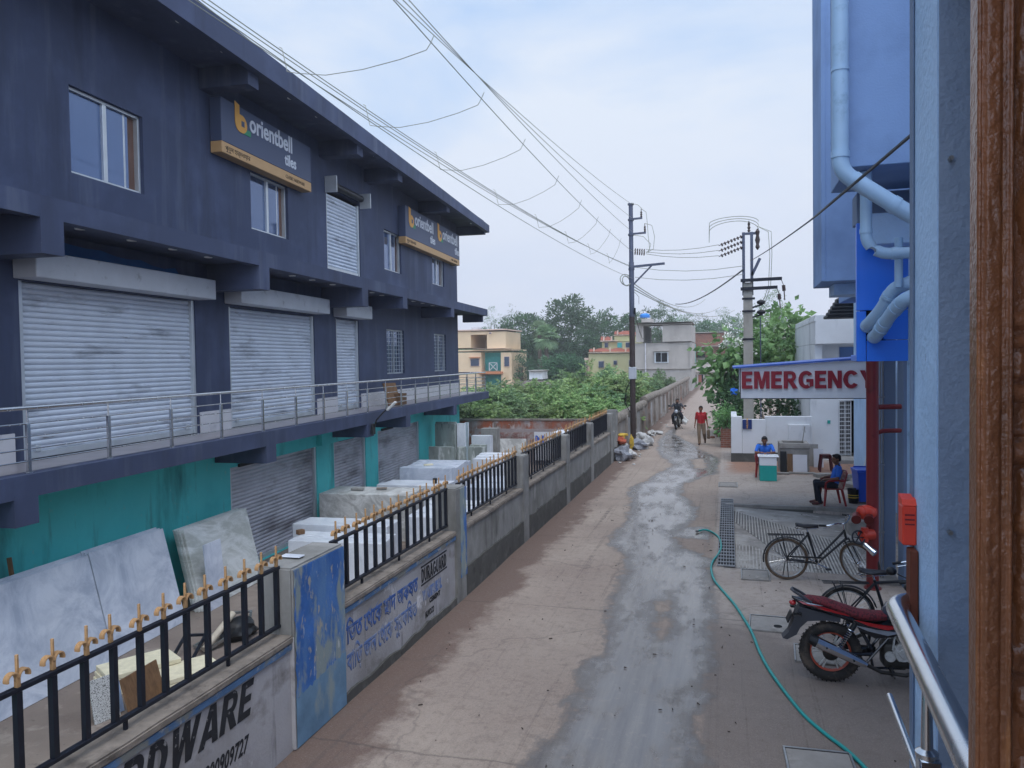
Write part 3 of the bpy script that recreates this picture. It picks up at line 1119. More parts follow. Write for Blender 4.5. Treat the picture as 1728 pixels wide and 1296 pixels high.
def rough_box(lo, hi, bev, amp, seed, cuts=5):
    mb = MB()
    mb.box(lo, hi, 0)
    bm = mb.bm
    L = [hi[i] - lo[i] for i in range(3)]
    es = [e for e in bm.edges if e.calc_length() > .8]
    bmesh.ops.subdivide_edges(bm, edges=es, cuts=cuts, use_grid_fill=True)
    bmesh.ops.bevel(bm, geom=[e for e in bm.edges if len(e.link_faces) == 2 and e.calc_face_angle(0) > .5], offset=bev, segments=2, affect='EDGES')
    for v in bm.verts:
        n = noise.noise_vector(v.co * 3.1 + Vector((seed, 0, 0)))
        v.co += Vector((n.x, n.y, n.z)) * amp
    return mb


segs = [(-4.0, 2.05)] + [(PIL[i][1], PIL[i + 1][0]) for i in range(len(PIL) - 1)]
for i, (a, b) in enumerate(segs):
    white = i <= 2
    mb = MB()
    mb.box((-4.27, a - .02, -.98), (-4.03, b + .02, 1.045))
    ws = mb.build('wall_segment', MT['wall_white'] if white else MT['concrete'], bwall, WB)
    if b - a > 2:
        cp = rough_box((-4.31, a - .01, 1.047), (-3.995, b + .01, 1.115), .014, .006, i, 12)
        cp.build('coping', MT['coping'], ws, WB)
    if white:
        mb = MB()
        mb.box((-4.029, a, .985), (-4.005, b, 1.044), .004)
        mb.build('painted_band', MT['blue_trim'], ws, WB)
    if i >= 2:
        top = .1 if i == 2 else .45
        pts = [(-4.0, a, -.02)]
        n = 24
        for k in range(n + 1):
            y = a + (b - a) * k / n
            pts.append((-4.0, y, top + .05 * noise.noise(Vector((y * 2.3, i, 0))) + .03 * noise.noise(Vector((y * 7, i, 0)))))
        pts.append((-4.0, b, -.02))
        mb = MB()
        mb.prism(pts, (-.028, 0, 0))
        mb.build('plinth', MT['plinth'], ws, WB)
for i, (a, b) in enumerate(PIL):
    ztop = 1.76 if i != 7 else 1.8
    mb = rough_box((-4.38, a, -.98), (-4.0, b, ztop), .018, .008, i * 3.3, 6)
    o = mb.build('pillar', MT['concrete'], bwall, WB)
    if i in (1, 2):
        mb = MB()
        y0 = a + .02 if i == 1 else a + .17
        z0 = .5 if i == 1 else .35
        if i == 1:
            lb = MB()
            q = [(-3.9895, a + .02, .02), (-3.9895, b - .02, .02)] + [(-3.9895, b - .02 - (b - a - .04) * k / 24, .5 + .1 * (1 - k / 24) + .05 * noise.noise(Vector((k * .8, 2, 0)))) for k in range(25)]
            lb.prism(q, (-.0055, 0, 0))
            lb.build('faded_band', mat('faded_pale_blue', '#6b8ba4', .85, var=.15, scale=3, layers=(('#4a78b0', 2.0, .56, .7, (1, 1, .4)), ('#8f9a98', 4, .55, .68, (1, 1, .4)), ('#5f6b66', 3, .62, .78, None))), o, WB)
        n = 18
        pts = [(-3.99, b - .015, z0)] + [(-3.99, b - .015 + .006 * math.sin(k * 2), z0 + (1.74 - z0) * k / n) for k in range(1, n)] + [(-3.99, b - .015, 1.735), (-3.99, y0, 1.735)]
        pts += [(-3.99, y0 + .012 * math.sin(k * 1.7) + .012, 1.735 - (1.735 - z0) * k / n) for k in range(1, n)] + [(-3.99, y0, z0)]
        mb.prism(pts, (-.006, 0, 0))
        mb.build('painted_face', MT['peel_blue'], o, WB)
    if i == 1:
        mb = MB()
        mb.box((-4.1, a - .012, .02), (-3.992, a + .004, 1.1), .003)
        mb.build('whitewashed_corner', MT['wall_white'], o, WB)
        mb = MB()
        mb.box((-.12, -.05, 0), (.1, .06, .012), .005, Matrix.Translation((-4.2, 6.75, 1.775)))
        t = mb.build('stone_chip', MT['marble_w'])
        tag(t, 'white stone chip lying on top of the blue painted pillar', 'stone chip')
MT['paint_black'] = mat('faded_black_paint', '#26262a', .9, var=.2, scale=8, layers=(('#8e8b8a', 18, .64, .7, None),))
MT['paint_blue'] = mat('faded_blue_letter_paint', '#3f5f9c', .9, var=.12, scale=6, layers=(('#8c92a2', 9, .52, .66, None),))
MT['paint_blue_pale'] = mat('pale_blue_letter_paint', '#5f77a8', .9, var=.12, scale=6, layers=(('#979aa5', 7, .45, .62, None),))


def wall_text(body, y, z, size, m, bold=.01, sx=1.0, shear=0.0, al='LEFT', sp=1.0, swell=0.0):
    M = frame(Vector((-4.0265, y, z)) - WB, (0, 1, 0), (0, 0, 1))
    return text_mesh('wall_lettering', body, size, m, bwall, M, .001, bold, al, sp, shear, sx, None, swell)


block_text('wall_lettering', 'HARDWARE', .305, 2.02, MT['paint_black'], bwall, frame(Vector((-4.029, 3.72, .655)) - WB, (0, 1, 0), (0, 0, 1)), .0005, .3, .07)
wall_text('9800909727', 5.68, .36, .2, MT['paint_black'], .004, .62, .35, 'RIGHT', 1.05)
wall_text('িভত েথেক ছাদ অকষত', 7.5, .63, .29, MT['paint_blue'], .0, .74, swell=.009)
wall_text('বািড় জল েথেক সুরকিষত', 7.5, .32, .29, MT['paint_blue_pale'], .0, .66, swell=.009)
block_text('wall_lettering', 'DURAGUARD', .19, .95, MT['paint_black'], bwall, frame(Vector((-4.029, 9.63, .692)) - WB, (0, 1, 0), (0, 0, 1)), .0005, 0, .1)
for z in (.9, .655):
    mb = MB()
    mb.box((-4.031, 9.62, z), (-4.0255, 10.6, z + .022))
    mb.build('painted_line', MT['paint_black'], bwall, WB)
wall_text('WATERSEAL', 9.66, .44, .19, MT['paint_blue_pale'], .012, .68)
wall_text('CEMENT', 9.9, .345, .09, MT['paint_black'], .006, 1.0, 0, 'LEFT', 1.25)
wall_text('NUVOCO', 9.74, .18, .12, MT['paint_black'], .004, .6)

# ------------------------------------------------------------------ iron railing panels with gold finials
bar_bm = MB()
bar_bm.box((-.02, -.02, 1.215), (.02, .02, 1.745))
bar0 = bar_bm.build('bar', MT['blackiron'])
fn = MB()
fn.box((-.009, -.009, 1.776), (.009, .009, 1.975), .003)
fn.box((-.014, -.014, 1.776), (.014, .014, 1.86), .003)
for s in (-1, 1):
    for dx in (-.012, .0, .012):
        pts = []
        for k in range(10):
            a = PI * .5 + PI * .95 * k / 9
            pts.append((dx, s * (.040 + .036 * math.cos(PI - (a - PI * .5) * 1.15)), 1.838 + .036 * math.sin((a - PI * .5) * 1.15)))
        fn.tube(pts, .009, 6)
fin0 = fn.build('finial', MT['gold'], smooth=True)
panels = [(2.5, 6.40), (7.42, 10.95), (11.42, 14.93), (15.4, 19.2), (19.7, 22.85), (23.38, 26.95)]
RLAB = ['black railing panel with gold finials at the near end, above the HARDWARE lettering', 'black railing panel with gold finials between the two blue painted pillars', 'black railing panel with gold finials just beyond the second blue painted pillar', 'black railing panel with gold finials, fourth along the wall from the near end', 'black railing panel with gold finials, fifth along the wall from the near end', 'black railing panel with gold finials, farthest along the wall']
used = False
for i, (a, b) in enumerate(panels):
    t = thing('iron_railing', RLAB[i], 'railing', (-4.15, (a + b) / 2, 0), 0, 'iron railing panels on the boundary wall')
    mb = MB()
    h = (b - a) / 2
    mb.box((-.022, -h - .01, 1.745), (.022, h + .01, 1.776), .003)
    mb.box((-.022, -h - .01, 1.185), (.022, h + .01, 1.215), .003)
    for k in (-.6, 0, .6):
        mb.box((-.012, h * k - .012, 1.1), (.012, h * k + .012, 1.186))
    mb.build('frame', MT['blackiron'], t)
    n = int(round((b - a) / .237))
    for k in range(n):
        y = -h + .1 + (2 * h - .13) * k / (n - 1)
        for p0 in (bar0, fin0):
            o = p0 if not used else p0.copy()
            if used:
                COL.objects.link(o)
            o.parent = t
            o.location = (0, y, 0)
            if p0 is fin0:
                o.rotation_euler = (R(rnd.uniform(-.5, .5)), R(rnd.uniform(-.5, .5)), 0)
        used = True

# ------------------------------------------------------------------ rear yard wall (old painted lettering)
MT['rust_wall'] = mat('old_red_distemper', '#9c8f8b', .9, var=.1, scale=2, layers=(('#8c5a48', 1.3, .46, .56, (.6, .6, .5)), ('#a2593f', 2.6, .52, .62, (1, 1, .4)), ('#b3a7a3', 4, .56, .64, (1, 1, .6)), ('#5e5049', 3, .62, .75, (1, 1, .3))))
RWB = Vector((-6, 33.5, -.9))
rw = thing('yard_wall', 'old red and grey wall with faded lettering closing the far end of the marble yard', 'wall', bw(33.5, 6, -.9), BANG)
mb = MB()
mb.box((-9.6, 33.4, -1.0), (-2.15, 33.62, 1.02))
mb.build('wall_panel', MT['rust_wall'], rw, RWB)
mb = rough_box((-9.62, 33.36, 1.02), (-2.1, 33.66, 1.09), .01, .008, 9, 12)
mb.build('coping', MT['coping'], rw, RWB)
mb = MB()
mb.box((-8.85, 33.385, -.9), (-3.4, 33.402, .66), .004)
mb.build('plaster_panel', mat('pinkish_plaster', '#978a88', .9, var=.08, layers=(('#a89d9b', 2, .5, .7, None), ('#7b6a64', 3, .6, .75, None))), rw, RWB)
M = frame(Vector((-8.7, 33.382, .14)) - RWB, (1, 0, 0), (0, 0, 1))
text_mesh('wall_lettering', 'KAMDHENU', .42, mat('faded_pale_lettering', '#b9aeac', .9, layers=(('#8c5a4a', 6, .5, .6, None),)), rw, M, .002, .012, sx=.98)
mb = MB()
mb.box((-8.74, 33.380, .1), (-6.0, 33.3845, .5))
mb.build('lettering_ground', mat('faded_red_band', '#93706a', .9, layers=(('#a39793', 5, .48, .6, None),)), rw, RWB)
MB_ = MB()
MB_.box((-.9, -.02, 0), (.9, .02, 1.25), .004, Matrix.Rotation(R(-8), 4, 'X'))
t = MB_.build('signboard', MT['white_tile'])
t.location = bw(33.1, 5.2, -.7)
t.rotation_euler = (0, 0, BANG)
tag(t, 'pale board with a blue letter N leaning against the old red yard wall', 'board')
text_mesh('lettering', 'N', .5, mat('blue_n', '#2351a8', .6), t, Matrix.Rotation(R(-8), 4, 'X') @ frame((-.85, -.022, .72), (1, 0, 0), (0, 0, 1)), .002, .03)

# ------------------------------------------------------------------ far lane wall with rounded coping
fw = thing('lane_wall', 'long old plaster wall with rounded coping and ribs along the vacant lot', 'wall', (-4.1, 45, -1))
FB = Vector((-4.1, 45, -1))
MT['old_plaster'] = mat('old_lane_plaster', '#8f8780', .95, var=.15, scale=1.5, layers=(('#756a62', 1.0, .48, .66, (1, .6, .6)), ('#aaa49f', 1.4, .56, .68, (1, .5, 1)), ('#4e453f', 2.8, .62, .78, (1, 1, .2)), ('#8a6a5a', .5, .55, .68, None)), bump=.2, bscale=25)
secs = [(28.75, 39.2, 1.5), (39.2, 47, 1.68), (47, 60, 1.62), (60, 84, 1.62)]
for a, b, zt in secs:
    mb = MB()
    mb.box((-4.26, a, -1), (-4.04, b, zt - .1))
    s = mb.build('wall_segment', MT['old_plaster'], fw, FB)
    cp = MB()
    n = int((b - a) / .4)
    cp.tube([(-4.15 + .02 * noise.noise(Vector((k, a, 0))), a + (b - a) * k / n, zt - .1 + .025 * noise.noise(Vector((k * .7, a, 3)))) for k in range(n + 1)], [.2 + .015 * noise.noise(Vector((k * .9, a, 8))) for k in range(n + 1)], 12)
    cp.build('coping', MT['coping'], s, FB, smooth=True)
Y = 31.0
k = 0
while Y < 82:
    mb = rough_box((-4.06, Y, -.5), (-3.93, Y + .28, 1.42), .012, .01, Y, 3)
    mb.build('pilaster', MT['old_plaster'], fw, FB)
    if k in (0, 1, 3, 5, 6):
        mb = MB()
        mb.box((-4.045, Y + .7, .25), (-4.03, Y + 2.2, 1.3), .004)
        mb.build('whitewash_patch', MT['wall_white'], fw, FB)
    Y += 3.1
    k += 1

# ------------------------------------------------------------------ marble yard stock


def lean_stack(label, a0, a1, Dbase, zt, Dtop, thick, n, m, cat='marble slab', group='leaning marble slabs'):
    """front slab leaning back against the wall plus the stack behind it, one thing per slab"""
    t0 = (a0 + a1) / 2
    for k in range(n):
        off = k * (thick + .012)
        jit = rnd.uniform(-.05, .05) if k else 0
        mb = MB()
        h = math.hypot(zt + .9, Dtop - Dbase)
        ang = math.atan2(Dtop - Dbase, zt + .9)
        # local: x toward lane, z up; rotated back
        hk = h * (1 + (rnd.uniform(-.03, .02) if k else 0))
        mb.box((0, -(a1 - a0) / 2, 0), (thick, (a1 - a0) / 2, hk), .003)
        o = mb.build('marble_slab', m)
        o.location = bw(t0 + jit, Dbase + off, -.9)
        o.rotation_euler = (0, -ang, BANG)
        tag(o, label if k == 0 else label.replace('front slab', '%s slab' % ('second', 'third', 'fourth', 'fifth', 'sixth')[k - 1]), cat, group)


lean_stack('front slab of the near bluish white marble stack leaning on the teal wall', 8.0, 10.34, 8.65, .74, 9.06, .03, 5, MT['marble_a'])
lean_stack('front slab of the middle white marble stack leaning on the teal wall', 10.4, 12.2, 8.68, .76, 9.1, .03, 4, MT['marble_a'])
lean_stack('front slab of the green veined marble stack leaning beside the near shutter', 12.7, 14.85, 8.68, .62, 9.05, .04, 5, MT['marble_b'])
lean_stack('small white front slab leaning against the green veined marble stack', 12.75, 13.3, 8.55, .34, 8.66, .025, 1, MT['marble_a'])
mb = MB()
mb.box((-.03, -.02, 0), (.03, .02, 1.05), .004, Matrix.Rotation(R(-8), 4, 'Y'))
t = mb.build('stick', MT['wood_brown'])
t.location = bw(9.2, 9.2, -.05)
t.rotation_euler = (0, 0, BANG)
tag(t, 'short brown stick standing behind the near marble slabs at the teal wall', 'stick')


def block(label, D0, D1, a0, a1, zt, m, zb=-.9, n=1, seed=0, name='marble_block', edge=None):
    """a stack of slabs set on edge or flat, as one countable block; n slabs shown as joints"""
    t = thing(name, label, 'marble block', bw((a0 + a1) / 2, (D0 + D1) / 2, zb), BANG)
    hx, hy = (D1 - D0) / 2, (a1 - a0) / 2
    for k in range(n):
        y0 = -hy + 2 * hy * k / n
        y1 = -hy + 2 * hy * (k + 1) / n - (.012 if n > 1 else 0)
        mb = MB()
        mb.box((-hx + rnd.uniform(-.02, .02), y0, 0), (hx + rnd.uniform(-.02, .02), y1, zt - zb + (rnd.uniform(-.05, .03) if n > 1 else 0)), .008)
        mb.build('slab', m, t)
    return t


block('large grey streaked marble block standing before the near ground floor shutter', 6.7, 9.17, 18.6, 19.8, .29, MT['marble_c'])
block('long white marble block, upper one of the two low blocks behind the fence', 6.3, 8.6, 16.1, 16.95, .06, MT['marble_w'], n=2)
block('long white marble block, lower one of the two low blocks behind the fence', 6.0, 8.15, 15.0, 15.85, -.06, MT['marble_w'], n=2)
block('flat white marble block between the streaked block and the tall white one', 6.6, 8.6, 21.2, 22.5, .1, MT['marble_w'], n=3)
block('tall pale marble block of upright slabs beside the third ground floor shutter', 6.9, 8.6, 23.1, 25.5, .33, MT['marble_a'], n=6)
block('low marble block near the fence in the middle of the yard', 5.0, 6.4, 17.6, 19.6, .0, MT['marble_w'], n=4)
block('white marble block near the fence at the far part of the yard', 5.9, 7.1, 26.5, 28.2, .25, MT['marble_w'], n=4)
block('pale block of slabs close to the fence behind the fourth railing', 4.6, 6.0, 21.5, 24.0, .05, MT['marble_a'], n=5)
block('tall bundle of green edged slabs leaning at the far teal wall', 8.42, 9.25, 28.8, 29.1, 1.3, MT['slab_edge'], n=2, name='slab_bundle')
block('low bundle of green edged slabs in front of the tall bundle', 8.2, 9.1, 27.6, 27.9, .48, MT['slab_edge'], n=2, name='slab_bundle')
block('white slab standing beside the tall green edged bundle', 8.05, 8.4, 29.0, 29.12, 1.26, MT['marble_w'], name='marble_slab')
block('small bundle of grey edged slabs between two white slabs', 7.9, 8.18, 28.2, 28.5, .42, MT['slab_edge'], name='slab_bundle')
block('bundle of grey edged slabs near the old red wall', 7.2, 7.85, 28.6, 29.0, .42, MT['slab_edge'], n=2, name='slab_bundle')
block('thin white slab upright at the corner of the teal wall', 8.6, 8.75, 31.4, 31.5, 1.1, MT['marble_w'], name='marble_slab')
block('white box shaped slab stack before the old red wall', 7.6, 8.4, 31.2, 31.8, .55, MT['marble_w'], n=2, name='marble_block')
block('grey slab stack against the old red wall', 7.6, 8.3, 32.4, 33.0, .75, MT['concrete'], name='stone_stack')
block('white slab stack at the fence end of the old red wall', 4.3, 4.9, 30.5, 32.5, .75, MT['marble_w'], n=3, name='marble_block')
mb = MB()
mb.box((-.85, -.02, 0), (.85, .02, 1.15), .004, Matrix.Rotation(R(-10), 4, 'X'))
t = mb.build('marble_slab', MT['marble_c'])
t.location = bw(33.05, 7.3, -.9)
t.rotation_euler = (0, 0, BANG)
tag(t, 'grey streaked marble slab leaning on the old red wall under the faded lettering', 'marble slab')
for i, (D, a, z, s, lab, m) in enumerate(((8.3, 19.1, .31, (.35, .12, .06), 'grey stone offcut on top of the streaked marble block', 'concrete'), (7.7, 19.3, .31, (.28, .1, .05), 'brown stone offcut on top of the streaked marble block', 'coping'), (7.8, 23.6, .36, (.3, .12, .05), 'cream stone offcut on top of the tall pale marble block', 'cream_stone'), (8.1, 15.5, -.05, (.16, .12, .1), 'brown brick lying on the lower white block', 'wood_brown'), (6.95, 21.6, .11, (.1, .1, .16), 'black rubber pad standing on the flat white marble block', 'black'))):
    mb = MB()
    mb.box((-s[0] / 2, -s[1] / 2, 0), (s[0] / 2, s[1] / 2, s[2]), .008)
    t = mb.build('stone_offcut' if i < 3 else ('brick' if i == 3 else 'rubber_pad'), MT[m])
    t.location = bw(a, D, z)
    t.rotation_euler = (0, 0, BANG + R(20 * i))
    tag(t, lab, ('offcut', 'offcut', 'offcut', 'brick', 'pad')[i])

# things lying behind the near fence
t = thing('tile_stack', 'stack of cream stone tiles lying behind the near fence', 'tile stack', on_z(235, 1150, -.9), BANG + R(-35))
for k in range(4):
    mb = MB()
    mb.box((-.3, -.55 + .02 * k, k * .075), (.3, .5, k * .075 + .068), .006)
    mb.build('tile', MT['cream_stone'], t)
t = thing('tile_stack', 'lower stack of cream stone tiles beside the brown board', 'tile stack', on_z(318, 1150, -.9), BANG + R(-35))
for k in range(3):
    mb = MB()
    mb.box((-.3, -.45 + .02 * k, k * .075), (.3, .4, k * .075 + .068), .006)
    mb.build('tile', MT['cream_stone'], t)
q = on_z(250, 1190, -.9)
mb = MB()
mb.box((-.012, -.36, 0), (.012, .36, .5), .003, Matrix.Rotation(R(-16), 4, 'Y'))
t = mb.build('board', MT['wood_brown'])
t.location = q
t.rotation_euler = (0, 0, BANG)
tag(t, 'brown board leaning against the cream tile stack behind the near fence', 'board')
q = on_z(182, 1215, -.9)
mb = MB()
mb.box((-.012, -.17, 0), (.012, .17, .55), .003, Matrix.Rotation(R(-14), 4, 'Y'))
t = mb.build('granite_piece', MT['granite'])
t.location = q
t.rotation_euler = (0, 0, BANG + R(-20))
tag(t, 'speckled black and white granite piece leaning behind the near fence', 'granite piece')
mb = MB()
mb.box((-.01, -.12, 0), (.01, .12, .45), .003, Matrix.Rotation(R(-14), 4, 'Y'))
t = mb.build('tile', mat('pale_blue_tile', '#9fb4d6', .4))
t.location = on_z(196, 1205, -.9)
t.rotation_euler = (0, 0, BANG + R(-15))
tag(t, 'pale blue tile leaning between the granite piece and the brown board', 'tile')
q = on_z(345, 1105, -.9)
mb = MB()
mb.cyl((0, 0, .08), (.05, .75, .42), .055, n=14)
t = mb.build('pipe', mat('dusty_pvc', '#b5aa98', .6), smooth=True)
t.location = q
t.rotation_euler = (0, 0, BANG)
tag(t, 'dusty cream plastic pipe propped behind the near fence', 'pipe')
for k, (px, py, rz, l, lab) in enumerate(((318, 1108, 20, .7, 'dark steel frame lying flat behind the cream tiles'), (375, 1085, -15, .8, 'grey steel frame propped beside the cream plastic pipe'), (405, 1065, 30, .7, 'pale steel frame nearest the blue painted pillar'))):
    mb = MB()
    for s in (-.16, .16):
        mb.bar((s, -l / 2, .05), (s, l / 2, .22), .04, .04)
    for y in (-l / 2, l / 2):
        mb.bar((-.18, y, .05 if y < 0 else .22), (.18, y, .05 if y < 0 else .22), .04, .04)
    t = mb.build('metal_rack', MT['dull_steel'] if k else MT['blackiron'])
    t.location = on_z(px, py, -.9)
    t.rotation_euler = (0, 0, R(rz))
    tag(t, lab, 'steel frame')
mb = MB()
mb.ball((0, 0, .12), (.3, .35, .2), 3, jit=.4, seed=4)
t = mb.build('tarpaulin', MT['black'], smooth=True)
t.location = on_z(400, 1075, -.9)
tag(t, 'crumpled black tarpaulin bundle behind the near fence', 'tarpaulin')
# ================================================================== right side: hospital, porch, pipes, yard furniture
MT['hosp_mid'] = mat('grey_blue_paint', '#7f9cc6', .75, var=.05, scale=.8, layers=(('#6882a9', .7, .5, .75, None), ('#56677f', 4, .68, .8, (1, 1, .2))), bump=.12, bscale=60)
MT['hosp_light'] = mat('pale_blue_roller_paint', '#b0cdec', .7, var=.05, scale=2, layers=(('#9bbbdc', 1.5, .5, .7, None), ('#56657a', 9, .72, .8, None)), bump=.35, bscale=38)
MT['hosp_grey'] = mat('slate_blue_paint', '#71839d', .75, var=.05, scale=1, bump=.15, bscale=50)
MT['acp'] = mat('royal_blue_cladding', '#2b78ea', .35, var=.04, scale=.7, spec=.5)
MT['pvc'] = mat('pale_blue_pvc', '#9dbcd9', .45, var=.04, scale=3, layers=(('#7f9db8', 4, .6, .75, None),))
MT['red_pipe'] = mat('dark_red_pipe_paint', '#742022', .45, var=.08, scale=4, layers=(('#571719', 5, .58, .75, None),))
MT['red_lead'] = mat('orange_red_hydrant_paint', '#b93522', .45, var=.1, scale=8)
MT['redbox'] = mat('bright_red_box', '#d6402c', .45, var=.05)
MT['chrome'] = mat('chrome', '#d8dadd', .12, 1.0, var=.03)
MT['letter_red'] = mat('dark_red_letters', '#8f2030', .4, var=.05)
MT['sign_white'] = mat('white_sign_board', '#e6e7ea', .5, var=.03, scale=.7, layers=(('#cbccd0', 1.3, .58, .8, None),))
MT['sheet_blue'] = mat('blue_roof_sheet', '#3f64b8', .5, var=.06)
MT['plastic_red'] = mat('red_plastic', '#8d1d20', .4, var=.06)
MT['plastic_maroon'] = mat('maroon_plastic', '#4a1418', .4, var=.06)
MT['bin_blue'] = mat('blue_bin_plastic', '#1d4fc0', .4, var=.05)
MT['teal_board'] = mat('teal_laminate', '#1f9e95', .5, var=.04)
MT['cement'] = mat('grey_cement', '#8f8a84', .92, var=.12, scale=2.5, layers=(('#6f6a64', 1.8, .5, .7, None), ('#aca69f', 3, .58, .72, None), ('#55504b', 5, .64, .8, (1, 1, .3))), bump=.2, bscale=40)
MT['ramp'] = mat('ribbed_ramp_cement', '#a09a93', .92, var=.12, scale=1.5, layers=(('#7a746d', 1.0, .48, .66, None), ('#bdb7b0', 2.3, .56, .7, None), ('#5b5650', 3.5, .62, .78, None)), bump=.15, bscale=40)
MT['grate'] = mat('galvanised_grate', '#9a9b9e', .5, .35, var=.15, scale=8)
MT['gate_white'] = mat('white_gate_paint', '#c9cacc', .5, var=.05)
MT['roof_tile'] = mat('black_tile_sheet', '#23262c', .6, var=.1)

hos = thing('hospital_building', 'blue and grey hospital building with royal blue cladding and pillars on the right side', 'building', (3.6, 14, 0))
HB = Vector((3.6, 14, 0))


def hpart(name, m, boxes, bev=.006, parent=None):
    mb = MB()
    for lo, hi in boxes:
        mb.box(lo, hi, bev)
    return mb.build(name, m, parent or hos, HB)


hpart('main_wall', MT['hosp_light'], [((3.75, 14.2, -.02), (10, 26, 9.6))])
hpart('near_wall', MT['hosp_mid'], [((2.25, 3.3, -.02), (10, 10.2, 9.6))])
hpart('upper_storey', MT['hosp_mid'], [((1.308, 12.0, 4.77), (3.9, 13.2, 10.2)), ((2.2, 13.21, 4.77), (3.9, 17.2, 10.2))])
hpart('edge_fin', MT['hosp_mid'], [((1.301, 11.985, 4.775), (1.36, 12.15, 10.2))], .004)
hpart('beam', MT['hosp_light'], [((1.52, 12.4, 4.6), (3.75, 13.0, 4.768)), ((2.5, 13.01, 4.6), (3.75, 17.0, 4.768))])
hpart('bay', MT['hosp_mid'], [((.99, 7.2, 5.31), (3.2, 8.3, 10.2))])
hpart('soffit_panel', MT['hosp_grey'], [((1.23, 8.31, 5.003), (3.2, 8.6, 5.3))])
a = MB()
# cladding panel with a cut-out for the pipes, made of four flush pieces with joints between them
a.box((1.225, 8.3, 4.14), (1.69, 8.36, 5.0), .004)
a.box((1.225, 8.3, 3.635), (1.312, 8.36, 4.132), .004)
a.box((1.318, 8.3, 3.635), (1.69, 8.36, 3.84), .004)
a.box((1.47, 8.3, 3.846), (1.69, 8.36, 4.134), .004)
a.box((1.228, 8.365, 3.64), (1.69, 8.7, 3.70), .004)
a.build('cladding_panel', MT['acp'], hos, HB)
hpart('duct_recess', MT['dark'], [((1.3, 8.36, 3.8), (1.5, 8.6, 4.2))], 0)
hpart('ledge_box', MT['hosp_light'], [((1.30, 7.95, 4.74), (1.75, 8.29, 5.03))])
for lo, hi in (((2.42, 13.8, -.02), (2.625, 14.15, 4.6)), ((2.64, 13.3, -.02), (2.9, 13.7, 4.6)), ((3.3, 16.9, -.02), (3.6, 17.2, 4.6))):
    hpart('pillar', MT['hosp_grey'], [(lo, hi)], .008)
hpart('pillar_step', MT['cement'], [((2.3, 13.4, -.02), (2.62, 13.79, .07))], .01)

hpart('porch_roof', MT['hosp_mid'], [((.34, -2.4, 4.86), (2.24, 2.0, 5.1)), ((.6, 2.01, 4.86), (2.24, 2.59, 5.1))])
hpart('porch_wall', MT['hosp_grey'], [((.34, -2.4, 1.9), (2.24, -2.2, 4.85))])
hpart('stair_wall', MT['hosp_grey'], [((2.1, -2.19, -.02), (2.24, 3.29, 4.85))])

# nearest pillar beside the landing
npil = thing('near_pillar', 'pale blue plastered pillar beside the stainless handrail, nearest the camera', 'pillar', (.8, 2.77, 0))
NB = Vector((.8, 2.77, 0))
mb = rough_box((.611, 2.6, -.02), (1.05, 2.945, 6.2), .012, .002, 3, 30)
mb.build('shaft', MT['hosp_light'], npil, NB)
mb = MB()
mb.box((.612, 2.594, .0), (1.045, 2.599, 6.2))  # sheet over the shaft; shade of the camera side put into its colour
mb.build('shaded_front', mat('painted_shade_front', '#8d9db4', .75, var=.06, scale=2, bump=.3, bscale=45, layers=(('#76879f', 1.2, .5, .7, None),)), npil, NB)
mb = MB()
mb.box((.6045, 2.9, 0), (.6085, 2.95, 6.2), .001)
mb.build('corner_bead', MT['hosp_grey'], npil, NB)
mb = MB()
for z in (4.28, 3.16):
    mb.cyl((.64, 2.59, z), (.64, 2.57, z), .007, n=8)
mb.build('screw_anchor', MT['dull_steel'], npil, NB)
t = thing('alarm_box', 'small bright red box mounted on the pale blue pillar', 'box', (.588, 2.9, 3.05))
mb = MB()
mb.box((-.022, -.035, .0), (.022, .035, .135), .004)
mb.prism([(-.022, -.035, .136), (-.022, .035, .136), (-.022, .035, .166), (-.022, -.02, .155)], (.044, 0, 0))
mb.build('casing', MT['redbox'], t)
mb = MB()
for k in range(3):
    mb.box((-.015, -.037, .07 + k * .016), (.015, -.0355, .075 + k * .016))
mb.build('vent', MT['red_pipe'], t)
# landing
ld = MB()
ld.box((.42, -1.5, 1.72), (2.25, 2.6, 1.9), .01)
struct(ld.build('landing', MT['cement']))

# stainless handrail
hr = thing('handrail', 'shiny stainless steel handrail with a thinner lower rail beside the pale blue pillar', 'handrail', (.5, 2.2, 1.9))
RB2 = Vector((.5, 2.2, 1.9))
mb = MB()
P = [(.455, 1.0, 2.85), (.475, 1.7, 2.85), (.515, 2.4, 2.85), (.535, 2.78, 2.85)]
for k in range(1, 8):
    a_ = PI / 2 * k / 7
    P.append((.535 + .075 * (1 - math.cos(a_)), 2.78 + .1 * math.sin(a_), 2.85))
mb.tube(P, .034, 24)
mb.build('top_rail', MT['steel'], hr, RB2, smooth=True)
mb = MB()
mb.box((.583, 2.83, 2.74), (.608, 2.895, 3.04), .003)
mb.build('wall_plate', mat('rusty_brown_plate', '#6e3a28', .7, .2, var=.2), hr, RB2)
mb = MB()
mb.cyl((.475, 1.3, 2.5), (.537, 2.93, 2.5), .0105, n=14)
mb.build('lower_rail', MT['steel'], hr, RB2, smooth=True)
mb = MB()
mb.box((.491, 2.27, 1.905), (.546, 2.325, 2.6), .004)
mb.lathe([(.03, 0), (.03, .012), (.016, .022), (.012, .24)], 14, Matrix.Translation((.515, 2.3, 2.6)))
mb.build('post', MT['steel'], hr, RB2, smooth=True)
mb = MB()
mb.cyl((.53, 2.31, 2.5), (.535, 2.25, 2.5), .02, n=14)
mb.cyl((.509, 2.235, 2.5), (.54, 2.235, 2.5), .012, n=12)
mb.build('bracket', MT['chrome'], hr, RB2, smooth=True)

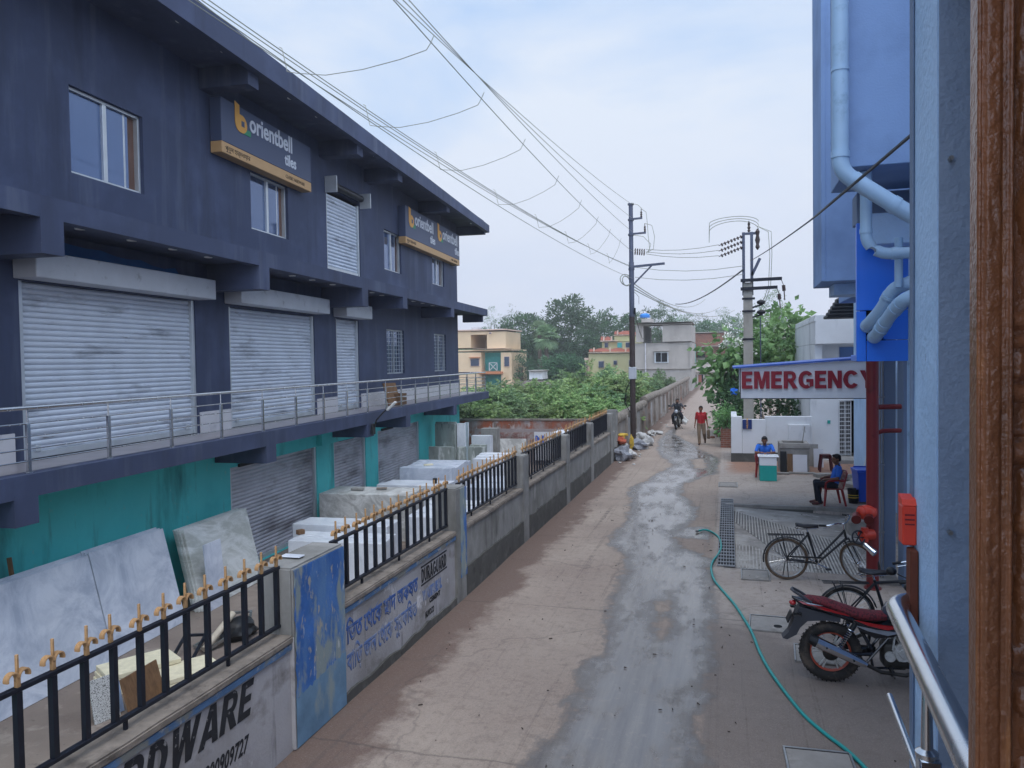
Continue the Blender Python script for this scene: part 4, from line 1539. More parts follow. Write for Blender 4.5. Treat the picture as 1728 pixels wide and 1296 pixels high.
# carved wooden door leaf, close to the camera
dl = thing('carved_door', 'brown carved wooden door edge with moulded frame at the right margin', 'door', (.6, 1.25, 1.9))
DB = Vector((.6, 1.25, 1.9))
MT['door_wood'] = mat('varnished_teak', '#7d4e32', .3, var=.22, scale=5, stretch=(5, 5, .5), layers=(('#5a3520', 2.2, .5, .7, (2, 2, .6)), ('#a56c40', 6, .56, .72, (4, 4, .5)), ('#3a2014', 14, .62, .75, (2, 2, .7))), bump=.25, bscale=70, spec=.5)


def carve(u, z):
    """relief height (metres) of the carved panel; u from the frame outward"""
    h = 0.0
    # outer edge round and two grooves of the frame
    if u < .034:
        h = .022 - .010 * math.exp(-((u - .0055) / .0022) ** 2) - .004 * math.exp(-((u - .03) / .002) ** 2)
        if u < .004:
            h -= .012 * (1 - u / .004)
    elif u < .046:
        h = .017 + .009 * math.sin((u - .034) / .012 * PI)
    else:
        v = u - .046
        h = .0
        # a robed figure: head, arm folds, bosses
        def blob(cu, cz, ru, rz, a):
            q = ((v - cu) / ru) ** 2 + ((z - cz) / rz) ** 2
            return a * math.sqrt(1 - q) if q < 1 else 0
        h = max(h, blob(.045, 3.90, .04, .07, .03), blob(.02, 4.12, .012, .05, .016), blob(.038, 4.25, .02, .04, .02), blob(.05, 4.05, .025, .12, .02))
        for k in range(7):
            h = max(h, blob(.012 + .004 * math.sin(k * 2.1), 4.02 + k * .045, .008, .028, .012))
        # moulded bands
        for cz, hw, a in ((3.745, .012, .016), (3.715, .010, .010), (3.64, .014, .014), (3.555, .017, .020), (3.585, .006, .012)):
            if abs(z - cz) < hw:
                h = max(h, a * math.sqrt(1 - ((z - cz) / hw) ** 2))
        if 3.66 < z < 3.7:
            h = max(h, .008 + (.006 if (v * 60) % 1 > .3 else 0))
        # turned colonette
        if 3.27 < z < 3.53:
            h = max(h, .015 * math.sqrt(max(0, 1 - ((v - .03) / .024) ** 2)))
            for cz in (3.46, 3.445, 3.37, 3.355, 3.34):
                h = max(h, .021 * math.sqrt(max(0, 1 - ((v - .03) / .027) ** 2)) * math.sqrt(max(0, 1 - ((z - cz) / .008) ** 2)))
        if 3.23 < z < 3.27:
            h = max(h, .012 + .006 * (z - 3.23) / .04)
        # lotus bosses below
        for k in range(10):
            cz = 3.19 - k * .052
            h = max(h, blob(.02 + .008 * (k % 2), cz, .018, .024, .017), blob(.05, cz - .02, .02, .026, .018))
        for k in range(8):
            h = max(h, blob(.03, 4.42 + k * .11, .035, .05, .02))
    return h + .0012 * noise.noise(Vector((u * 90, z * 60, 0))) + .0008 * noise.noise(Vector((u * 300, z * 40, 3)))


us = [i * .0022 for i in range(22)] + [.048 + i * .004 for i in range(30)] + [.17 + .03 * i for i in range(12)]
zs = [2.0 + i * .03 for i in range(26)] + [2.78 + i * .0065 for i in range(230)] + [4.28 + i * .03 for i in range(11)]
V = []
X0 = .347
for z in zs:
    for u in us:
        V.append((X0 + u - DB.x, 1.25 - carve(u, z) + .022 - DB.y, z - DB.z))
nu = len(us)
Fc = [(j * nu + i, j * nu + i + 1, (j + 1) * nu + i + 1, (j + 1) * nu + i) for j in range(len(zs) - 1) for i in range(nu - 1)]
o = raw('carved_panel', V, Fc, MT['door_wood'], dl, smooth=True)
mb = MB()
mb.box((X0 + .003, 1.268, 2.0), (X0 + .5, 1.31, 4.58), .003)
mb.build('leaf', MT['door_wood'], dl, DB)


# ---------------- pipes
def pipe(label, pts, r, collars=(), group='pale blue drain pipes on the hospital'):
    t = thing('drain_pipe', label, 'pipe', pts[0], 0, group)
    b = Vector(pts[0])
    # round the elbows
    Q = [Vector(pts[0])]
    for i in range(1, len(pts) - 1):
        p = Vector(pts[i])
        a = (Vector(pts[i - 1]) - p).normalized()
        c = (Vector(pts[i + 1]) - p).normalized()
        d = r * 1.6
        A, Cc = p + a * d, p + c * d
        for k in range(6):
            s = k / 5
            Q.append(A * (1 - s) ** 2 + p * 2 * s * (1 - s) + Cc * s * s)
    Q.append(Vector(pts[-1]))
    mb = MB()
    mb.tube(Q, r, 20)
    mb.build('tube', MT['pvc'], t, b, smooth=True)
    for i in range(1, len(pts) - 1):
        p = Vector(pts[i])
        for q in (pts[i - 1], pts[i + 1]):
            d = (Vector(q) - p)
            L = d.length
            d.normalize()
            if L > r * 4:
                mb = MB()
                mb.cyl(p + d * r * 1.7, p + d * r * 2.5, r * 1.1, n=20)
                mb.build('collar', MT['pvc'], t, b, smooth=True)
    for c, d in collars:
        mb = MB()
        d = Vector(d).normalized()
        mb.cyl(Vector(c) - d * .012, Vector(c) + d * .012, r * 1.08, n=20)
        mb.build('clamp', MT['pvc'], t, b, smooth=True)
    return t


pipe('thick pale blue drain pipe running down the bay and slanting behind the near pillar', [(.92, 7.08, 10.2), (.92, 7.08, 5.25), (1.45, 7.08, 4.86), (2.2, 7.08, 4.4)], .068, [((.92, 7.08, 6.1), (0, 0, 1))])
pipe('pale blue drain pipe with an elbow turning level in front of the blue cladding', [(1.17, 7.4, 5.3), (1.17, 7.4, 4.68), (1.29, 7.4, 4.58), (1.9, 7.4, 4.58)], .05)
pipe('upper one of two pale blue pipes entering the cut-out in the blue cladding', [(1.75, 7.6, 4.36), (1.46, 7.7, 4.32), (1.385, 7.9, 4.12), (1.31, 8.1, 4.0), (1.33, 8.6, 3.95)], .062)
pipe('lower one of two pale blue pipes entering the cut-out in the blue cladding', [(1.75, 7.4, 4.24), (1.5, 7.45, 4.2), (1.42, 7.75, 4.05), (1.36, 8.05, 3.88), (1.4, 8.6, 3.86)], .06)
pipe('thin pale blue pipe standing upright beside the slate blue pillars', [(2.70, 13.1, 4.6), (2.70, 13.1, 0)], .05)
pipe('short pale blue branch pipe under the ledge box', [(1.47, 7.6, 4.74), (1.47, 7.6, 4.3)], .035)

# red fire main with hydrant inlets
fm = thing('fire_main', 'dark red fire main pipe with twin hydrant inlets in front of the slate pillars', 'fire pipe', (2.17, 13.17, 0))
FB2 = Vector((2.17, 13.17, 0))
mb = MB()
mb.cyl((2.17, 13.17, 0), (2.17, 13.17, 4.7), .092, n=20)
mb.cyl((2.17, 13.17, 0), (2.17, 13.17, .02), .13, n=20)
mb.build('riser', MT['red_pipe'], fm, FB2, smooth=True)
for z in (2.877, 2.5):
    mb = MB()
    if z > 2.6:
        mb.tube([(2.2, 13.17, z), (2.6, 13.3, z)], .04, 12)
    else:
        mb.tube([(2.2, 13.17, z - .04), (2.27, 13.18, z - .02), (2.32, 13.2, z), (2.6, 13.3, z)], .035, 12)
    mb.build('branch', MT['red_pipe'], fm, FB2, smooth=True)
mb = MB()
mb.ball((2.06, 13.05, 1.23), (.15, .11, .12), 3)
mb.cyl((2.17, 13.15, 1.23), (1.98, 13.02, 1.24), .1, n=16)
mb.build('inlet_body', MT['red_lead'], fm, FB2, smooth=True)
for dx in (-.12, .06):
    mb = MB()
    mb.cyl((2.03 + dx, 13.0, 1.19), (2.01 + dx, 12.88, 1.15), .062, n=16)
    mb.cyl((2.01 + dx, 12.885, 1.152), (2.008 + dx, 12.86, 1.147), .072, n=16)
    mb.build('inlet_cap', mat('dark_red_cap', '#5a1512', .4), fm, FB2, smooth=True)
mb = MB()
mb.cyl((2.16, 13.1, .88), (1.98, 13.0, .88), .085, n=16)
mb.cyl((2.03, 13.0, .78), (2.03, 13.0, 1.0), .055, n=14)
mb.build('valve_body', MT['red_lead'], fm, FB2, smooth=True)
mb = MB()
mb.torus(.1, .014, 24, 8, Matrix.Translation((1.93, 12.93, .86)) @ Matrix.Rotation(R(75), 4, 'X') @ Matrix.Rotation(R(20), 4, 'Y'))
for k in range(3):
    q = Matrix.Translation((1.93, 12.93, .86)) @ Matrix.Rotation(R(75), 4, 'X') @ Matrix.Rotation(R(20), 4, 'Y')
    mb.bar(q @ Vector((.1 * math.cos(k * PI / 3), .1 * math.sin(k * PI / 3), 0)), q @ Vector((-.1 * math.cos(k * PI / 3), -.1 * math.sin(k * PI / 3), 0)), .014, .014)
mb.build('hand_wheel', MT['blackiron'], fm, FB2, smooth=True)
mb = MB()
mb.cyl((2.03, 12.98, .74), (2.12, 12.9, .66), .045, n=14)
mb.cyl((2.12, 12.9, .66), (2.16, 12.87, .63), .055, n=14)
mb.build('coupling', MT['chrome'], fm, FB2, smooth=True)
for x, lab in ((2.36, 'thin grey conduit pipe beside the dark red fire main'), (2.40, 'thin grey conduit pipe nearest the slate blue pillar')):
    t = thing('conduit_pipe', lab, 'conduit', (x, 13.6, 0))
    mb = MB()
    mb.cyl((0, 0, 0), (0, 0, 4.6), .012, n=8)
    mb.build('tube', MT['dull_steel'], t, smooth=True)
    for z in (.8, 1.9, 3.0):
        mb = MB()
        mb.box((-.02, -.016, z), (.02, .02, z + .03))
        mb.build('clip', MT['dull_steel'], t)

# ---------------- EMERGENCY porch
pc = thing('porch_sign', 'white EMERGENCY sign board with dark red letters under a blue sheet roof', 'sign', (1.6, 17.5, 0))
PB = Vector((1.6, 17.5, 0))
mb = MB()
mb.prism([(.25, 17.5, 2.796), (3.03, 17.5, 2.796), (3.03, 17.5, 3.62), (.25, 17.5, 3.455)], (0, .08, 0))
mb.build('board', MT['sign_white'], pc, PB)
mb = MB()
mb.box((.236, 17.49, 2.79), (.2495, 17.585, 3.45))
mb.box((.25, 17.49, 2.78), (3.03, 17.585, 2.795))
mb.build('edge_trim', MT['blackiron'], pc, PB)
mb = MB()
mb.prism([(.09, 17.42, 3.445), (3.2, 17.42, 3.64), (3.2, 17.42, 3.68), (.09, 17.42, 3.475)], (0, 3.2, 0))
mb.build('roof_sheet', MT['sheet_blue'], pc, PB)
mb = MB()
mb.box((.25, 20.5, 2.8), (3.3, 20.56, 3.42))
mb.build('rear_fascia', MT['sign_white'], pc, PB)
mb = MB()
mb.box((3.032, 17.5, 2.8), (3.3, 17.58, 3.62))
mb.build('side_fascia', MT['sign_white'], pc, PB)
M = frame(Vector((.272, 17.5, 3.005)) - PB, (1, 0, 0), (0, 0, 1))
block_text('letter', 'EMERGENCY', .372, 2.66, MT['letter_red'], pc, M, .045, 0, .055)

# ---------------- ramp, gratings, covers
rp = MB()
n = 60
pts = []
for i in range(n):
    x0 = RAMP[0] + (RAMP[1] - RAMP[0]) * i / n
    x1 = RAMP[0] + (RAMP[1] - RAMP[0]) * (i + 1) / n
    rp.poly([(x0, RAMP[2], ramp_z(x0)), (x1, RAMP[2], ramp_z(x1)), (x1, RAMP[3], ramp_z(x1)), (x0, RAMP[3], ramp_z(x0))])
o = struct(rp.build('ramp', MT['ramp']))
db = MB()  # darker sheet under the ribs, to raise their contrast
RHI = lambda x: min(19.6, 19.4 - 1.2 * x)
RLO = lambda x: max(14.15, 18.3 - 3.3 * x)
for i in range(40):
    x = .12 + i * .058
    yc = 18.9 - i * .075
    db.poly([(x - .03, RLO(x - .03), ramp_z(x - .03) + .004), (x + .0275, RLO(x + .0275), ramp_z(x + .0275) + .004), (x + .0275, RHI(x + .0275), ramp_z(x + .0275) + .004), (x - .03, RHI(x - .03), ramp_z(x - .03) + .004)])
struct(db.build('ramp_dark_band', mat('dark_ramp_cement', '#6b6763', .8, var=.15, scale=3, layers=(('#8f8a84', 1.6, .5, .7, None), ('#4f4b47', 4, .58, .75, None)))))
rb = MB()
for i in range(40):
    # cast ribs in two diagonal bands
    x = .12 + i * .058
    yc = 18.9 - i * .075
    for (ya, yb) in ((RLO(x) + .1 * noise.noise(Vector((i * .9, 0, 0))), RHI(x) + .12 * noise.noise(Vector((i * .7, 4, 0)))),):
        rb.bar((x, max(14.1, ya), ramp_z(x) + .006), (x + .03, min(19.6, yb), ramp_z(x) + .006), .022, .022)
for i in range(30):
    x = .1 + i * .06
    yc = 16.3 - 1.3 * x
    if yc > 14.3:
        rb.bar((x, 14.08, ramp_z(x) + .004), (x + .03, yc, ramp_z(x) + .004), .018, .016)
o = rb.build('ramp_ribs', mat('pale_rib_cement', '#b3aea7', .9, var=.15, scale=6, layers=(('#8a857d', 3, .5, .7, None),)))
struct(o)
mb = rough_box((-.1, 19.852, -.25), (2.95, 20.0, .03), .008, .006, 5, 10)
struct(mb.build('ramp_kerb', MT['cement']))
mb = MB()
mb.box((-.08, 19.846, -.13), (1.95, 19.851, -.045))
struct(mb.build('kerb_channel', MT['plinth']))
mb = rough_box((2.45, 17.6, -.25), (3.3, 18.3, .16), .02, .01, 8, 3)
o = mb.build('concrete_block', MT['cement'])
tag(o, 'low rough cement block at the ramp foot beside the dark red fire main', 'block')


def grating(label, x0, x1, y0, y1):
    t = thing('drain_grating', label, 'grating', ((x0 + x1) / 2, (y0 + y1) / 2, 0))
    b = Vector(((x0 + x1) / 2, (y0 + y1) / 2, 0))
    mb = MB()
    n = 6
    for i in range(n + 1):
        x = x0 + (x1 - x0) * i / n
        mb.box((x - .005, y0, .005), (x + .005, y1, .03))
    k = int((y1 - y0) / .24)
    for j in range(k + 1):
        y = y0 + (y1 - y0) * j / k
        mb.box((x0, y - .014, .008), (x1, y + .014, .032))
    mb.build('lattice', MT['grate'], t, b)
    mb = MB()
    mb.box((x0 - .01, y0, .0145), (x1 + .01, y1, .0155))
    mb.build('channel', MT['dark'], t, b)
    return t


grating('long galvanised drain grating between the lane and the ribbed ramp', -.21, .085, 14.0, 20.6)


def cover(label, x0, x1, y0, y1, m='cement', hole=False, rot=0):
    cx, cy = (x0 + x1) / 2, (y0 + y1) / 2
    hx, hy = (x1 - x0) / 2, (y1 - y0) / 2
    t = thing('chamber_cover', label, 'cover', (cx, cy, .012), R(rot))
    mb = rough_box((-hx, -hy, -.02), (hx, hy, .012), .004, .003, cx, 3)
    mb.build('lid', MT[m], t)
    mb = MB()
    w_ = .022
    mb.box((-hx - w_, hy + .004, -.02), (hx + w_, hy + w_ + .004, .02))
    mb.box((-hx - w_, -hy, -.02), (-hx - .004, hy, .02))
    mb.box((hx + .004, -hy, -.02), (hx + w_, hy, .02))
    mb.build('rim', MT['dull_steel'], t)
    mb = MB()
    mb.box((-hx - .003, hy + .0005, .0), (hx + .003, hy + .0035, .014))
    mb.box((-hx - .0035, -hy, 0), (-hx - .0005, hy, .014))
    mb.build('gap', MT['dark'], t)
    if hole:
        mb = MB()
        mb.cyl((hx * .25, -hy * .3, .005), (hx * .25, -hy * .3, .018), .055, n=16)
        mb.build('hole', MT['dark'], t)
    return t


cover('cement chamber cover with a round hole, between the green hose and the motorcycle', .27, .84, 10.75, 11.35, hole=True, rot=-3)
cover('cement chamber cover half under the motorcycle rear wheel', .78, 1.4, 9.75, 10.3, rot=-3)
cover('cement chamber cover nearest the camera, beside the green hose', .5, 1.05, 6.9, 7.55, rot=2)
cover('pale cement slab cover at the near corner of the ribbed ramp', .2, .62, 13.2, 13.8)
cover('small pale cement cover in the ground left of the seated guard', -.28, .2, 22.6, 23.3)

# hose
hs = thing('garden_hose', 'teal green garden hose snaking over the ground past the drain grating', 'hose', (0, 10, 0))
HP = [(1178, 896), (1190, 894), (1202, 898), (1213, 907), (1217, 922), (1212, 935), (1203, 947), (1200, 960), (1205, 978), (1218, 995), (1238, 1018), (1256, 1045), (1270, 1070), (1281, 1098), (1298, 1130), (1325, 1168), (1358, 1208), (1395, 1240), (1428, 1265), (1462, 1298), (1490, 1335), (1510, 1380)]
ctrl = [on_z(x, y, .022) for x, y in HP]
P = []
for i in range(len(ctrl) - 1):
    p0, p1, p2, p3 = ctrl[max(0, i - 1)], ctrl[i], ctrl[i + 1], ctrl[min(len(ctrl) - 1, i + 2)]
    for k in range(6):
        s = k / 6
        P.append(.5 * ((2 * p1) + (p2 - p0) * s + (2 * p0 - 5 * p1 + 4 * p2 - p3) * s * s + (3 * p1 - p0 - 3 * p2 + p3) * s ** 3))
P.append(ctrl[-1])
mb = MB()
mb.tube(P, .019, 10)
mb.build('tube', mat('teal_hose', '#1f8f8a', .4, var=.06), hs, (0, 10, 0), smooth=True)
mb = MB()
d = (P[0] - P[1]).normalized()
mb.cyl(P[0], P[0] + d * .06, .024, n=12)
mb.build('nozzle', MT['dull_steel'], hs, (0, 10, 0))

# ---------------- guard corner
dk = thing('desk', 'small white and teal registration desk with open registers in front of the seated guard', 'desk', (1.11, 24.2, 0))
mb = MB()
mb.box((-.24, -.25, 0), (.24, .2, .46), .006)
mb.build('lower_panel', MT['teal_board'], dk)
mb = MB()
mb.box((-.24, -.252, .462), (.24, .2, .71), .006)
mb.build('upper_panel', MT['sign_white'], dk)
mb = MB()
mb.box((-.29, -.28, .712), (.3, .28, .74), .008)
mb.build('top', MT['sign_white'], dk)
for k, (x, lab) in enumerate(((-.12, 'open register lying on the left half of the desk top'), (.14, 'open register lying on the right half of the desk top'))):
    t = thing('register_book', lab, 'book', (1.11 + x, 24.1, .741), R(12 - 30 * k))
    for s in (-1, 1):
        mb = MB()
        pts = [(0, 0, 0), (s * .11, 0, 0), (s * .11, 0, .012), (s * .06, 0, .02), (0, 0, .008)]
        mb.prism(pts, (0, .16, 0))
        mb.build('page', MT['lamp_white'], t)


def chair(label, loc, rz, group=None):
    t = thing('plastic_chair', label, 'chair', loc, rz, group)
    # front is local -Y
    mb = MB()
    mb.box((-.21, -.22, .40), (.21, .2, .425), .012, seg=2)
    mb.build('seat', MT['plastic_red'], t)
    mb = MB()
    for x in (-.17, -.085, 0, .085, .17):
        mb.bar((x, .2, .42), (x * 1.05, .3, .82), .035, .012)
    mb.tube([(-.22, .2, .42), (-.22, .25, .62), (-.2, .3, .8), (-.1, .315, .85), (.1, .315, .85), (.2, .3, .8), (.22, .25, .62), (.22, .2, .42)], .022, 8)
    mb.build('backrest', MT['plastic_red'], t, smooth=True)
    for s in (-1, 1):
        mb = MB()
        mb.tube([(s * .22, .24, .62), (s * .25, .05, .64), (s * .25, -.14, .63), (s * .24, -.21, .58), (s * .225, -.22, .42)], .02, 8, flat=1.3)
        mb.build('armrest', MT['plastic_red'], t, smooth=True)
        mb = MB()
        mb.tube([(s * .2, -.2, .41), (s * .235, -.245, 0)], [.034, .026], 8)
        mb.build('leg', MT['plastic_red'], t, smooth=True)
        mb = MB()
        mb.tube([(s * .19, .18, .41), (s * .225, .27, 0)], [.034, .026], 8)
        mb.build('leg', MT['plastic_red'], t, smooth=True)
    return t


chair('red plastic chair behind the small white and teal desk', (1.02, 24.86, 0), R(0), 'red plastic chairs of the guards')
chair('red plastic chair under the guard who sits sideways near the ramp', (2.44, 20.42, 0), R(-80), 'red plastic chairs of the guards')
for k in range(3):
    t = thing('plastic_stool', ('lowest maroon plastic stool of the stack by the white wall', 'middle maroon plastic stool of the stack by the white wall', 'topmost maroon plastic stool of the stack by the white wall')[k], 'stool', (2.96, 26.3, .05 * k), 0, 'stacked maroon plastic stools')
    mb = MB()
    mb.box((-.15, -.15, .42), (.15, .15, .45), .02, seg=2)
    mb.build('seat', MT['plastic_maroon'], t)
    for sx_ in (-1, 1):
        for sy_ in (-1, 1):
            mb = MB()
            mb.tube([(sx_ * .135, sy_ * .135, .43), (sx_ * .185, sy_ * .185, 0)], [.035, .03], 6)
            mb.build('leg', MT['plastic_maroon'], t)
tk = thing('cement_tank', 'open grey cement water tank standing against the white wall behind the desk', 'tank', (2.01, 26.6, 0))
mb = MB()
mb.box((-.45, -.5, 0), (.45, -.38, .9), .01)
mb.box((-.45, .38, 0), (.45, .5, .9), .01)
mb.box((-.45, -.379, 0), (-.33, .379, .9), .01)
mb.box((.33, -.379, 0), (.45, .379, .9), .01)
mb.box((-.329, -.379, 0), (.329, .379, .6))
mb.build('basin', MT['cement'], tk)
mb = MB()
mb.box((-.48, -.53, .74), (.48, -.505, .86), .01)
mb.build('rim_band', MT['cement'], tk)
for lab, x0, x1, h, m, tilt in (('black board leaning against the cement tank', 1.57, 1.76, .66, 'black', 10), ('brown board leaning against the cement tank', 1.78, 1.95, .58, 'wood_brown', 8), ('white board leaning against the cement tank', 1.95, 2.38, .56, 'white_tile', 12)):
    mb = MB()
    mb.box((-(x1 - x0) / 2, -.012, 0), ((x1 - x0) / 2, .012, h), .003, Matrix.Rotation(R(-tilt), 4, 'X'))
    o = mb.build('board', MT[m])
    o.location = ((x0 + x1) / 2, 25.93 if m != 'white_tile' else 25.9, .0)
    tag(o, lab, 'board')
mb = MB()
mb.bar((0, 0, 0), (.08, .05, .5), .03, .03)
o = mb.build('stick', MT['cement'])
o.location = (2.32, 26.9, .88)
tag(o, 'pale stick standing up from the cement tank', 'stick')
for k, (x, y, w_, h, lab) in enumerate(((2.62, 27.4, .5, .75, 'grey cement sheet leaning behind the maroon stools'), (2.85, 27.2, .3, .62, 'white narrow sheet leaning behind the maroon stools'))):
    mb = MB()
    mb.box((-w_ / 2, -.01, 0), (w_ / 2, .01, h), .003, Matrix.Rotation(R(-14), 4, 'X'))
    o = mb.build('cement_sheet', MT['cement'] if not k else MT['white_tile'])
    o.location = (x, y, 0)
    tag(o, lab, 'sheet')
for k, (p, sz, rz, rx, lab) in enumerate((((2.75, 25.1), (.5, .3, .1), 20, 0, 'flat cement slab on the ground in front of the maroon stools'), ((3.1, 24.3), (.9, .35, .12), 35, -8, 'long cement slab lying aslant beside the maroon stools'), ((3.3, 23.0), (.6, .4, .1), 60, 6, 'broken cement slab near the blue bin'), ((3.2, 21.7), (.5, .2, .1), 70, 24, 'tilted cement slab piece just behind the blue bin'), ((1.6, 25.4), (.4, .2, .06), 5, 0, 'low cement piece on the ground right of the desk'), ((2.2, 25.6), (.8, .16, .05), 3, 0, 'long brown cement strip on the ground before the tank'))):
    mb = rough_box((-sz[0] / 2, -sz[1] / 2, 0), (sz[0] / 2, sz[1] / 2, sz[2]), .01, .008, k, 2)
    o = mb.build('cement_slab', MT['cement'])
    o.location = (p[0], p[1], .0 if not rx else .06)
    o.rotation_euler = (R(rx), 0, R(rz))
    tag(o, lab, 'slab')
bn = thing('wheelie_bin', 'blue plastic wheelie bin with a lid behind the dark red fire main', 'bin', (3.28, 20.9, 0), R(8))
mb = MB()
mb.prism([(-.2, -.22, .05), (.2, -.22, .05), (.2, .2, .05), (-.2, .2, .05)], (0, 0, .02))
bm_ = mb.bm
top = [(-.26, -.29, .8), (.26, -.29, .8), (.26, .25, .8), (-.26, .25, .8)]
bot = [(-.2, -.22, .05), (.2, -.22, .05), (.2, .2, .05), (-.2, .2, .05)]
for i in range(4):
    j = (i + 1) % 4
    mb.poly([bot[i], bot[j], top[j], top[i]])
mb.poly(top)
mb.box((-.275, -.305, .77), (.275, .265, .81), .01)
mb.build('body', MT['bin_blue'], bn)
mb = MB()
mb.box((-.285, -.315, .812), (.285, .27, .85), .014, seg=2)
mb.bar((-.2, .3, .86), (.2, .3, .86), .03, .03)
mb.build('lid', MT['bin_blue'], bn)
for s in (-1, 1):
    mb = MB()
    mb.cyl((s * .21, .2, .09), (s * .25, .2, .09), .09, n=16)
    mb.build('wheel', MT['black'], bn, smooth=True)
bk = thing('bucket', 'black bucket with a yellow band beside the blue wheelie bin', 'bucket', (2.98, 20.75, 0))
mb = MB()
mb.lathe([(.11, 0), (.14, .34), (.15, .36), (.135, .355), (.105, .02)], 20)
mb.build('body', MT['black'], bk, smooth=True)
for z in (.14, .2):
    mb = MB()
    mb.lathe([(.124 + z * .03, z), (.128 + z * .03, z), (.129 + z * .03, z + .02), (.125 + z * .03, z + .02)], 20)
    mb.build('band', mat('yellow_band', '#d9b43a', .5), bk)
mb = MB()
mb.cyl((3.3, 21.6, .5), (3.45, 21.8, 1.05), .016, n=8)
o = mb.build('mop_handle', MT['lamp_white'])
tag(o, 'white mop handle leaning behind the blue wheelie bin', 'mop handle')

# ---------------- white compound wall and white house
cw = thing('compound_wall', 'low white compound wall with grey plinth behind the guard desk', 'wall', (1.4, 28.3, 0))
CB2 = Vector((1.4, 28.3, 0))
mb = MB()
mb.box((.07, 28.2, .3), (.44, 28.4, 1.6), .01)
mb.box((.446, 28.205, .3), (1.22, 28.4, 1.5), .01)
mb.box((.07, 28.401, .3), (.27, 30.5, 1.62), .01)
mb.box((1.22, 28.6, .3), (2.78, 28.8, 1.58), .01)
mb.box((2.0, 28.5, .3), (2.7, 28.599, 1.3), .01)
mb.build('wall_panel', MT['white'], cw, CB2)
mb = rough_box((.06, 28.18, -.02), (1.23, 28.42, .3), .01, .006, 2, 4)
mb.build('plinth', MT['plinth'], cw, CB2)
mb = MB()
mb.box((1.23, 28.58, -.02), (2.78, 28.82, .3), .01)
mb.build('plinth', MT['plinth'], cw, CB2)
wf = thing('welcome_flag', 'small dark blue cloth sign hung on the white wall below the concrete pole', 'sign', (.61, 28.16, 1.17))
mb = MB()
mb.box((-.155, -.012, 0), (.155, .012, .33), .004)
mb.build('cloth', mat('navy_cloth', '#24386e', .8), wf)
text_mesh('lettering', 'WELCOME', .075, MT['yellow'], wf, frame((.03, -.0125, .015), (0, 0, 1), (-1, 0, 0)), .001, .002)
wh = thing('white_house', 'white two storey house with an overhanging upper wall and lattice gates behind the porch', 'house', (5, 33, 0))
WB2 = Vector((5, 33, 0))
mb = MB()
mb.box((2.96, 29.3, 4.1), (9, 38, 5.15), .02)
mb.box((2.96, 30.4, 2.9), (9, 37.9, 4.1))
mb.box((2.97, 29.5, 2.4), (3.22, 30.4, 4.1), .01)
mb.box((2.79, 29.3, -.02), (3.74, 38, 2.95), .01)
mb.box((4.6, 29.4, -.02), (9, 38, 2.95), .01)
mb.box((3.741, 29.32, 2.1), (4.6, 38, 2.95))
mb.build('wall', MT['white'], wh, WB2)
mb = MB()
mb.box((2.94, 29.27, 4.92), (3.0, 38, 5.02))
mb.build('drip_edge', MT['white'], wh, WB2)
mb = MB()
mb.box((3.75, 31.5, 0), (4.59, 31.6, 2.1))
mb.build('dark_doorway', MT['dark'], wh, WB2)
mb = MB()
mb.box((3.9, 30.38, 3.2), (4.5, 30.399, 4.0))
mb.build('window', MT['glass'], wh, WB2)


def lattice(x0, x1, y, z0, z1, rot, hinge):
    g = MB()
    Mh = Matrix.Translation((hinge, y, 0)) @ Matrix.Rotation(R(rot), 4, 'Z') @ Matrix.Translation((-hinge, -y, 0))
    for x in (x0, x1, (x0 + x1) / 2):
        g.bar((x, y, z0), (x, y, z1), .03, .03, Mh)
    k = 14
    for i in range(k + 1):
        z = z0 + (z1 - z0) * i / k
        g.bar((x0, y, z), (x1, y, z), .02, .02, Mh)
    for i in range(1, 6):
        x = x0 + (x1 - x0) * i / 6
        g.bar((x, y, z0), (x, y, z1), .012, .012, Mh)
    return g.build('lattice_gate', MT['gate_white'], wh, WB2)


lattice(3.75, 4.15, 29.3, .05, 2.08, 12, 3.75)
lattice(4.6, 5.1, 29.28, .05, 2.08, 8, 5.1)
mb = MB()
mb.box((3.36, 29.28, 1.28), (3.46, 29.3, 1.4), .005)
mb.build('switch_box', MT['teal_board'], wh, WB2)
mb = MB()
mb.box((3.6, 28.2, -.02), (5.2, 29.28, .14), .02)
o = mb.build('doorstep', MT['cement'], wh, WB2)
tl = thing('tile_awning', 'black ribbed tile awning sloping out above the white house', 'awning', (3.6, 27.0, 4.9))
mb = MB()
for k in range(6):
    mb.box((-.55 + .07 * k, -.5, .0 + .11 * k), (1.2, .6, .1 + .11 * k), .02)
    mb.tube([(-.56 + .07 * k, -.52, .1 + .11 * k), (1.2, -.52, .1 + .11 * k)], .035, 8)
mb.build('tile_rows', MT['roof_tile'], tl, smooth=True)
bp = thing('brick_planter', 'low red brick planter at the lane edge beside the white compound wall', 'planter', (-.13, 32.9, 0))
MT['brick'] = brick_mat('red_brick', '#8a5340', '#744434', '#8e8278', 1.0, layers=(('#4d3d34', 2.2, .55, .75, None),))
mb = rough_box((-.2, -.4, -.02), (.2, .6, .78), .01, .008, 4, 3)
mb.build('brickwork', MT['brick'], bp)
mb = MB()
mb.box((-.15, -.35, .78), (.15, .55, .8), .005)
mb.build('soil', earth, bp)
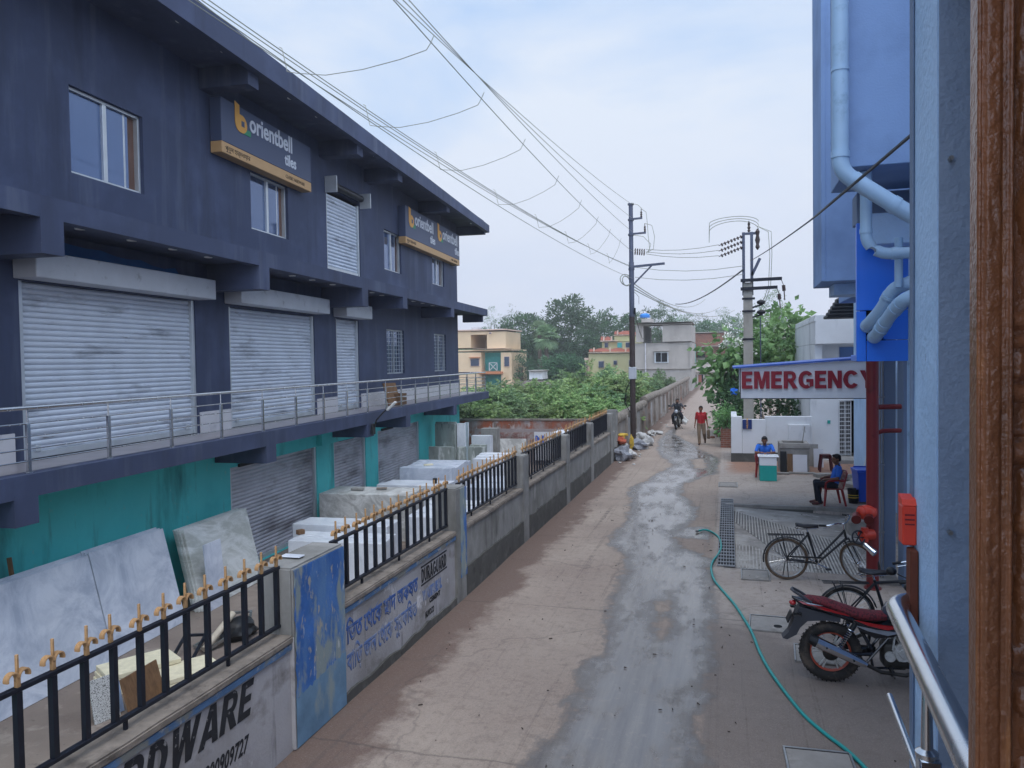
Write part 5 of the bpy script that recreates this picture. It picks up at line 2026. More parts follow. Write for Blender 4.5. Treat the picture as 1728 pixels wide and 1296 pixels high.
# ================================================================== vegetation and far houses
MT['leaf_bush'] = leaf_mat('bush_leaves', ('#86ab55', '#a8c270', '#5d8544'))
MT['leaf_bush_b'] = leaf_mat('dull_bush_leaves', ('#76995a', '#93b074', '#52754a'))
MT['leaf_tree'] = leaf_mat('dark_tree_leaves', ('#446b3e', '#5e874d', '#395936'))
MT['leaf_airy'] = leaf_mat('grey_green_leaves', ('#718e6e', '#8ca986', '#5e795c'))
MT['leaf_teak'] = leaf_mat('broad_leaves', ('#649d49', '#87bc63', '#4b7b40'), rough=.45)
MT['leaf_palm'] = leaf_mat('palm_leaves', ('#779664', '#96b27b', '#5e7d52'))
MT['leaf_dark'] = leaf_mat('deep_green_leaves', ('#3e6740', '#527f4b', '#325135'))  # darkest of the leaf greens
MT['bark'] = mat('grey_brown_bark', '#5d5146', .95, var=.2, scale=4, stretch=(4, 4, .6), bump=.3, bscale=20)
MT['flower'] = mat('white_blossom', '#d8d6cc', .7)


def leafset(leaves, size, asp=.5, curl=.25, rs=None):
    """list of (pos, out_dir, size multiplier) -> verts, faces; each leaf a bent diamond of two quads"""
    V, F = [], []
    r = rs or rnd
    for p, d, s in leaves:
        L = size * s
        d = d.normalized()
        side = d.cross(Vector((r.gauss(0, 1), r.gauss(0, 1), r.gauss(0, 1))))
        if side.length < 1e-4:
            continue
        side.normalize()
        nrm = side.cross(d)
        w_ = L * asp
        i = len(V)
        tip = p + d * L - nrm * (curl * L)
        m = p + d * (L * .45) + nrm * (.06 * L)
        V += [p, m - side * w_ * .5 - nrm * .1 * L, m, m + side * w_ * .5 - nrm * .1 * L, tip]
        F += [(i, i + 1, i + 2), (i, i + 2, i + 3), (i + 1, i + 4, i + 2), (i + 2, i + 4, i + 3)]
    return V, F


def crown_mesh(name, m, rx, ry, rz, nclump, nleaf, lsize, seed, gap=.35, droop=0.0, asp=.5, flat=.55, bottom=-.75, parent=None):
    r = random.Random(seed)
    leaves = []
    k = 0
    tries = 0
    while k < nclump and tries < nclump * 30:
        tries += 1
        u = Vector((r.uniform(-1, 1), r.uniform(-1, 1), r.uniform(bottom, 1)))
        L = u.length
        if L > 1 or L < .25:
            continue
        if r.random() > L ** 1.2:
            continue
        if noise.noise(u * 2.3 + Vector((seed * 1.7, 0, 0))) < -gap + .1 * L:
            continue
        bump = 1 + .28 * noise.noise(u * 1.9 + Vector((0, seed * 2.3, 0)))
        c = Vector((u.x * rx, u.y * ry, u.z * rz)) * bump
        cr = r.uniform(.55, 1.25) * lsize * 2.6
        k += 1
        for _ in range(nleaf):
            q = Vector((r.gauss(0, 1), r.gauss(0, 1), r.gauss(0, flat)))
            q = q * (cr * .42)
            d = (q.normalized() * .8 + u * .5 + Vector((r.gauss(0, .4), r.gauss(0, .4), r.gauss(0, .3) - droop)))
            leaves.append((c + q, d, r.uniform(.6, 1.3)))
    V, F = leafset(leaves, lsize, asp, rs=r)
    return raw(name, V, F, m, parent)


def trunk_mesh(h, r0, spread, nlimb, seed, zc, parent=None, name='trunk'):
    r = random.Random(seed)
    mb = MB()
    pts = [Vector((0, 0, -.1))]
    n = 5
    for i in range(1, n + 1):
        pts.append(Vector((r.uniform(-1, 1) * .05 * h, r.uniform(-1, 1) * .05 * h, h * i / n)))
    mb.tube(pts, [r0 * (1 - .75 * i / n) for i in range(n + 1)], 8)
    for k in range(nlimb):
        a = 2 * PI * k / nlimb + r.uniform(-.4, .4)
        z0 = h * r.uniform(.35, .8)
        b = pts[min(n, int(z0 / h * n))]
        L = spread * r.uniform(.6, 1)
        e = Vector((math.cos(a) * L, math.sin(a) * L, z0 + (zc - z0) * r.uniform(.5, 1.2)))
        mid = (Vector((b.x, b.y, z0)) + e) / 2 + Vector((0, 0, -.1 * L))
        mb.tube([Vector((b.x, b.y, z0)), mid, e], [r0 * .45, r0 * .3, r0 * .1], 6)
        for _ in range(2):
            e2 = e + Vector((r.uniform(-1, 1), r.uniform(-1, 1), r.uniform(.2, 1))) * L * .45
            mb.tube([mid, (mid + e2) / 2 + Vector((0, 0, .05 * L)), e2], [r0 * .25, r0 * .15, r0 * .05], 5)
    return mb.build(name, MT['bark'], parent, smooth=True)


def gz(Y):
    return 0.0


def tree(label, px, Y, ytop, wpx, ybot, m, style='dense', seed=1, name='tree', zb=-1.0):
    c = on_y(px, 606, Y)
    top = on_y(px, ytop, Y).z
    bot = on_y(px, ybot, Y).z
    W_ = (on_y(px + wpx / 2, 606, Y) - on_y(px - wpx / 2, 606, Y)).x
    t = thing(name, label, 'tree', (c.x, Y, zb), rnd.uniform(0, 6), None)
    rz = (top - bot) / 2
    zc = (top + bot) / 2 - zb
    trunk_mesh(zc + rz * .3, max(.12, W_ * .035), W_ * .36, 6, seed, zc + rz * .2, t)
    if style == 'dense':
        o = crown_mesh('crown', m, W_ / 2, W_ / 2, rz, 230, 34, W_ * .055, seed, .42)
    elif style == 'airy':
        o = crown_mesh('crown', m, W_ / 2, W_ / 2, rz, 95, 22, W_ * .05, seed, .12, .3, .35)
    else:
        o = crown_mesh('crown', m, W_ / 2, W_ / 2, rz, 150, 26, W_ * .05, seed, .3)
    o.parent = t
    o.location = (0, 0, zc)
    return t


TREES = [
    ('airy grey green tree rising just right of the navy building corner', 832, 130, 518, 34, 590, 'leaf_airy', 'airy'),
    ('airy tree with a forked open crown above the cream house', 866, 132, 512, 40, 600, 'leaf_airy', 'airy'),
    ('broad dark green tree left of the fan palm', 884, 128, 527, 78, 640, 'leaf_tree', 'dense'),
    ('tallest dense green tree behind the fan palm', 962, 134, 501, 84, 625, 'leaf_tree', 'dense'),
    ('dark green tree behind the yellow house with red parapets', 1018, 138, 527, 62, 620, 'leaf_tree', 'dense'),
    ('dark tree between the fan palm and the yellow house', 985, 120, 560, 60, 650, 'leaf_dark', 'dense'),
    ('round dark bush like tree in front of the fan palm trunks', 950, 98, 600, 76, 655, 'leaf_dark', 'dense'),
    ('dark green tree behind the left half of the grey concrete house', 1068, 142, 528, 60, 620, 'leaf_tree', 'dense'),
    ('tree with a flat spreading top above the grey concrete house', 1118, 132, 511, 46, 590, 'leaf_tree', 'mid'),
    ('airy tree just right of the flat topped tree', 1150, 145, 520, 40, 600, 'leaf_airy', 'airy'),
    ('airy grey green tree behind the far brick house', 1182, 150, 522, 44, 620, 'leaf_airy', 'airy'),
    ('taller airy grey green tree left of the concrete pole', 1222, 148, 513, 42, 610, 'leaf_airy', 'airy'),
    ('dark tree mass behind the brick house roof', 1200, 160, 545, 90, 625, 'leaf_tree', 'dense'),
    ('small tree between the cream house and the fan palm', 880, 115, 590, 50, 660, 'leaf_dark', 'mid'),
    ('low tree behind the cream house, left of the dark green tree', 815, 140, 560, 60, 640, 'leaf_tree', 'mid'),
    ('hazy green tree just right of the grey concrete house roof', 1150, 155, 530, 64, 620, 'leaf_airy', 'mid'),
    ('hazy green tree behind the right end of the brick house', 1240, 152, 528, 70, 620, 'leaf_airy', 'mid'),
    ('hazy green tree behind the white house wall', 1322, 140, 524, 70, 620, 'leaf_airy', 'mid'),
    ('hazy green tree between the yellow house and the grey house roof', 1092, 150, 524, 60, 620, 'leaf_tree', 'mid'),
    ('tall airy tree behind the concrete pole and the porch', 1302, 62, 492, 70, 590, 'leaf_airy', 'airy'),
    ('pale green tree right behind the concrete pole', 1290, 52, 530, 70, 640, 'leaf_bush_b', 'mid'),
]
for i, (lab, px, Y, yt, wp, yb, m, st) in enumerate(TREES):
    tree(lab, px, Y, yt, wp, yb, MT[m], st, i + 3)

# fan palms


def palm(label, px, Y, ytop, ybot, wpx, seed):
    r = random.Random(seed)
    c = on_y(px, 606, Y)
    zt = on_y(px, (ytop + ybot) / 2, Y).z + 1.0
    W_ = (on_y(px + wpx / 2, 606, Y) - on_y(px - wpx / 2, 606, Y)).x
    t = thing('fan_palm', label, 'palm', (c.x, Y, -1), 0)
    mb = MB()
    mb.tube([(0, 0, 0), (.15, 0, zt * .4), (0, .1, zt * .75), (.1, 0, zt)], [.42, .33, .3, .28], 10)
    mb.build('trunk', MT['bark'], t, smooth=True)
    V, F = [], []
    for k in range(40):
        a = r.uniform(0, 2 * PI)
        el = r.uniform(-.9, 1.3)
        d = Vector((math.cos(a) * math.cos(el), math.sin(a) * math.cos(el), math.sin(el)))
        base = Vector((.1, 0, zt)) + d * W_ * .2
        side = d.cross(Vector((0, 0, 1))).normalized()
        up = side.cross(d)
        for j in range(11):
            f = (j - 5) / 5 * 1.25
            q = d * math.cos(f) + side * math.sin(f)
            tip = base + q * W_ * .31 - Vector((0, 0, W_ * .09 * (1 - .4 * math.cos(f))))
            mid = base + q * W_ * .17 + up * .04
            w_ = side * math.cos(f) - d * math.sin(f)
            i = len(V)
            V += [base, mid - w_ * W_ * .022, tip, mid + w_ * W_ * .022]
            F.append((i, i + 1, i + 2, i + 3))
        i = len(V)
        b0 = Vector((.1, 0, zt))
        V += [b0 - side * .05, b0 + side * .05, base + side * .04, base - side * .04]
        F.append((i, i + 1, i + 2, i + 3))
    raw('crown', V, F, MT['leaf_palm'], t)
    return t


palm('bigger fan palm with a grey green crown in front of dark trees', 922, 112, 548, 592, 54, 3)
palm('smaller fan palm half hidden left of the bigger fan palm', 910, 116, 540, 575, 40, 8)

# ---------------- bushes of the vacant lot: a handful of meshes, each bush its own thing


def spray_bush(seed, n_stem, h, spread, lsize, m):
    r = random.Random(seed)
    leaves = []
    st = MB()
    for k in range(n_stem):
        a = r.uniform(0, 2 * PI)
        L = spread * r.uniform(.35, 1)
        hh = h * r.uniform(.55, 1.0) * (1 - .35 * (L / spread) ** 2)
        p0 = Vector((math.cos(a) * .2, math.sin(a) * .2, 0))
        p2 = Vector((math.cos(a) * L, math.sin(a) * L, hh))
        p1 = Vector((math.cos(a) * L * .35, math.sin(a) * L * .35, hh * .75))
        pts = [p0 * (1 - s) ** 2 + p1 * 2 * s * (1 - s) + p2 * s * s for s in (0, .25, .5, .75, 1)]
        st.tube(pts, [.035, .028, .02, .012, .006], 5)
        for j in range(12):
            s = .3 + .7 * r.random()
            b = p0 * (1 - s) ** 2 + p1 * 2 * s * (1 - s) + p2 * s * s
            d = Vector((r.gauss(0, 1), r.gauss(0, 1), r.gauss(.25, .5))).normalized()
            fl = r.uniform(.35, .75)
            side = d.cross(Vector((0, 0, 1))).normalized()
            nlf = 8
            for q in range(nlf):
                t = (q + 1) / nlf
                c = b + d * fl * t - Vector((0, 0, .22 * fl * t * t))
                for sgn in (-1, 1):
                    leaves.append((c, side * sgn + d * .5 + Vector((0, 0, r.uniform(-.3, .1))), r.uniform(.7, 1.2)))
    V, F = leafset(leaves, lsize, .5, .2, r)
    return V, F, st


protos = []
for i, (ns, h, sp, ls, m) in enumerate(((40, 3.6, 2.1, .2, 'leaf_bush'), (44, 3.2, 2.5, .2, 'leaf_bush'), (34, 2.6, 1.9, .18, 'leaf_bush_b'), (30, 4.2, 1.7, .22, 'leaf_bush_b'))):
    V, F, st = spray_bush(40 + i, ns, h, sp, ls, m)
    me = bpy.data.meshes.new('foliage')
    me.from_pydata(V, [], F)
    me.materials.append(MT[m])
    o = st.build('stem', MT['bark'])
    protos.append((me, o.data))
    bpy.data.objects.remove(o)
BUSH = []
rb_ = random.Random(5)
# (px, Y, top pixel row) down the lot, near the old red wall first
for px, Y, yt in ((795, 38, 665), (832, 38.5, 668), (868, 38, 672), (905, 38.5, 668), (945, 38, 665), (982, 37.5, 660), (1018, 37, 662), (1045, 38, 655),
                  (800, 43, 648), (840, 44, 640), (880, 43, 652), (920, 44, 648), (958, 43, 636), (995, 42, 634), (1030, 42, 640),
                  (815, 52, 640), (860, 54, 638), (905, 52, 642), (945, 54, 628), (980, 50, 622), (1015, 50, 614), (1045, 48, 616), (1075, 47, 636), (1088, 52, 640),
                  (850, 66, 635), (905, 66, 636), (960, 64, 618), (1000, 62, 606), (1040, 60, 612), (1080, 58, 628), (1105, 62, 630), (1060, 70, 618), (1118, 72, 618), (1140, 74, 622), (1130, 66, 640), (1152, 78, 632)):
    BUSH.append((px, Y, yt))
for i, (px, Y, yt) in enumerate(BUSH):
    k = rb_.randrange(4) if Y > 44 else rb_.randrange(3)
    if 1090 < px:
        k = 3 if i % 2 else 2
    c = on_y(px, 606, Y)
    zt = on_y(px, yt, Y).z + 1.0
    sc_ = max(.5, zt / (3.6, 3.2, 2.6, 4.2)[k])
    row = 'front row just beyond the old red wall' if Y < 40 else ('second row beyond the old red wall' if Y < 46 else ('middle of the vacant lot' if Y < 56 else 'far part of the vacant lot'))
    t = thing('bush', 'feathery green bush in the ' + row, 'bush', (min(c.x, -6.3 if Y < 42 else (-5.9 if px > 1085 else -7.2)), Y, -1), rb_.uniform(0, 6), 'bushes in the ' + row)
    sw_ = .72 if px > 1085 else max(.8, min(1.3, sc_))
    t.scale = (sw_, sw_, sc_)
    for nm, me in (('foliage', protos[k][0]), ('stem', protos[k][1])):
        o = bpy.data.objects.new(nm, me)
        COL.objects.link(o)
        o.parent = t
# weeds covering the lot floor
r = random.Random(77)
L = []
for _ in range(9000):
    Y = r.uniform(34.5, 80)
    x = r.uniform(-22 - (Y - 34) * .3, -4.6)
    p = Vector((x, Y, -1.02))
    L.append((p + Vector((0, 0, r.uniform(0, .5))), Vector((r.gauss(0, .6), r.gauss(0, .6), 1)), r.uniform(.6, 1.5)))
V, F = leafset(L, .4, .35, .2, r)
o = raw('weeds', V, F, MT['leaf_bush_b'])
tag(o, kind='stuff')

# ---------------- broad leaved tree by the pole and plants along the lane edge
t = thing('broad_leaf_tree', 'broad leaved green tree with pale blossom between the lane and the concrete pole', 'tree', (.55, 37.5, 0))
trunk_mesh(2.9, .12, .9, 7, 31, 3.2, t)
o = crown_mesh('crown', MT['leaf_teak'], 1.5, 1.3, 1.55, 85, 9, .4, 12, .4, .45, .75, .5, parent=t)
o.location = (0, 0, 3.2)
r = random.Random(3)
L = []
for k in range(26):
    c = Vector((r.uniform(-.9, .6), r.uniform(-1.2, -.6), 4.3 + r.uniform(-.4, .9)))
    for _ in range(9):
        L.append((c + Vector((r.gauss(0, .09), r.gauss(0, .09), r.gauss(0, .05))), Vector((r.gauss(0, 1), r.gauss(0, 1), r.gauss(0, 1))), r.uniform(.7, 1.3)))
V, F = leafset(L, .13, .7, .1, r)
raw('blossom', V, F, MT['flower'], t)
t = thing('broad_leaf_tree', 'second broad leaved tree right of the concrete pole above the porch', 'tree', (2.2, 38.5, 0))
trunk_mesh(3.6, .12, 1.2, 7, 35, 4.0, t)
o = crown_mesh('crown', MT['leaf_teak'], 1.5, 1.4, 1.8, 75, 8, .38, 19, .35, .3, .7, .5, parent=t)
o.location = (0, 0, 3.9)
t = thing('broad_leaf_tree', 'taller broad leaved tree behind the porch, close to the white house', 'tree', (3.0, 44, 0))
trunk_mesh(4.2, .12, 1.2, 7, 37, 4.6, t)
o = crown_mesh('crown', MT['leaf_teak'], 1.7, 1.5, 1.9, 80, 8, .38, 23, .35, .3, .7, .5, parent=t)
o.location = (0, 0, 4.4)
t = thing('dark_shrub', 'dark leafy shrub standing behind the white compound wall', 'shrub', (1.6, 33.5, 0))
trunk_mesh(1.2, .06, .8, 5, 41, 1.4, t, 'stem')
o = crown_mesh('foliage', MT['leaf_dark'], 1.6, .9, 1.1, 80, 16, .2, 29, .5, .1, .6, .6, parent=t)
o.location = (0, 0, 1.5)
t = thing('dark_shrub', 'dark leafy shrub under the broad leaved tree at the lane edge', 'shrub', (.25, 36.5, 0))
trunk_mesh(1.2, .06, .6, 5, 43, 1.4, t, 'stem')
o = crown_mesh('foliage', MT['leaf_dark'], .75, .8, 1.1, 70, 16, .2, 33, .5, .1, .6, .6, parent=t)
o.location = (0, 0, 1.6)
for k, (x, y, zb, s, lab) in enumerate(((-.1, 32.7, .78, .45, 'small leafy plant growing in the brick planter, front one'), (-.12, 33.1, .78, .5, 'leafy plant growing in the brick planter, behind the front one'), (.1, 35.0, 0, .75, 'leafy plant between the brick planter and the broad leaved tree'), (-.15, 39.5, 0, .6, 'low plant at the lane edge beyond the brick planter'), (-.2, 43, 0, .65, 'low plant at the lane edge farther up the lane'))):
    t = thing('leafy_plant', lab, 'plant', (x, y, zb))
    mb = MB()
    for j in range(5):
        a = j * 1.3
        mb.tube([(0, 0, 0), (math.cos(a) * s * .3, math.sin(a) * s * .3, s * .8), (math.cos(a) * s * .6, math.sin(a) * s * .6, s * 1.3)], [.015, .01, .005], 5)
    mb.build('stem', MT['bark'], t)
    o = crown_mesh('foliage', MT['leaf_teak'], s * .65, s * .65, s * .8, 30, 9, s * .3, 50 + k, .6, .2, .55, .6, parent=t)
    o.location = (0, 0, s * .9)
# blue cloth scrap hanging in the shrub
mb = MB()
mb.ball((0, 0, 0), (.13, .04, .12), 3, jit=1.3, seed=3)
o = mb.build('blue_cloth', MT['acp'], smooth=True)
o.location = (.2, 35.6, 2.15)
tag(o, 'blue cloth scrap caught in the dark shrub beside the porch sign', 'cloth')
# rubble pile at the right lane edge
for k in range(16):
    q = Vector((rnd.uniform(-.75, -.2), rnd.uniform(34, 46), 0))
    mb = MB()
    mb.box((-.12, -.06, 0), (.12, .06, .08), .01)
    o = mb.build('loose_brick', MT['brick'])
    o.location = q
    o.rotation_euler = (rnd.uniform(-.3, .3), rnd.uniform(-.3, .3), rnd.uniform(0, 3))
    tag(o, 'loose red brick lying on the right edge of the earth lane', 'brick', 'loose bricks along the lane edge')

# ---------------- houses
MT['house_pane'] = mat('house_window_pane', '#39455a', .15, .1, var=.05)
MT['cream'] = mat('cream_house_paint', '#d9bf9d', .8, var=.05, scale=.4, layers=(('#c4a884', .5, .55, .75, (1, 1, .3)),))
MT['h_orange'] = mat('orange_trim', '#bf7a55', .8)
MT['h_teal'] = mat('house_teal', '#3f9b98', .8)
MT['h_yellow'] = mat('pale_yellow_house_paint', '#b9b48a', .85, var=.06, scale=.4, layers=(('#9c9874', .6, .55, .75, (1, 1, .3)),))
MT['h_pink'] = mat('pink_parapet', '#b5705f', .8, var=.06)
MT['h_pale'] = mat('pale_trim', '#d2b6a6', .8)
MT['h_grey'] = mat('grey_cement_render', '#a39d97', .9, var=.07, scale=.6, layers=(('#8d8781', .4, .5, .72, (1, 1, .4)), ('#b4afaa', .8, .58, .75, None), ('#706a64', 1.2, .66, .8, (1, 1, .2))))
MT['tank_blue'] = mat('blue_water_tank', '#2f7fd0', .5)
MT['arch_white'] = mat('old_white_limewash', '#b6aca4', .9, var=.1, scale=1, layers=(('#8d837c', .8, .55, .75, None),))
MT['teal_bright'] = mat('bright_teal_paint', '#2fae9f', .7, var=.05)


class PH:
    """a house measured on its front plane: px rectangles at distance Y become boxes of real size"""

    def __init__(self, name, label, px, Y, cat='house'):
        c = on_y(px, 606, Y)
        self.Y = Y
        self.base = Vector((c.x, Y, -1))
        self.t = thing(name, label, cat, self.base)

    def xz(self, x, y, dy=0):
        q = on_y(x, y, self.Y)
        return q.x, q.z

    def part(self, name, m, rects, parent=None, bev=0.0):
        """rects: (px0, px1, ytop, ybot, dy0, dy1) dy = offset behind the front plane"""
        mb = MB()
        for x0, x1, yt, yb, d0, d1 in rects:
            ax, az = self.xz(x0, yb)
            bx, bz = self.xz(x1, yt)
            if yb >= 655:
                az = -1.0
            mb.box((ax, self.Y + d0, az), (bx, self.Y + d1, bz), bev)
        return mb.build(name, m, parent or self.t, self.base)


h = PH('cream_house', 'cream two storey house with a teal balcony recess beside the navy building', 820, 112)
h.part('wall', MT['cream'], [(700, 863, 589, 594.5, 0, 9), (700, 812, 594.6, 655, 0, 9), (846, 863, 594.6, 655, 0, 9), (812, 846, 594.6, 655, 2, 9),
                             (700, 793, 559, 588.9, .3, 9), (821, 852, 559, 588.9, .3, 9), (793, 821, 559, 565, .3, 9)])
h.part('roof_slab', MT['h_pale'], [(698, 854, 556.5, 558.9, 0, 9.3), (800, 865, 587.3, 588.95, -.5, .28)])
h.part('balcony_wall', MT['h_teal'], [(812.3, 845.7, 594.7, 626, 1.9, 1.98), (812.3, 845.7, 633, 655, 1.9, 1.98)])
h.part('balcony_slab', MT['h_orange'], [(809, 849, 627, 631, -.8, 1.8)])
for r_ in ((795, 808.6, 605.5, 617.5), (851.7, 859.4, 602, 618), (826, 829, 561, 563)):
    w_ = h.part('window', MT['h_pale'], [(r_[0] - .8, r_[1] + .8, r_[2] - 1, r_[3] + .8, -.12, -.02)])
    h.part('pane', MT['house_pane'], [(r_[0], r_[1], r_[2], r_[3], -.16, -.125)], w_)
h.part('sunshade', MT['h_orange'], [(793, 811, 602.5, 604, -.6, -.02)])
mb = MB()
x0, z0 = h.xz(825, 626)
x1, z1 = h.xz(838, 612)
for a, b in (((x0, z0), (x1, z1)), ((x1, z0), (x0, z1)), ((x0, z1), (x1, z1)), ((x0, z0), (x0, z1)), ((x1, z0), (x1, z1))):
    mb.bar((a[0], 112.2, a[1]), (b[0], 112.2, b[1]), .08, .08)
mb.build('balcony_railing', MT['gate_white'], h.t, h.base)
h.part('water_tank', MT['white_tile'], [(785, 795, 551, 556.4, 3, 5)])

h = PH('yellow_house', 'pale yellow house with red scalloped parapets left of the grey concrete house', 1035, 98)
h.part('wall', MT['h_yellow'], [(994, 1072, 596, 655, 0, 9), (1013, 1072, 576, 595.8, 1.5, 9), (1032, 1072, 565.5, 575.8, 2.5, 9)])
h.part('cornice', MT['h_pale'], [(993, 1073, 593.5, 595.9, -.3, 9), (1010, 1039, 574.0, 575.9, 1.0, 2.4), (1031, 1073, 563.5, 565.4, 2.3, 9)])
for k, (a, b, yb, hh, d) in enumerate(((994, 1001, 593.4, 5, 0), (1003.5, 1028, 593.4, 6, 0), (1031, 1054, 593.4, 6.5, 0), (1057, 1072, 593.4, 6, 0), (1011, 1015, 573.9, 7, 1.2), (1018, 1028, 573.9, 6.5, 1.2), (1032, 1036, 563.4, 6, 2.5), (1039, 1069, 563.4, 6.5, 2.5))):
    mb = MB()
    pts = []
    n = 10
    for i in range(n + 1):
        s = i / n
        xx, zz = h.xz(a + (b - a) * s, yb - hh * (.55 + .45 * math.sin(PI * s)))
        pts.append((xx, 98 + d, zz))
    xb, zb = h.xz(b, yb)
    xa, za = h.xz(a, yb)
    mb.prism([(xa, 98 + d, za)] + pts + [(xb, 98 + d, zb)], (0, .25, 0))
    mb.build('parapet', MT['h_pink'], h.t, h.base)
h.part('parapet_post', MT['h_pale'], [(x, x + 2, y, y + 7, d - .05, d + .3) for x, y, d in ((1001.2, 586.4, 0), (1028.5, 586.4, 0), (1054.6, 586.4, 0), (1015.4, 566.9, 1.2), (1028.4, 566.9, 1.2), (1036.5, 556.4, 2.5))])
for r_, d in (((1011, 1019, 610, 620), 0), ((1036, 1041, 609, 615), 0), ((1062, 1069, 608, 617), 0), ((1039.5, 1047, 578, 586.5), 1.5), ((1054, 1062, 578, 586), 1.5), ((1018, 1023, 578.5, 586), 1.5)):
    w_ = h.part('window', MT['h_grey'], [(r_[0] - .7, r_[1] + .7, r_[2] - 1.4, r_[3] + .5, d - .15, d - .01)])
    h.part('pane', MT['h_teal'] if r_[0] == 1039.5 else MT['house_pane'], [(r_[0], r_[1], r_[2], r_[3], d - .2, d - .155)], w_)
h.part('porch', MT['h_pale'], [(988, 994, 604, 608, -.8, 1), (989, 991, 608.2, 655, -.6, 0), (993, 994, 608.2, 655, -.6, 0)])

h = PH('grey_house', 'unpainted grey cement house with a roof terrace opening and a blue water tank', 1120, 88)
h.part('wall', MT['h_grey'], [(1071, 1167, 577.5, 700, 0, 10), (1118, 1167, 548, 577.3, 0, 10), (1073, 1081, 548, 577.3, 0, .5), (1081, 1085, 548, 577.3, .2, 10), (1073, 1167, 545.5, 549.2, -.05, 0.5)])
h.part('roof_slab', MT['h_grey'], [(1070, 1168, 542.8, 545.4, -.4, 10.2)])
h.part('string_course', MT['h_grey'], [(1070, 1168, 575.6, 577.6, -.25, 0), (1070, 1168, 621.5, 623.2, -.2, 0)])
h.part('corner_pilaster', MT['h_grey'], [(1164, 1168, 577.7, 621, -.15, 0)])
w_ = h.part('window', MT['alu'], [(1104.5, 1128, 593.5, 612.5, -.1, -.01)])
h.part('pane', MT['dark'], [(1107, 1115.4, 595.5, 610.7, -.13, -.105), (1116.6, 1126, 595.5, 610.7, -.13, -.105)], w_)
h.part('sunshade', MT['h_grey'], [(1103, 1129, 591.6, 593, -.6, -.02)])
h.part('drain_pipe', MT['white_tile'], [(1089, 1090.2, 579, 650, -.15, -.03)])
h.part('tank_stand', MT['h_grey'], [(1079, 1097, 536, 542.7, 2, 5)])
mb = MB()
q = on_y(1088, 536, 91)
mb.lathe([(.55, 0), (.58, .08), (.58, .3), (.45, .42), (.2, .5), (.0, .52)], 20, Matrix.Translation((q.x, 91.2, q.z)))
mb.build('water_tank', MT['tank_blue'], h.t, h.base, smooth=True)
h.part('back_room', MT['h_teal'], [(1113, 1117.9, 556, 576, 6, 9)])

h = PH('brick_house', 'bare brick house with a bright teal pillar and arches at the lane end', 1195, 118)
h.part('wall', MT['brick'], [(1172, 1226, 562, 603, 0, 8)])
h.part('roof_slab', MT['h_grey'], [(1170, 1228, 559.5, 562, -.3, 8.3), (1184, 1228, 583, 585, -1.2, 0), (1176, 1190, 592, 594, -.8, 0)])
h.part('teal_pillar', MT['teal_bright'], [(1167, 1174, 580, 627, -1, 0)])
h.part('balcony', MT['arch_white'], [(1174.5, 1200, 614, 623, -1, -.8), (1174, 1226, 623.2, 628, -1, 0)])
h.part('ground_floor', MT['arch_white'], [(1167, 1170, 628.2, 700, -.6, 0), (1176, 1178.5, 628.2, 700, -.6, 0), (1187.5, 1190, 628.2, 700, -.6, 0), (1190, 1201, 630, 700, -.2, 0), (1166, 1226, 628.2, 632, -.5, 0)])
for q_ in ((1170.2, 1175.8, 632.2, 700, -.2, -.1), (1178.7, 1187.3, 632.2, 700, -.2, -.1), (1177, 1190, 597, 603, -.05, -.01)):
    h.part('dark_doorway', MT['dark'], [q_])
h.part('curtain', MT['h_pink'], [(1178.8, 1184, 633, 645, -.3, -.21)])
h.part('upper_room', MT['arch_white'], [(1174.5, 1226, 603.2, 614, .5, 8)])
mb = MB()
q = on_y(1208, 645, 112)
mb.box((-.75, -.03, -.55), (.85, .03, .6), .02, Matrix.Rotation(R(8), 4, 'Y'))
o = mb.build('tarpaulin', MT['teal_bright'])
o.location = (q.x, 112, q.z)
tag(o, 'bright teal tarpaulin sheet hanging at the far end of the lane', 'tarpaulin')
h = PH('brick_shed', 'low red brick shed under the teal tarpaulin at the lane end', 1211, 113)
h.part('wall', MT['brick'], [(1203, 1226, 650.5, 700, 0, 3)])
h = PH('low_white_shed', 'small white walled shed seen over the bushes below the fan palm', 905, 92)
h.part('wall', MT['white'], [(893, 915, 626.5, 640, 0, 3)])
h.part('roof', MT['h_grey'], [(892, 917, 624.5, 626.3, -.4, 3.3)])
h = PH('lot_wall', 'dark old wall across the vacant lot under the white shed', 895, 86, 'wall')
h.part('wall_panel', MT['old_plaster'], [(870, 940, 642.5, 664, 0, .3)])
h = PH('arched_house', 'pale arched house glimpsed between the trees and the white house', 1335, 58)
h.part('wall', MT['arch_white'], [(1318, 1345, 546, 552, 0, 6), (1318, 1328, 552.1, 640, 0, 6), (1341, 1360, 552.1, 640, 0, 6), (1328, 1341, 575, 600, 0, 6)])
h.part('dark_doorway', MT['dark'], [(1328.1, 1340.9, 552.2, 640, 1, 1.2)])
# distant tree belt closing the horizon
r = random.Random(9)
L = []
for _ in range(16000):
    a = r.uniform(-1.15, 1.0)
    d = r.uniform(210, 260)
    hh = 9 + 5 * noise.noise(Vector((a * 14, 0, 0))) + 3 * noise.noise(Vector((a * 47, 3, 0)))
    z = -1 + hh * r.random() ** .8
    L.append((Vector((math.sin(a) * d, math.cos(a) * d, z)), Vector((r.gauss(0, 1), r.gauss(0, 1), r.gauss(.3, .6))), r.uniform(.6, 1.4)))
V, F = leafset(L, 2.6, .8, .2, r)
o = raw('tree_belt', V, F, MT['leaf_tree'])
tag(o, kind='stuff')
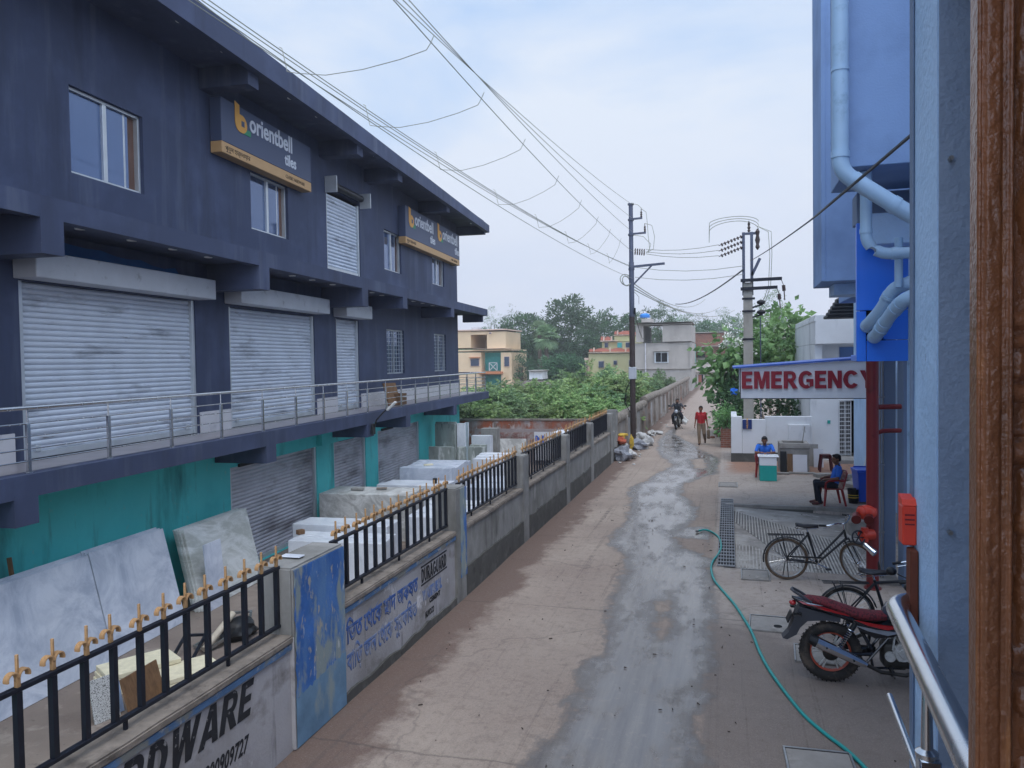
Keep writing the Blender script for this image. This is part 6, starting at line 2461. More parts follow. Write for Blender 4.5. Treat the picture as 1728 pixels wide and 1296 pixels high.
# ================================================================== bicycles and motorcycles
MT['rubber'] = mat('tyre_rubber', '#2a2725', .85, var=.15, scale=10, layers=(('#5a4f45', 6, .52, .7, None),))
MT['rubber_brown'] = mat('dusty_tyre', '#5d4c3d', .9, var=.15, scale=10)
MT['bike_black'] = mat('bicycle_black_paint', '#1d1e22', .4, var=.1, layers=(('#55402f', 9, .64, .75, None),))
MT['leather'] = mat('dark_leather', '#262529', .5, var=.1)
MT['orange_rim'] = mat('orange_red_rim', '#b04a33', .45, var=.06)
MT['seat_red'] = mat('red_patterned_seat', '#6e2028', .75, var=.1, scale=30, layers=(('#3c1318', 38, .5, .56, None), ('#8d3038', 55, .62, .68, None)))
MT['moto_black'] = mat('moto_gloss_black', '#1b1c22', .18, var=.05, coat=.5)
MT['moto_red'] = mat('moto_red_stripe', '#a41d22', .25, var=.05, coat=.5)
MT['moto_silver'] = mat('moto_silver', '#9ea3ac', .3, .6, var=.05)
MT['tank_grey'] = mat('moto_tank_grey', '#4d5260', .25, .4, var=.05, coat=.4)
MT['alloy'] = mat('engine_alloy', '#bdbbb6', .5, .45, var=.12, scale=20, layers=(('#5c554c', 14, .58, .7, None),))
MT['dark_metal'] = mat('dark_engine_metal', '#3a3835', .55, .5, var=.15, scale=15)
MT['plastic_grey'] = mat('grey_mudguard_plastic', '#3c3d42', .55, var=.06)


def spoke_wheel(parent, name, Rr, r, c, M0, tyre_m, rim_m, nsp=28, rim_r=.011, rim_parent=True):
    """wheel in the local XZ plane at c, turned by M0; a part with tyre, rim and spokes"""
    M = M0 @ Matrix.Translation(c) @ Matrix.Rotation(R(90), 4, 'X')
    mb = MB()
    mb.cyl((0, 0, -.045), (0, 0, .045), .018, n=12, M=M)
    mb.cyl((0, 0, -.03), (0, 0, -.025), .035, n=12, M=M)
    mb.cyl((0, 0, .025), (0, 0, .03), .035, n=12, M=M)
    w_ = mb.build(name, MT['chrome'], parent, smooth=True)
    mb = MB()
    mb.torus(Rr - r, r, 48, 10, M)
    mb.build('tyre', tyre_m, w_, smooth=True)
    mb = MB()
    mb.torus(Rr - 2 * r - .004, rim_r, 48, 8, M)
    mb.build('rim', rim_m, w_, smooth=True)
    mb = MB()
    for k in range(nsp):
        a = 2 * PI * k / nsp
        b = a + (.35 if k % 2 else -.35)
        z = .027 if k % 4 < 2 else -.027
        mb.tube([(.03 * math.cos(b), .03 * math.sin(b), z), ((Rr - 2 * r) * math.cos(a), (Rr - 2 * r) * math.sin(a), 0)], .0017, 4, M=M)
    mb.build('spokes', MT['chrome'], w_)
    return w_


def arc_fender(Rr, c, a0, a1, w_, M0, m, parent, name='mudguard'):
    mb = MB()
    n = 18
    prev = None
    for i in range(n + 1):
        a = a0 + (a1 - a0) * i / n
        ring = []
        for y, dr in ((-w_, -.012), (-w_ * .6, .002), (0, .008), (w_ * .6, .002), (w_, -.012)):
            v = Vector((c[0] + (Rr + dr) * math.cos(a), c[1] + y, c[2] + (Rr + dr) * math.sin(a)))
            ring.append(mb.bm.verts.new(M0 @ v))
        if prev:
            for k in range(4):
                mb.bm.faces.new((prev[k], prev[k + 1], ring[k + 1], ring[k]))
        prev = ring
    return mb.build(name, m, parent, smooth=True)


def bicycle(label, loc, rz, steer, ladies, lean=0, tyre='rubber_brown'):
    t = thing('bicycle', label, 'bicycle', loc, rz, None)
    t.rotation_euler = (R(lean), 0, rz)
    Rw = .345
    I = Matrix()
    rear = (-.53, 0, Rw)
    front = (.60, 0, Rw)
    spoke_wheel(t, 'wheel', Rw, .023, rear, I, MT[tyre], MT['dull_steel'])
    head_top, head_bot = Vector((.36, 0, .86)), Vector((.40, 0, .70))
    ax = (head_top - head_bot).normalized()
    S = Matrix.Translation(head_bot) @ Matrix.Rotation(R(steer), 4, ax) @ Matrix.Translation(-head_bot)
    spoke_wheel(t, 'wheel', Rw, .023, front, S, MT[tyre], MT['dull_steel'])
    bb = Vector((-.05, 0, .29))
    st = Vector((-.2, 0, .80))
    mb = MB()
    mb.tube([bb, st], .02, 10)
    mb.tube([head_bot, head_top], .02, 10)
    if ladies:
        mb.tube([head_top - Vector((0, 0, .03)), bb + (st - bb) * .12], .0175, 10)
        mb.tube([head_bot + Vector((0, 0, .02)), bb], .019, 10)
    else:
        mb.tube([head_top - Vector((0, 0, .04)), st - Vector((0, 0, .04))], .019, 10)
        mb.tube([head_bot + Vector((0, 0, .02)), bb], .019, 10)
    for y in (-.06, .06):
        mb.tube([bb + Vector((0, y * .5, 0)), Vector(rear) + Vector((0, y, 0))], .012, 8)
        mb.tube([st + Vector((0, y * .3, -.05)), Vector(rear) + Vector((0, y, 0))], .011, 8)
    mb.build('frame', MT['bike_black'], t, smooth=True)
    mb = MB()
    for y in (-.055, .055):
        mb.tube([head_bot + Vector((0, y, 0)), head_bot + Vector((.07, y, -.12)), Vector(front) + Vector((0, y, 0))], [.013, .012, .008], 8, M=S)
    mb.tube([head_bot + Vector((0, -.06, 0)), head_bot + Vector((0, .06, 0))], .016, 8, M=S)
    mb.build('fork', MT['bike_black'], t, smooth=True)
    arc_fender(Rw + .025, rear, R(15), R(190), .032, I, MT['bike_black'], t)
    arc_fender(Rw + .025, front, R(-5), R(135), .03, S, MT['bike_black'], t)
    mb = MB()
    mb.tube([head_top, head_top + Vector((-.02, 0, .09))], .012, 8, M=S)
    hb = [(-.17, -.3, .94), (-.05, -.27, .965), (.03, -.16, .985), (.06, -.05, .95), (.06, .05, .95), (.03, .16, .985), (-.05, .27, .965), (-.17, .3, .94)]
    off = Vector((.33, 0, .03))
    mb.tube([Vector(p) + off for p in hb], .011, 8, M=S)
    mb.build('handlebar', MT['chrome'], t, smooth=True)
    for y in (-.3, .3):
        mb = MB()
        mb.tube([Vector((-.2, y * 1.01, .935)) + off, Vector((-.08, y * .96, .958)) + off], .018, 10, M=S)
        mb.build('grip', MT['black'], t, smooth=True)
        mb = MB()
        mb.tube([Vector((-.02, y * .75, .95)) + off, Vector((-.06, y * .85, .92)) + off, Vector((-.15, y * .95, .90)) + off], .006, 6, M=S)
        mb.build('brake_lever', MT['chrome'], t, smooth=True)
    mb = MB()
    mb.tube([st, st + Vector((-.02, 0, .07))], .012, 8)
    mb.build('seat_post', MT['chrome'], t, smooth=True)
    mb = MB()
    V = [(-.15, .10), (-.05, .105), (.05, .06), (.15, .025), (.18, .015)]
    prev = None
    for x, hw in [(-.17, .07)] + V:
        ring = []
        for k in range(10):
            a = 2 * PI * k / 10
            ring.append(mb.bm.verts.new(Vector((st.x - .01 + x, hw * math.cos(a), st.z + .1 + .03 * math.sin(a) + (.02 if x < -.1 else 0)))))
        if prev:
            for k in range(10):
                mb.bm.faces.new((prev[k], prev[(k + 1) % 10], ring[(k + 1) % 10], ring[k]))
        else:
            mb.bm.faces.new(ring[::-1])
        prev = ring
    mb.bm.faces.new(prev)
    sd = mb.build('saddle', MT['leather'], t, smooth=True)
    mb = MB()
    for y in (-.05, .05):
        mb.tube([(st.x - .17 + .02 * math.cos(k * .8), y + .022 * math.sin(k * .8), st.z + .035 + .007 * k) for k in range(8)], .006, 6)
        mb.tube([(st.x - .17, y, st.z + .04), (st.x + .14, y * .3, st.z + .07)], .005, 6)
    mb.build('spring', MT['chrome'], sd)
    mb = MB()
    for y in (-.06, 0, .06):
        mb.tube([(-.82, y, .745), (-.26, y * .6, .755)], .006, 6)
    mb.tube([(-.82, -.065, .745), (-.82, .065, .745)], .006, 6)
    mb.tube([(-.62, -.065, .75), (-.62, .065, .75)], .006, 6)
    for y in (-.065, .065):
        mb.tube([(-.7, y, .75), (rear[0], y, rear[2])], .006, 6)
        mb.tube([(-.6, y, .75), (rear[0] + .01, y, rear[2])], .006, 6)
    mb.build('carrier', MT['bike_black'], t, smooth=True)
    mb = MB()
    C0 = Matrix.Translation(bb + Vector((0, -.05, 0))) @ Matrix.Rotation(R(90), 4, 'X')
    mb.torus(.09, .006, 28, 6, C0)
    for k in range(5):
        mb.bar(C0 @ Vector((0, 0, 0)), C0 @ Vector((.09 * math.cos(k * 1.257), .09 * math.sin(k * 1.257), 0)), .012, .006)
    mb.tube([bb + Vector((0, -.06, 0)), bb + Vector((.15, -.08, -.06))], .011, 8)
    mb.tube([bb + Vector((0, .06, 0)), bb + Vector((-.15, .08, .06))], .011, 8)
    mb.build('crank', MT['chrome'], t, smooth=True)
    for s, p in ((-1, bb + Vector((.15, -.12, -.06))), (1, bb + Vector((-.15, .12, .06)))):
        mb = MB()
        mb.box(p - Vector((.045, .04, .012)), p + Vector((.045, .04, .012)), .004)
        mb.build('pedal', MT['black'], t)
    mb = MB()
    mb.box((rear[0], -.056, .385), (bb.x + .06, -.045, .41), .003)
    mb.box((rear[0], -.056, .3), (bb.x, -.05, .308), .001)
    mb.build('chain_guard', MT['bike_black'], t)
    mb = MB()
    mb.tube([(rear[0], .07, rear[2]), (rear[0] - .04, .16, .0)], .008, 6)
    mb.tube([(rear[0] + .0, -.06, rear[2]), (rear[0] + .02, -.075, .06)], .007, 6)
    mb.build('stand', MT['bike_black'], t)
    return t


q = on_z(1327, 978, 0)
bicycle('black ladies bicycle standing on the near edge of the ribbed ramp, front wheel turned', (q.x + .53, q.y + .02, 0.005), R(4), -48, True)
q = on_z(1428, 1084, 0)
bicycle('black roadster bicycle partly hidden behind the parked red and black motorcycle', (q.x + .55, q.y + .12, 0.005), R(3), 10, False, 0, 'rubber')


def alloy_wheel(parent, Rr, r, c, tyre_m, rim_m, M0=Matrix(), nsp=6, drum=True):
    M = M0 @ Matrix.Translation(c) @ Matrix.Rotation(R(90), 4, 'X')
    mb = MB()
    mb.cyl((0, 0, -.06), (0, 0, .06), .075, n=20, M=M)
    if drum:
        mb.cyl((0, 0, .05), (0, 0, .075), .09, .05, n=20, M=M)
    w_ = mb.build('wheel', MT['dark_metal'], parent, smooth=True)
    mb = MB()
    mb.torus(Rr - r, r, 56, 14, M, 1.0)
    for k in range(44):
        a = 2 * PI * k / 44
        for s in (-1, 1):
            mb.box((-.010, -.006, -.008), (.010, .008, .010), 0, M @ Matrix.Rotation(a, 4, 'Z') @ Matrix.Translation((Rr - .006, 0, s * r * .45)))
    mb.build('tyre', tyre_m, w_, smooth=True)
    mb = MB()
    mb.torus(Rr - 2 * r + .004, .02, 56, 8, M, 1.3)
    mb.build('rim', rim_m, w_, smooth=True)
    mb = MB()
    for k in range(nsp):
        a = 2 * PI * k / nsp
        for d in (-.12, .12):
            mb.bar(M @ Vector((.06 * math.cos(a), .06 * math.sin(a), 0)), M @ Vector(((Rr - 2 * r) * math.cos(a + d), (Rr - 2 * r) * math.sin(a + d), 0)), .022, .016)
    mb.build('spokes', MT['alloy'] if nsp < 10 else MT['chrome'], w_)
    return w_


def loft(name, m, secs, parent, n=14, smooth=True, power=2.4):
    """closed body from sections (x, zc, half width, half height)"""
    mb = MB()
    prev = None
    for x, y, zc, hw, hh in secs:
        ring = []
        for k in range(n):
            a = 2 * PI * k / n
            ca, sa = math.cos(a), math.sin(a)
            ring.append(mb.bm.verts.new((x, y + hw * math.copysign(abs(ca) ** (2 / power), ca), zc + hh * math.copysign(abs(sa) ** (2 / power), sa))))
        if prev:
            for k in range(n):
                mb.bm.faces.new((prev[k], prev[(k + 1) % n], ring[(k + 1) % n], ring[k]))
        else:
            mb.bm.faces.new(ring[::-1])
        prev = ring
    mb.bm.faces.new(prev)
    return mb.build(name, m, parent, smooth=smooth, angle=50)


def motorcycle(label, loc, rz, classic=False, lean=0):
    t = thing('motorcycle', label, 'motorcycle', loc, rz)
    t.rotation_euler = (R(lean), 0, rz)
    Rr = .335
    rear, front = (-.65, 0, Rr), (.68, 0, Rr)
    rim = MT['chrome'] if classic else MT['orange_rim']
    alloy_wheel(t, Rr, .06, rear, MT['rubber'], rim, nsp=16 if classic else 6)
    alloy_wheel(t, Rr, .05, front, MT['rubber'], rim, nsp=16 if classic else 6)
    body = MT['moto_black']
    # fork, headlight, handlebar
    ht = Vector((.40, 0, .93))
    for s in (-1, 1):
        mb = MB()
        mb.tube([(.40, s * .1, .98), (.55, s * .1, .62)], .021, 10)
        mb.tube([(.55, s * .1, .62), (.68, s * .09, Rr)], .03, 10)
        mb.build('fork_leg', MT['dark_metal'] if classic else MT['chrome'], t, smooth=True)
        mb = MB()
        mb.tube([(.38, s * .07, 1.02), (.36, s * .2, 1.08), (.28, s * .33, 1.08), (.2, s * .37, 1.07)], .012, 8)
        mb.build('handlebar', MT['moto_black'], t, smooth=True)
        mb = MB()
        mb.tube([(.28, s * .335, 1.08), (.17, s * .385, 1.067)], .018, 8)
        mb.build('grip', MT['black'], t, smooth=True)
        mb = MB()
        mb.tube([(.28, s * .28, 1.08), (.24, s * .32, 1.13), (.14, s * .37, 1.17)], .007, 6)
        mb.build('mirror_stem', MT['black'], t, smooth=True)
        mb = MB()
        mb.ball((.09, s * .41, 1.19), (.06, .075, .05), 2)
        mb.build('mirror', MT['black'], t, smooth=True)
    mb = MB()
    mb.tube([(.44, 0, .93), (.58, 0, .93)], [.11, .1], 20)
    hl = mb.build('headlight', body, t, smooth=True)
    mb = MB()
    mb.ball((.575, 0, .93), (.025, .092, .092), 3)
    mb.build('lens', mat('headlight_lens', '#c9ced6', .1, .3), hl, smooth=True)
    if not classic:
        loft('headlight_cowl', body, [(.36, 0, .98, .08, .06), (.45, 0, 1.0, .14, .13), (.56, 0, 1.02, .12, .1), (.6, 0, 1.06, .06, .05)], t)
    arc_fender(Rr + .03, front, R(25), R(150), .07, Matrix(), body, t, 'front_mudguard')
    # tank
    loft('tank', MT['moto_black'] if classic else MT['tank_grey'], [(-.10, 0, .80, .07, .05), (-.05, 0, .83, .11, .09), (.1, 0, .87, .15, .13), (.25, 0, .88, .145, .13), (.36, 0, .86, .09, .08), (.40, 0, .85, .05, .04)], t, 18)
    # seat
    loft('seat', MT['leather'] if classic else MT['seat_red'], [(-.93, 0, .925, .05, .02), (-.88, 0, .92, .09, .04), (-.7, 0, .89, .12, .05), (-.5, 0, .82, .135, .055), (-.35, 0, .775, .14, .055), (-.2, 0, .765, .13, .055), (-.07, 0, .775, .1, .05)], t, 16)
    # tail and side panels
    loft('tail_cowl', body, [(-1.06, 0, .93, .02, .012), (-1.0, 0, .9, .07, .035), (-.85, 0, .86, .115, .05), (-.6, 0, .80, .13, .05), (-.42, 0, .73, .12, .06)], t, 14)
    for s in (-1, 1):
        mb = MB()
        y = s * .128
        pts = [(-1.0, s * .07, .905), (-.75, s * .128, .865), (-.5, s * .138, .80), (-.46, s * .138, .775), (-.72, s * .13, .825), (-.95, s * .09, .875)]
        mb.prism(pts, (0, s * .006, 0))
        mb.build('tail_stripe', MT['moto_red'], t)
        mb = MB()
        pts = [(-1.05, s * .03, .935), (-.92, s * .10, .90), (-.74, s * .13, .875), (-.9, s * .106, .885)]
        mb.prism(pts, (0, s * .007, 0))
        mb.build('tail_trim', MT['moto_silver'], t)
        mb = MB()
        pts = [(-.42, s * .12, .74), (-.1, s * .14, .70), (.08, s * .15, .72), (.1, s * .15, .66), (-.02, s * .14, .58), (-.2, s * .125, .55), (-.36, s * .12, .62)]
        mb.prism(pts, (0, s * .02, 0))
        sp = mb.build('side_panel', body, t)
        for zz, m in ((0, 'moto_red'), (-.06, 'moto_silver')):
            mb = MB()
            pts = [(-.42, s * .142, .745 + zz), (-.2, s * .162, .715 + zz), (.07, s * .172, .70 + zz), (-.08, s * .164, .655 + zz), (-.28, s * .152, .69 + zz)]
            mb.prism(pts, (0, s * .004, 0))
            mb.build('stripe', MT[m], sp)
    # rear mudguard, plate, lamp, grab rail
    mb = MB()
    pts = [(-.55, .74), (-.8, .80), (-.98, .84), (-1.02, .78), (-1.06, .66), (-1.10, .55), (-1.17, .47), (-1.12, .46), (-1.02, .52), (-.98, .60), (-.90, .68), (-.72, .70), (-.55, .69)]
    mb.prism([(x, -.085, z) for x, z in pts], (0, .17, 0))
    mb.build('rear_mudguard', MT['plastic_grey'], t)
    mb = MB()
    mb.box((-.02, -.09, -.06), (0, .09, .06), .004, Matrix.Translation((-1.08, 0, .70)) @ Matrix.Rotation(R(25), 4, 'Y'))
    mb.build('number_plate', MT['black'], t)
    mb = MB()
    mb.ball((-1.05, 0, .865), (.04, .07, .03), 2)
    mb.build('tail_light', MT['moto_red'], t, smooth=True)
    for s in (-1, 1):
        mb = MB()
        mb.cyl((-1.0, s * .09, .78), (-1.02, s * .17, .78), .012, n=8)
        mb.box((-1.06, s * .16 - .02, .765), (-.98, s * .2 + .0, .795), .01)
        mb.build('indicator', MT['black'], t)
    mb = MB()
    mb.tube([(-.86, -.11, .90), (-.95, -.12, .96), (-1.04, -.09, 1.01), (-1.06, 0, 1.015), (-1.04, .09, 1.01), (-.95, .12, .96), (-.86, .11, .90)], .016, 8)
    mb.build('grab_rail', MT['plastic_grey'], t, smooth=True)
    # frame, swing arm, shocks
    mb = MB()
    mb.tube([(.4, 0, .84), (.22, 0, .5), (.12, 0, .2), (-.2, 0, .18), (-.25, 0, .45), (-.2, 0, .72)], .02, 8)
    mb.tube([(.38, 0, .8), (-.25, 0, .72), (-.75, 0, .8)], .018, 8)
    for s in (-1, 1):
        mb.tube([(-.22, s * .09, .36), (-.65, s * .1, Rr)], .022, 8)
        mb.tube([(-.22, s * .08, .40), (-.38, s * .1, .7)], .018, 8)
        mb.tube([(-.06, s * .11, .56), (-.28, s * .11, .28)], .016, 8)
    mb.build('frame', MT['moto_black'], t, smooth=True)
    for s in (-1, 1):
        a, b = Vector((-.40, s * .125, .70)), Vector((-.60, s * .125, .37))
        mb = MB()
        mb.cyl(a, b, .014, n=8)
        mb.cyl(a, a + (b - a) * .22, .03, n=12)
        sh = mb.build('shock_absorber', MT['black'], t, smooth=True)
        mb = MB()
        n = 70
        ax_ = (b - a).normalized()
        u = ax_.cross(Vector((0, 1, 0))).normalized()
        v = ax_.cross(u)
        mb.tube([a + (b - a) * (.22 + .68 * i / n) + (u * math.cos(i * .9) + v * math.sin(i * .9)) * .03 for i in range(n + 1)], .006, 5)
        mb.build('spring', MT['chrome'], sh, smooth=True)
    # engine
    mb = MB()
    mb.box((-.12, -.12, .22), (.24, .12, .5), .05, seg=3)
    eg = mb.build('engine', MT['dark_metal'], t, smooth=True)
    for s in (-1, 1):
        mb = MB()
        mb.cyl((.08, s * .12, .41), (.08, s * .165, .41), .105, .09, n=28)
        mb.cyl((.08, s * .165, .41), (.08, s * .178, .41), .05, .045, n=24)
        mb.cyl((.2, s * .12, .34), (.2, s * .155, .34), .05, n=20)
        mb.cyl((-.05, s * .12, .36), (-.05, s * .15, .36), .055, n=20)
        for k in range(6):
            a = k * PI / 3
            mb.cyl((.08 + .098 * math.cos(a), s * .155, .41 + .09 * math.sin(a)), (.08 + .09 * math.cos(a), s * .172, .41 + .09 * math.sin(a)), .010, n=8)
        mb.build('crankcase_cover', MT['alloy'], eg, smooth=True)
    mb = MB()
    Mc = Matrix.Translation((.12, 0, .5)) @ Matrix.Rotation(R(18), 4, 'Y')
    for k in range(6):
        mb.box((-.09, -.1, .03 * k), (.09, .1, .03 * k + .014), .004, Mc)
    mb.box((-.07, -.075, -.03), (.07, .075, .19), .01, Mc)
    for s in (-1, 1):
        mb.tube([(-.02, s * .15, .5), (.02, s * .17, .42)], .008, 6)
        mb.tube([(.0, s * .13, .58), (-.03, s * .16, .44)], .01, 6)
    mb.build('cylinder_fins', MT['alloy'], eg)
    mb = MB()
    mb.tube([(.2, -.1, .56), (.3, -.13, .46), (.28, -.14, .25), (.1, -.15, .17), (-.15, -.15, .19), (-.24, -.165, .235), (-.32, -.185, .275)], .022, 10)
    mb.build('exhaust_pipe', MT['dark_metal'], t, smooth=True)
    mb = MB()
    ms = [(-.30, .265, .03), (-.37, .295, .045), (-.5, .35, .056), (-.75, .455, .062), (-.82, .485, .06)]
    mb.tube([(x, -.185, z) for x, z, r_ in ms], [r_ for x, z, r_ in ms], 18)
    mf = mb.build('muffler', MT['chrome'], t, smooth=True)
    mb = MB()
    mb.tube([(-.82, -.185, .485), (-.9, -.185, .52)], [.064, .05], 18)
    mb.build('muffler_tip', MT['black'], mf, smooth=True)
    mb = MB()
    for x, z in ((-.44, .32), (-.72, .44)):
        mb.cyl((x, -.235, z), (x, -.25, z), .012, n=8)
    mb.build('muffler_bolts', MT['black'], mf)
    mb = MB()
    mb.tube([(-.02, .13, .2), (.02, .2, .1), (.06, .27, .0)], .012, 8)
    mb.box((.03, .25, 0), (.1, .29, .012), .003)
    mb.build('side_stand', MT['black'], t, smooth=True)
    for s in (-1, 1):
        mb = MB()
        mb.cyl((-.05, s * .14, .24), (-.05, s * .28, .24), .014, n=8)
        mb.build('footpeg', MT['black'], t)
    mb = MB()
    mb.box((-.55, .09, .28), (-.15, .12, .4), .02)
    mb.build('chain_cover', MT['black'], t)
    return t


q = on_z(1400, 1149, 0)
motorcycle('black and red parked motorcycle with a red patterned seat beside the handrail', (q.x + .66, q.y + .03, 0), R(2), lean=-3)
q = on_z(1143, 725, 0)
RIDE = Vector((q.x, q.y, 0))
motorcycle('black ridden motorcycle with a round headlight coming down the lane', (RIDE.x - .03, RIDE.y + .68, 0), R(-93), True)
# ================================================================== people
MT['skin'] = mat('brown_skin', '#7c5440', .6, var=.06)
MT['hair'] = mat('black_hair', '#17120f', .7)
MT['shirt_red'] = mat('red_shirt_cloth', '#a11f26', .85, var=.08, scale=6)
MT['shirt_blue'] = mat('blue_uniform_cloth', '#2f6fd0', .85, var=.08, scale=6)
MT['shirt_grey'] = mat('dark_grey_shirt_cloth', '#3d3f46', .85, var=.08, scale=6)
MT['trouser_khaki'] = mat('khaki_trousers', '#7d6a58', .9, var=.1, scale=5)
MT['trouser_navy'] = mat('navy_trousers', '#20232e', .9, var=.1, scale=5)
MT['shoe_brown'] = mat('brown_shoe', '#3a2620', .5)
MT['shoe_maroon'] = mat('maroon_shoe', '#4f2020', .5)


def caps(mb, p0, p1, r0, r1, n=12):
    """tapered limb with round ends"""
    p0, p1 = Vector(p0), Vector(p1)
    d = p1 - p0
    L = d.length
    if L < 1e-5:
        return
    d /= L
    pts, rs = [], []
    for a in (-85, -60, -30):
        pts.append(p0 + d * r0 * math.sin(R(a)))
        rs.append(r0 * math.cos(R(a)))
    pts.append(p0)
    rs.append(r0)
    pts.append(p1)
    rs.append(r1)
    for a in (30, 60, 85):
        pts.append(p1 + d * r1 * math.sin(R(a)))
        rs.append(r1 * math.cos(R(a)))
    mb.tube(pts, rs, n)


def merge(mb, name, m, parent, voxel=.011, it=3):
    """weld overlapping limbs into one continuous skin"""
    o = mb.build(name, m, None)
    md = o.modifiers.new('weld', 'REMESH')
    md.mode = 'VOXEL'
    md.voxel_size = voxel
    ms = o.modifiers.new('soft', 'SMOOTH')
    ms.iterations = it
    ms.factor = .5
    dg = bpy.context.evaluated_depsgraph_get()
    dg.update()
    me = bpy.data.meshes.new_from_object(o.evaluated_get(dg))
    me.name = name
    bpy.data.objects.remove(o)
    for p in me.polygons:
        p.use_smooth = True
    me.materials.clear()
    me.materials.append(m)
    r = bpy.data.objects.new(name, me)
    COL.objects.link(r)
    r.parent = parent
    return r


def torso(mb, J, g):
    pe, ch = J['pelvis'], J['chest']
    w_ = (J['shR'] - J['shL'])
    sd = w_.normalized()
    hipd = (J['hipR'] - J['hipL']).normalized()
    sp = (ch - pe)
    for s in (-1, 1):
        caps(mb, pe + hipd * s * .07, pe + hipd * s * .06 + sp * .3, .105 + g, .1 + g)
        caps(mb, pe + sd * s * .06 + sp * .3, ch + sd * s * .075, .1 + g, .105 + g)
        caps(mb, ch + sd * s * .07, (J['shR'] if s > 0 else J['shL']) - sd * s * .02, .09 + g, .062 + g)
    caps(mb, ch + sp.normalized() * .05, J['neck'], .085 + g, .055 + g)


def hand(mb, wr, el, inward, curl=.6):
    d = (wr - el).normalized()
    side = d.cross(inward).normalized()
    inward = side.cross(d).normalized()
    caps(mb, wr, wr + d * .03, .026, .03)
    for k in range(4):
        caps(mb, wr + d * .02 + side * (k - 1.5) * .016, wr + d * .085 + side * (k - 1.5) * .019, .015, .013, 8)
        L = (.034, .042, .039, .028)[k]
        b = wr + d * .085 + side * (k - 1.5) * .019
        m_ = b + (d * math.cos(curl * .6) + inward * math.sin(curl * .6)) * L
        e = m_ + (d * math.cos(curl * 1.5) + inward * math.sin(curl * 1.5)) * L * .9
        caps(mb, b, m_, .0105, .0095, 8)
        caps(mb, m_, e, .0095, .0075, 8)
    b = wr + d * .025 - side * .03
    m_ = b + d * .03 - side * .022 + inward * .012
    caps(mb, b, m_, .014, .011, 8)
    caps(mb, m_, m_ + d * .032 + inward * .01, .011, .009, 8)


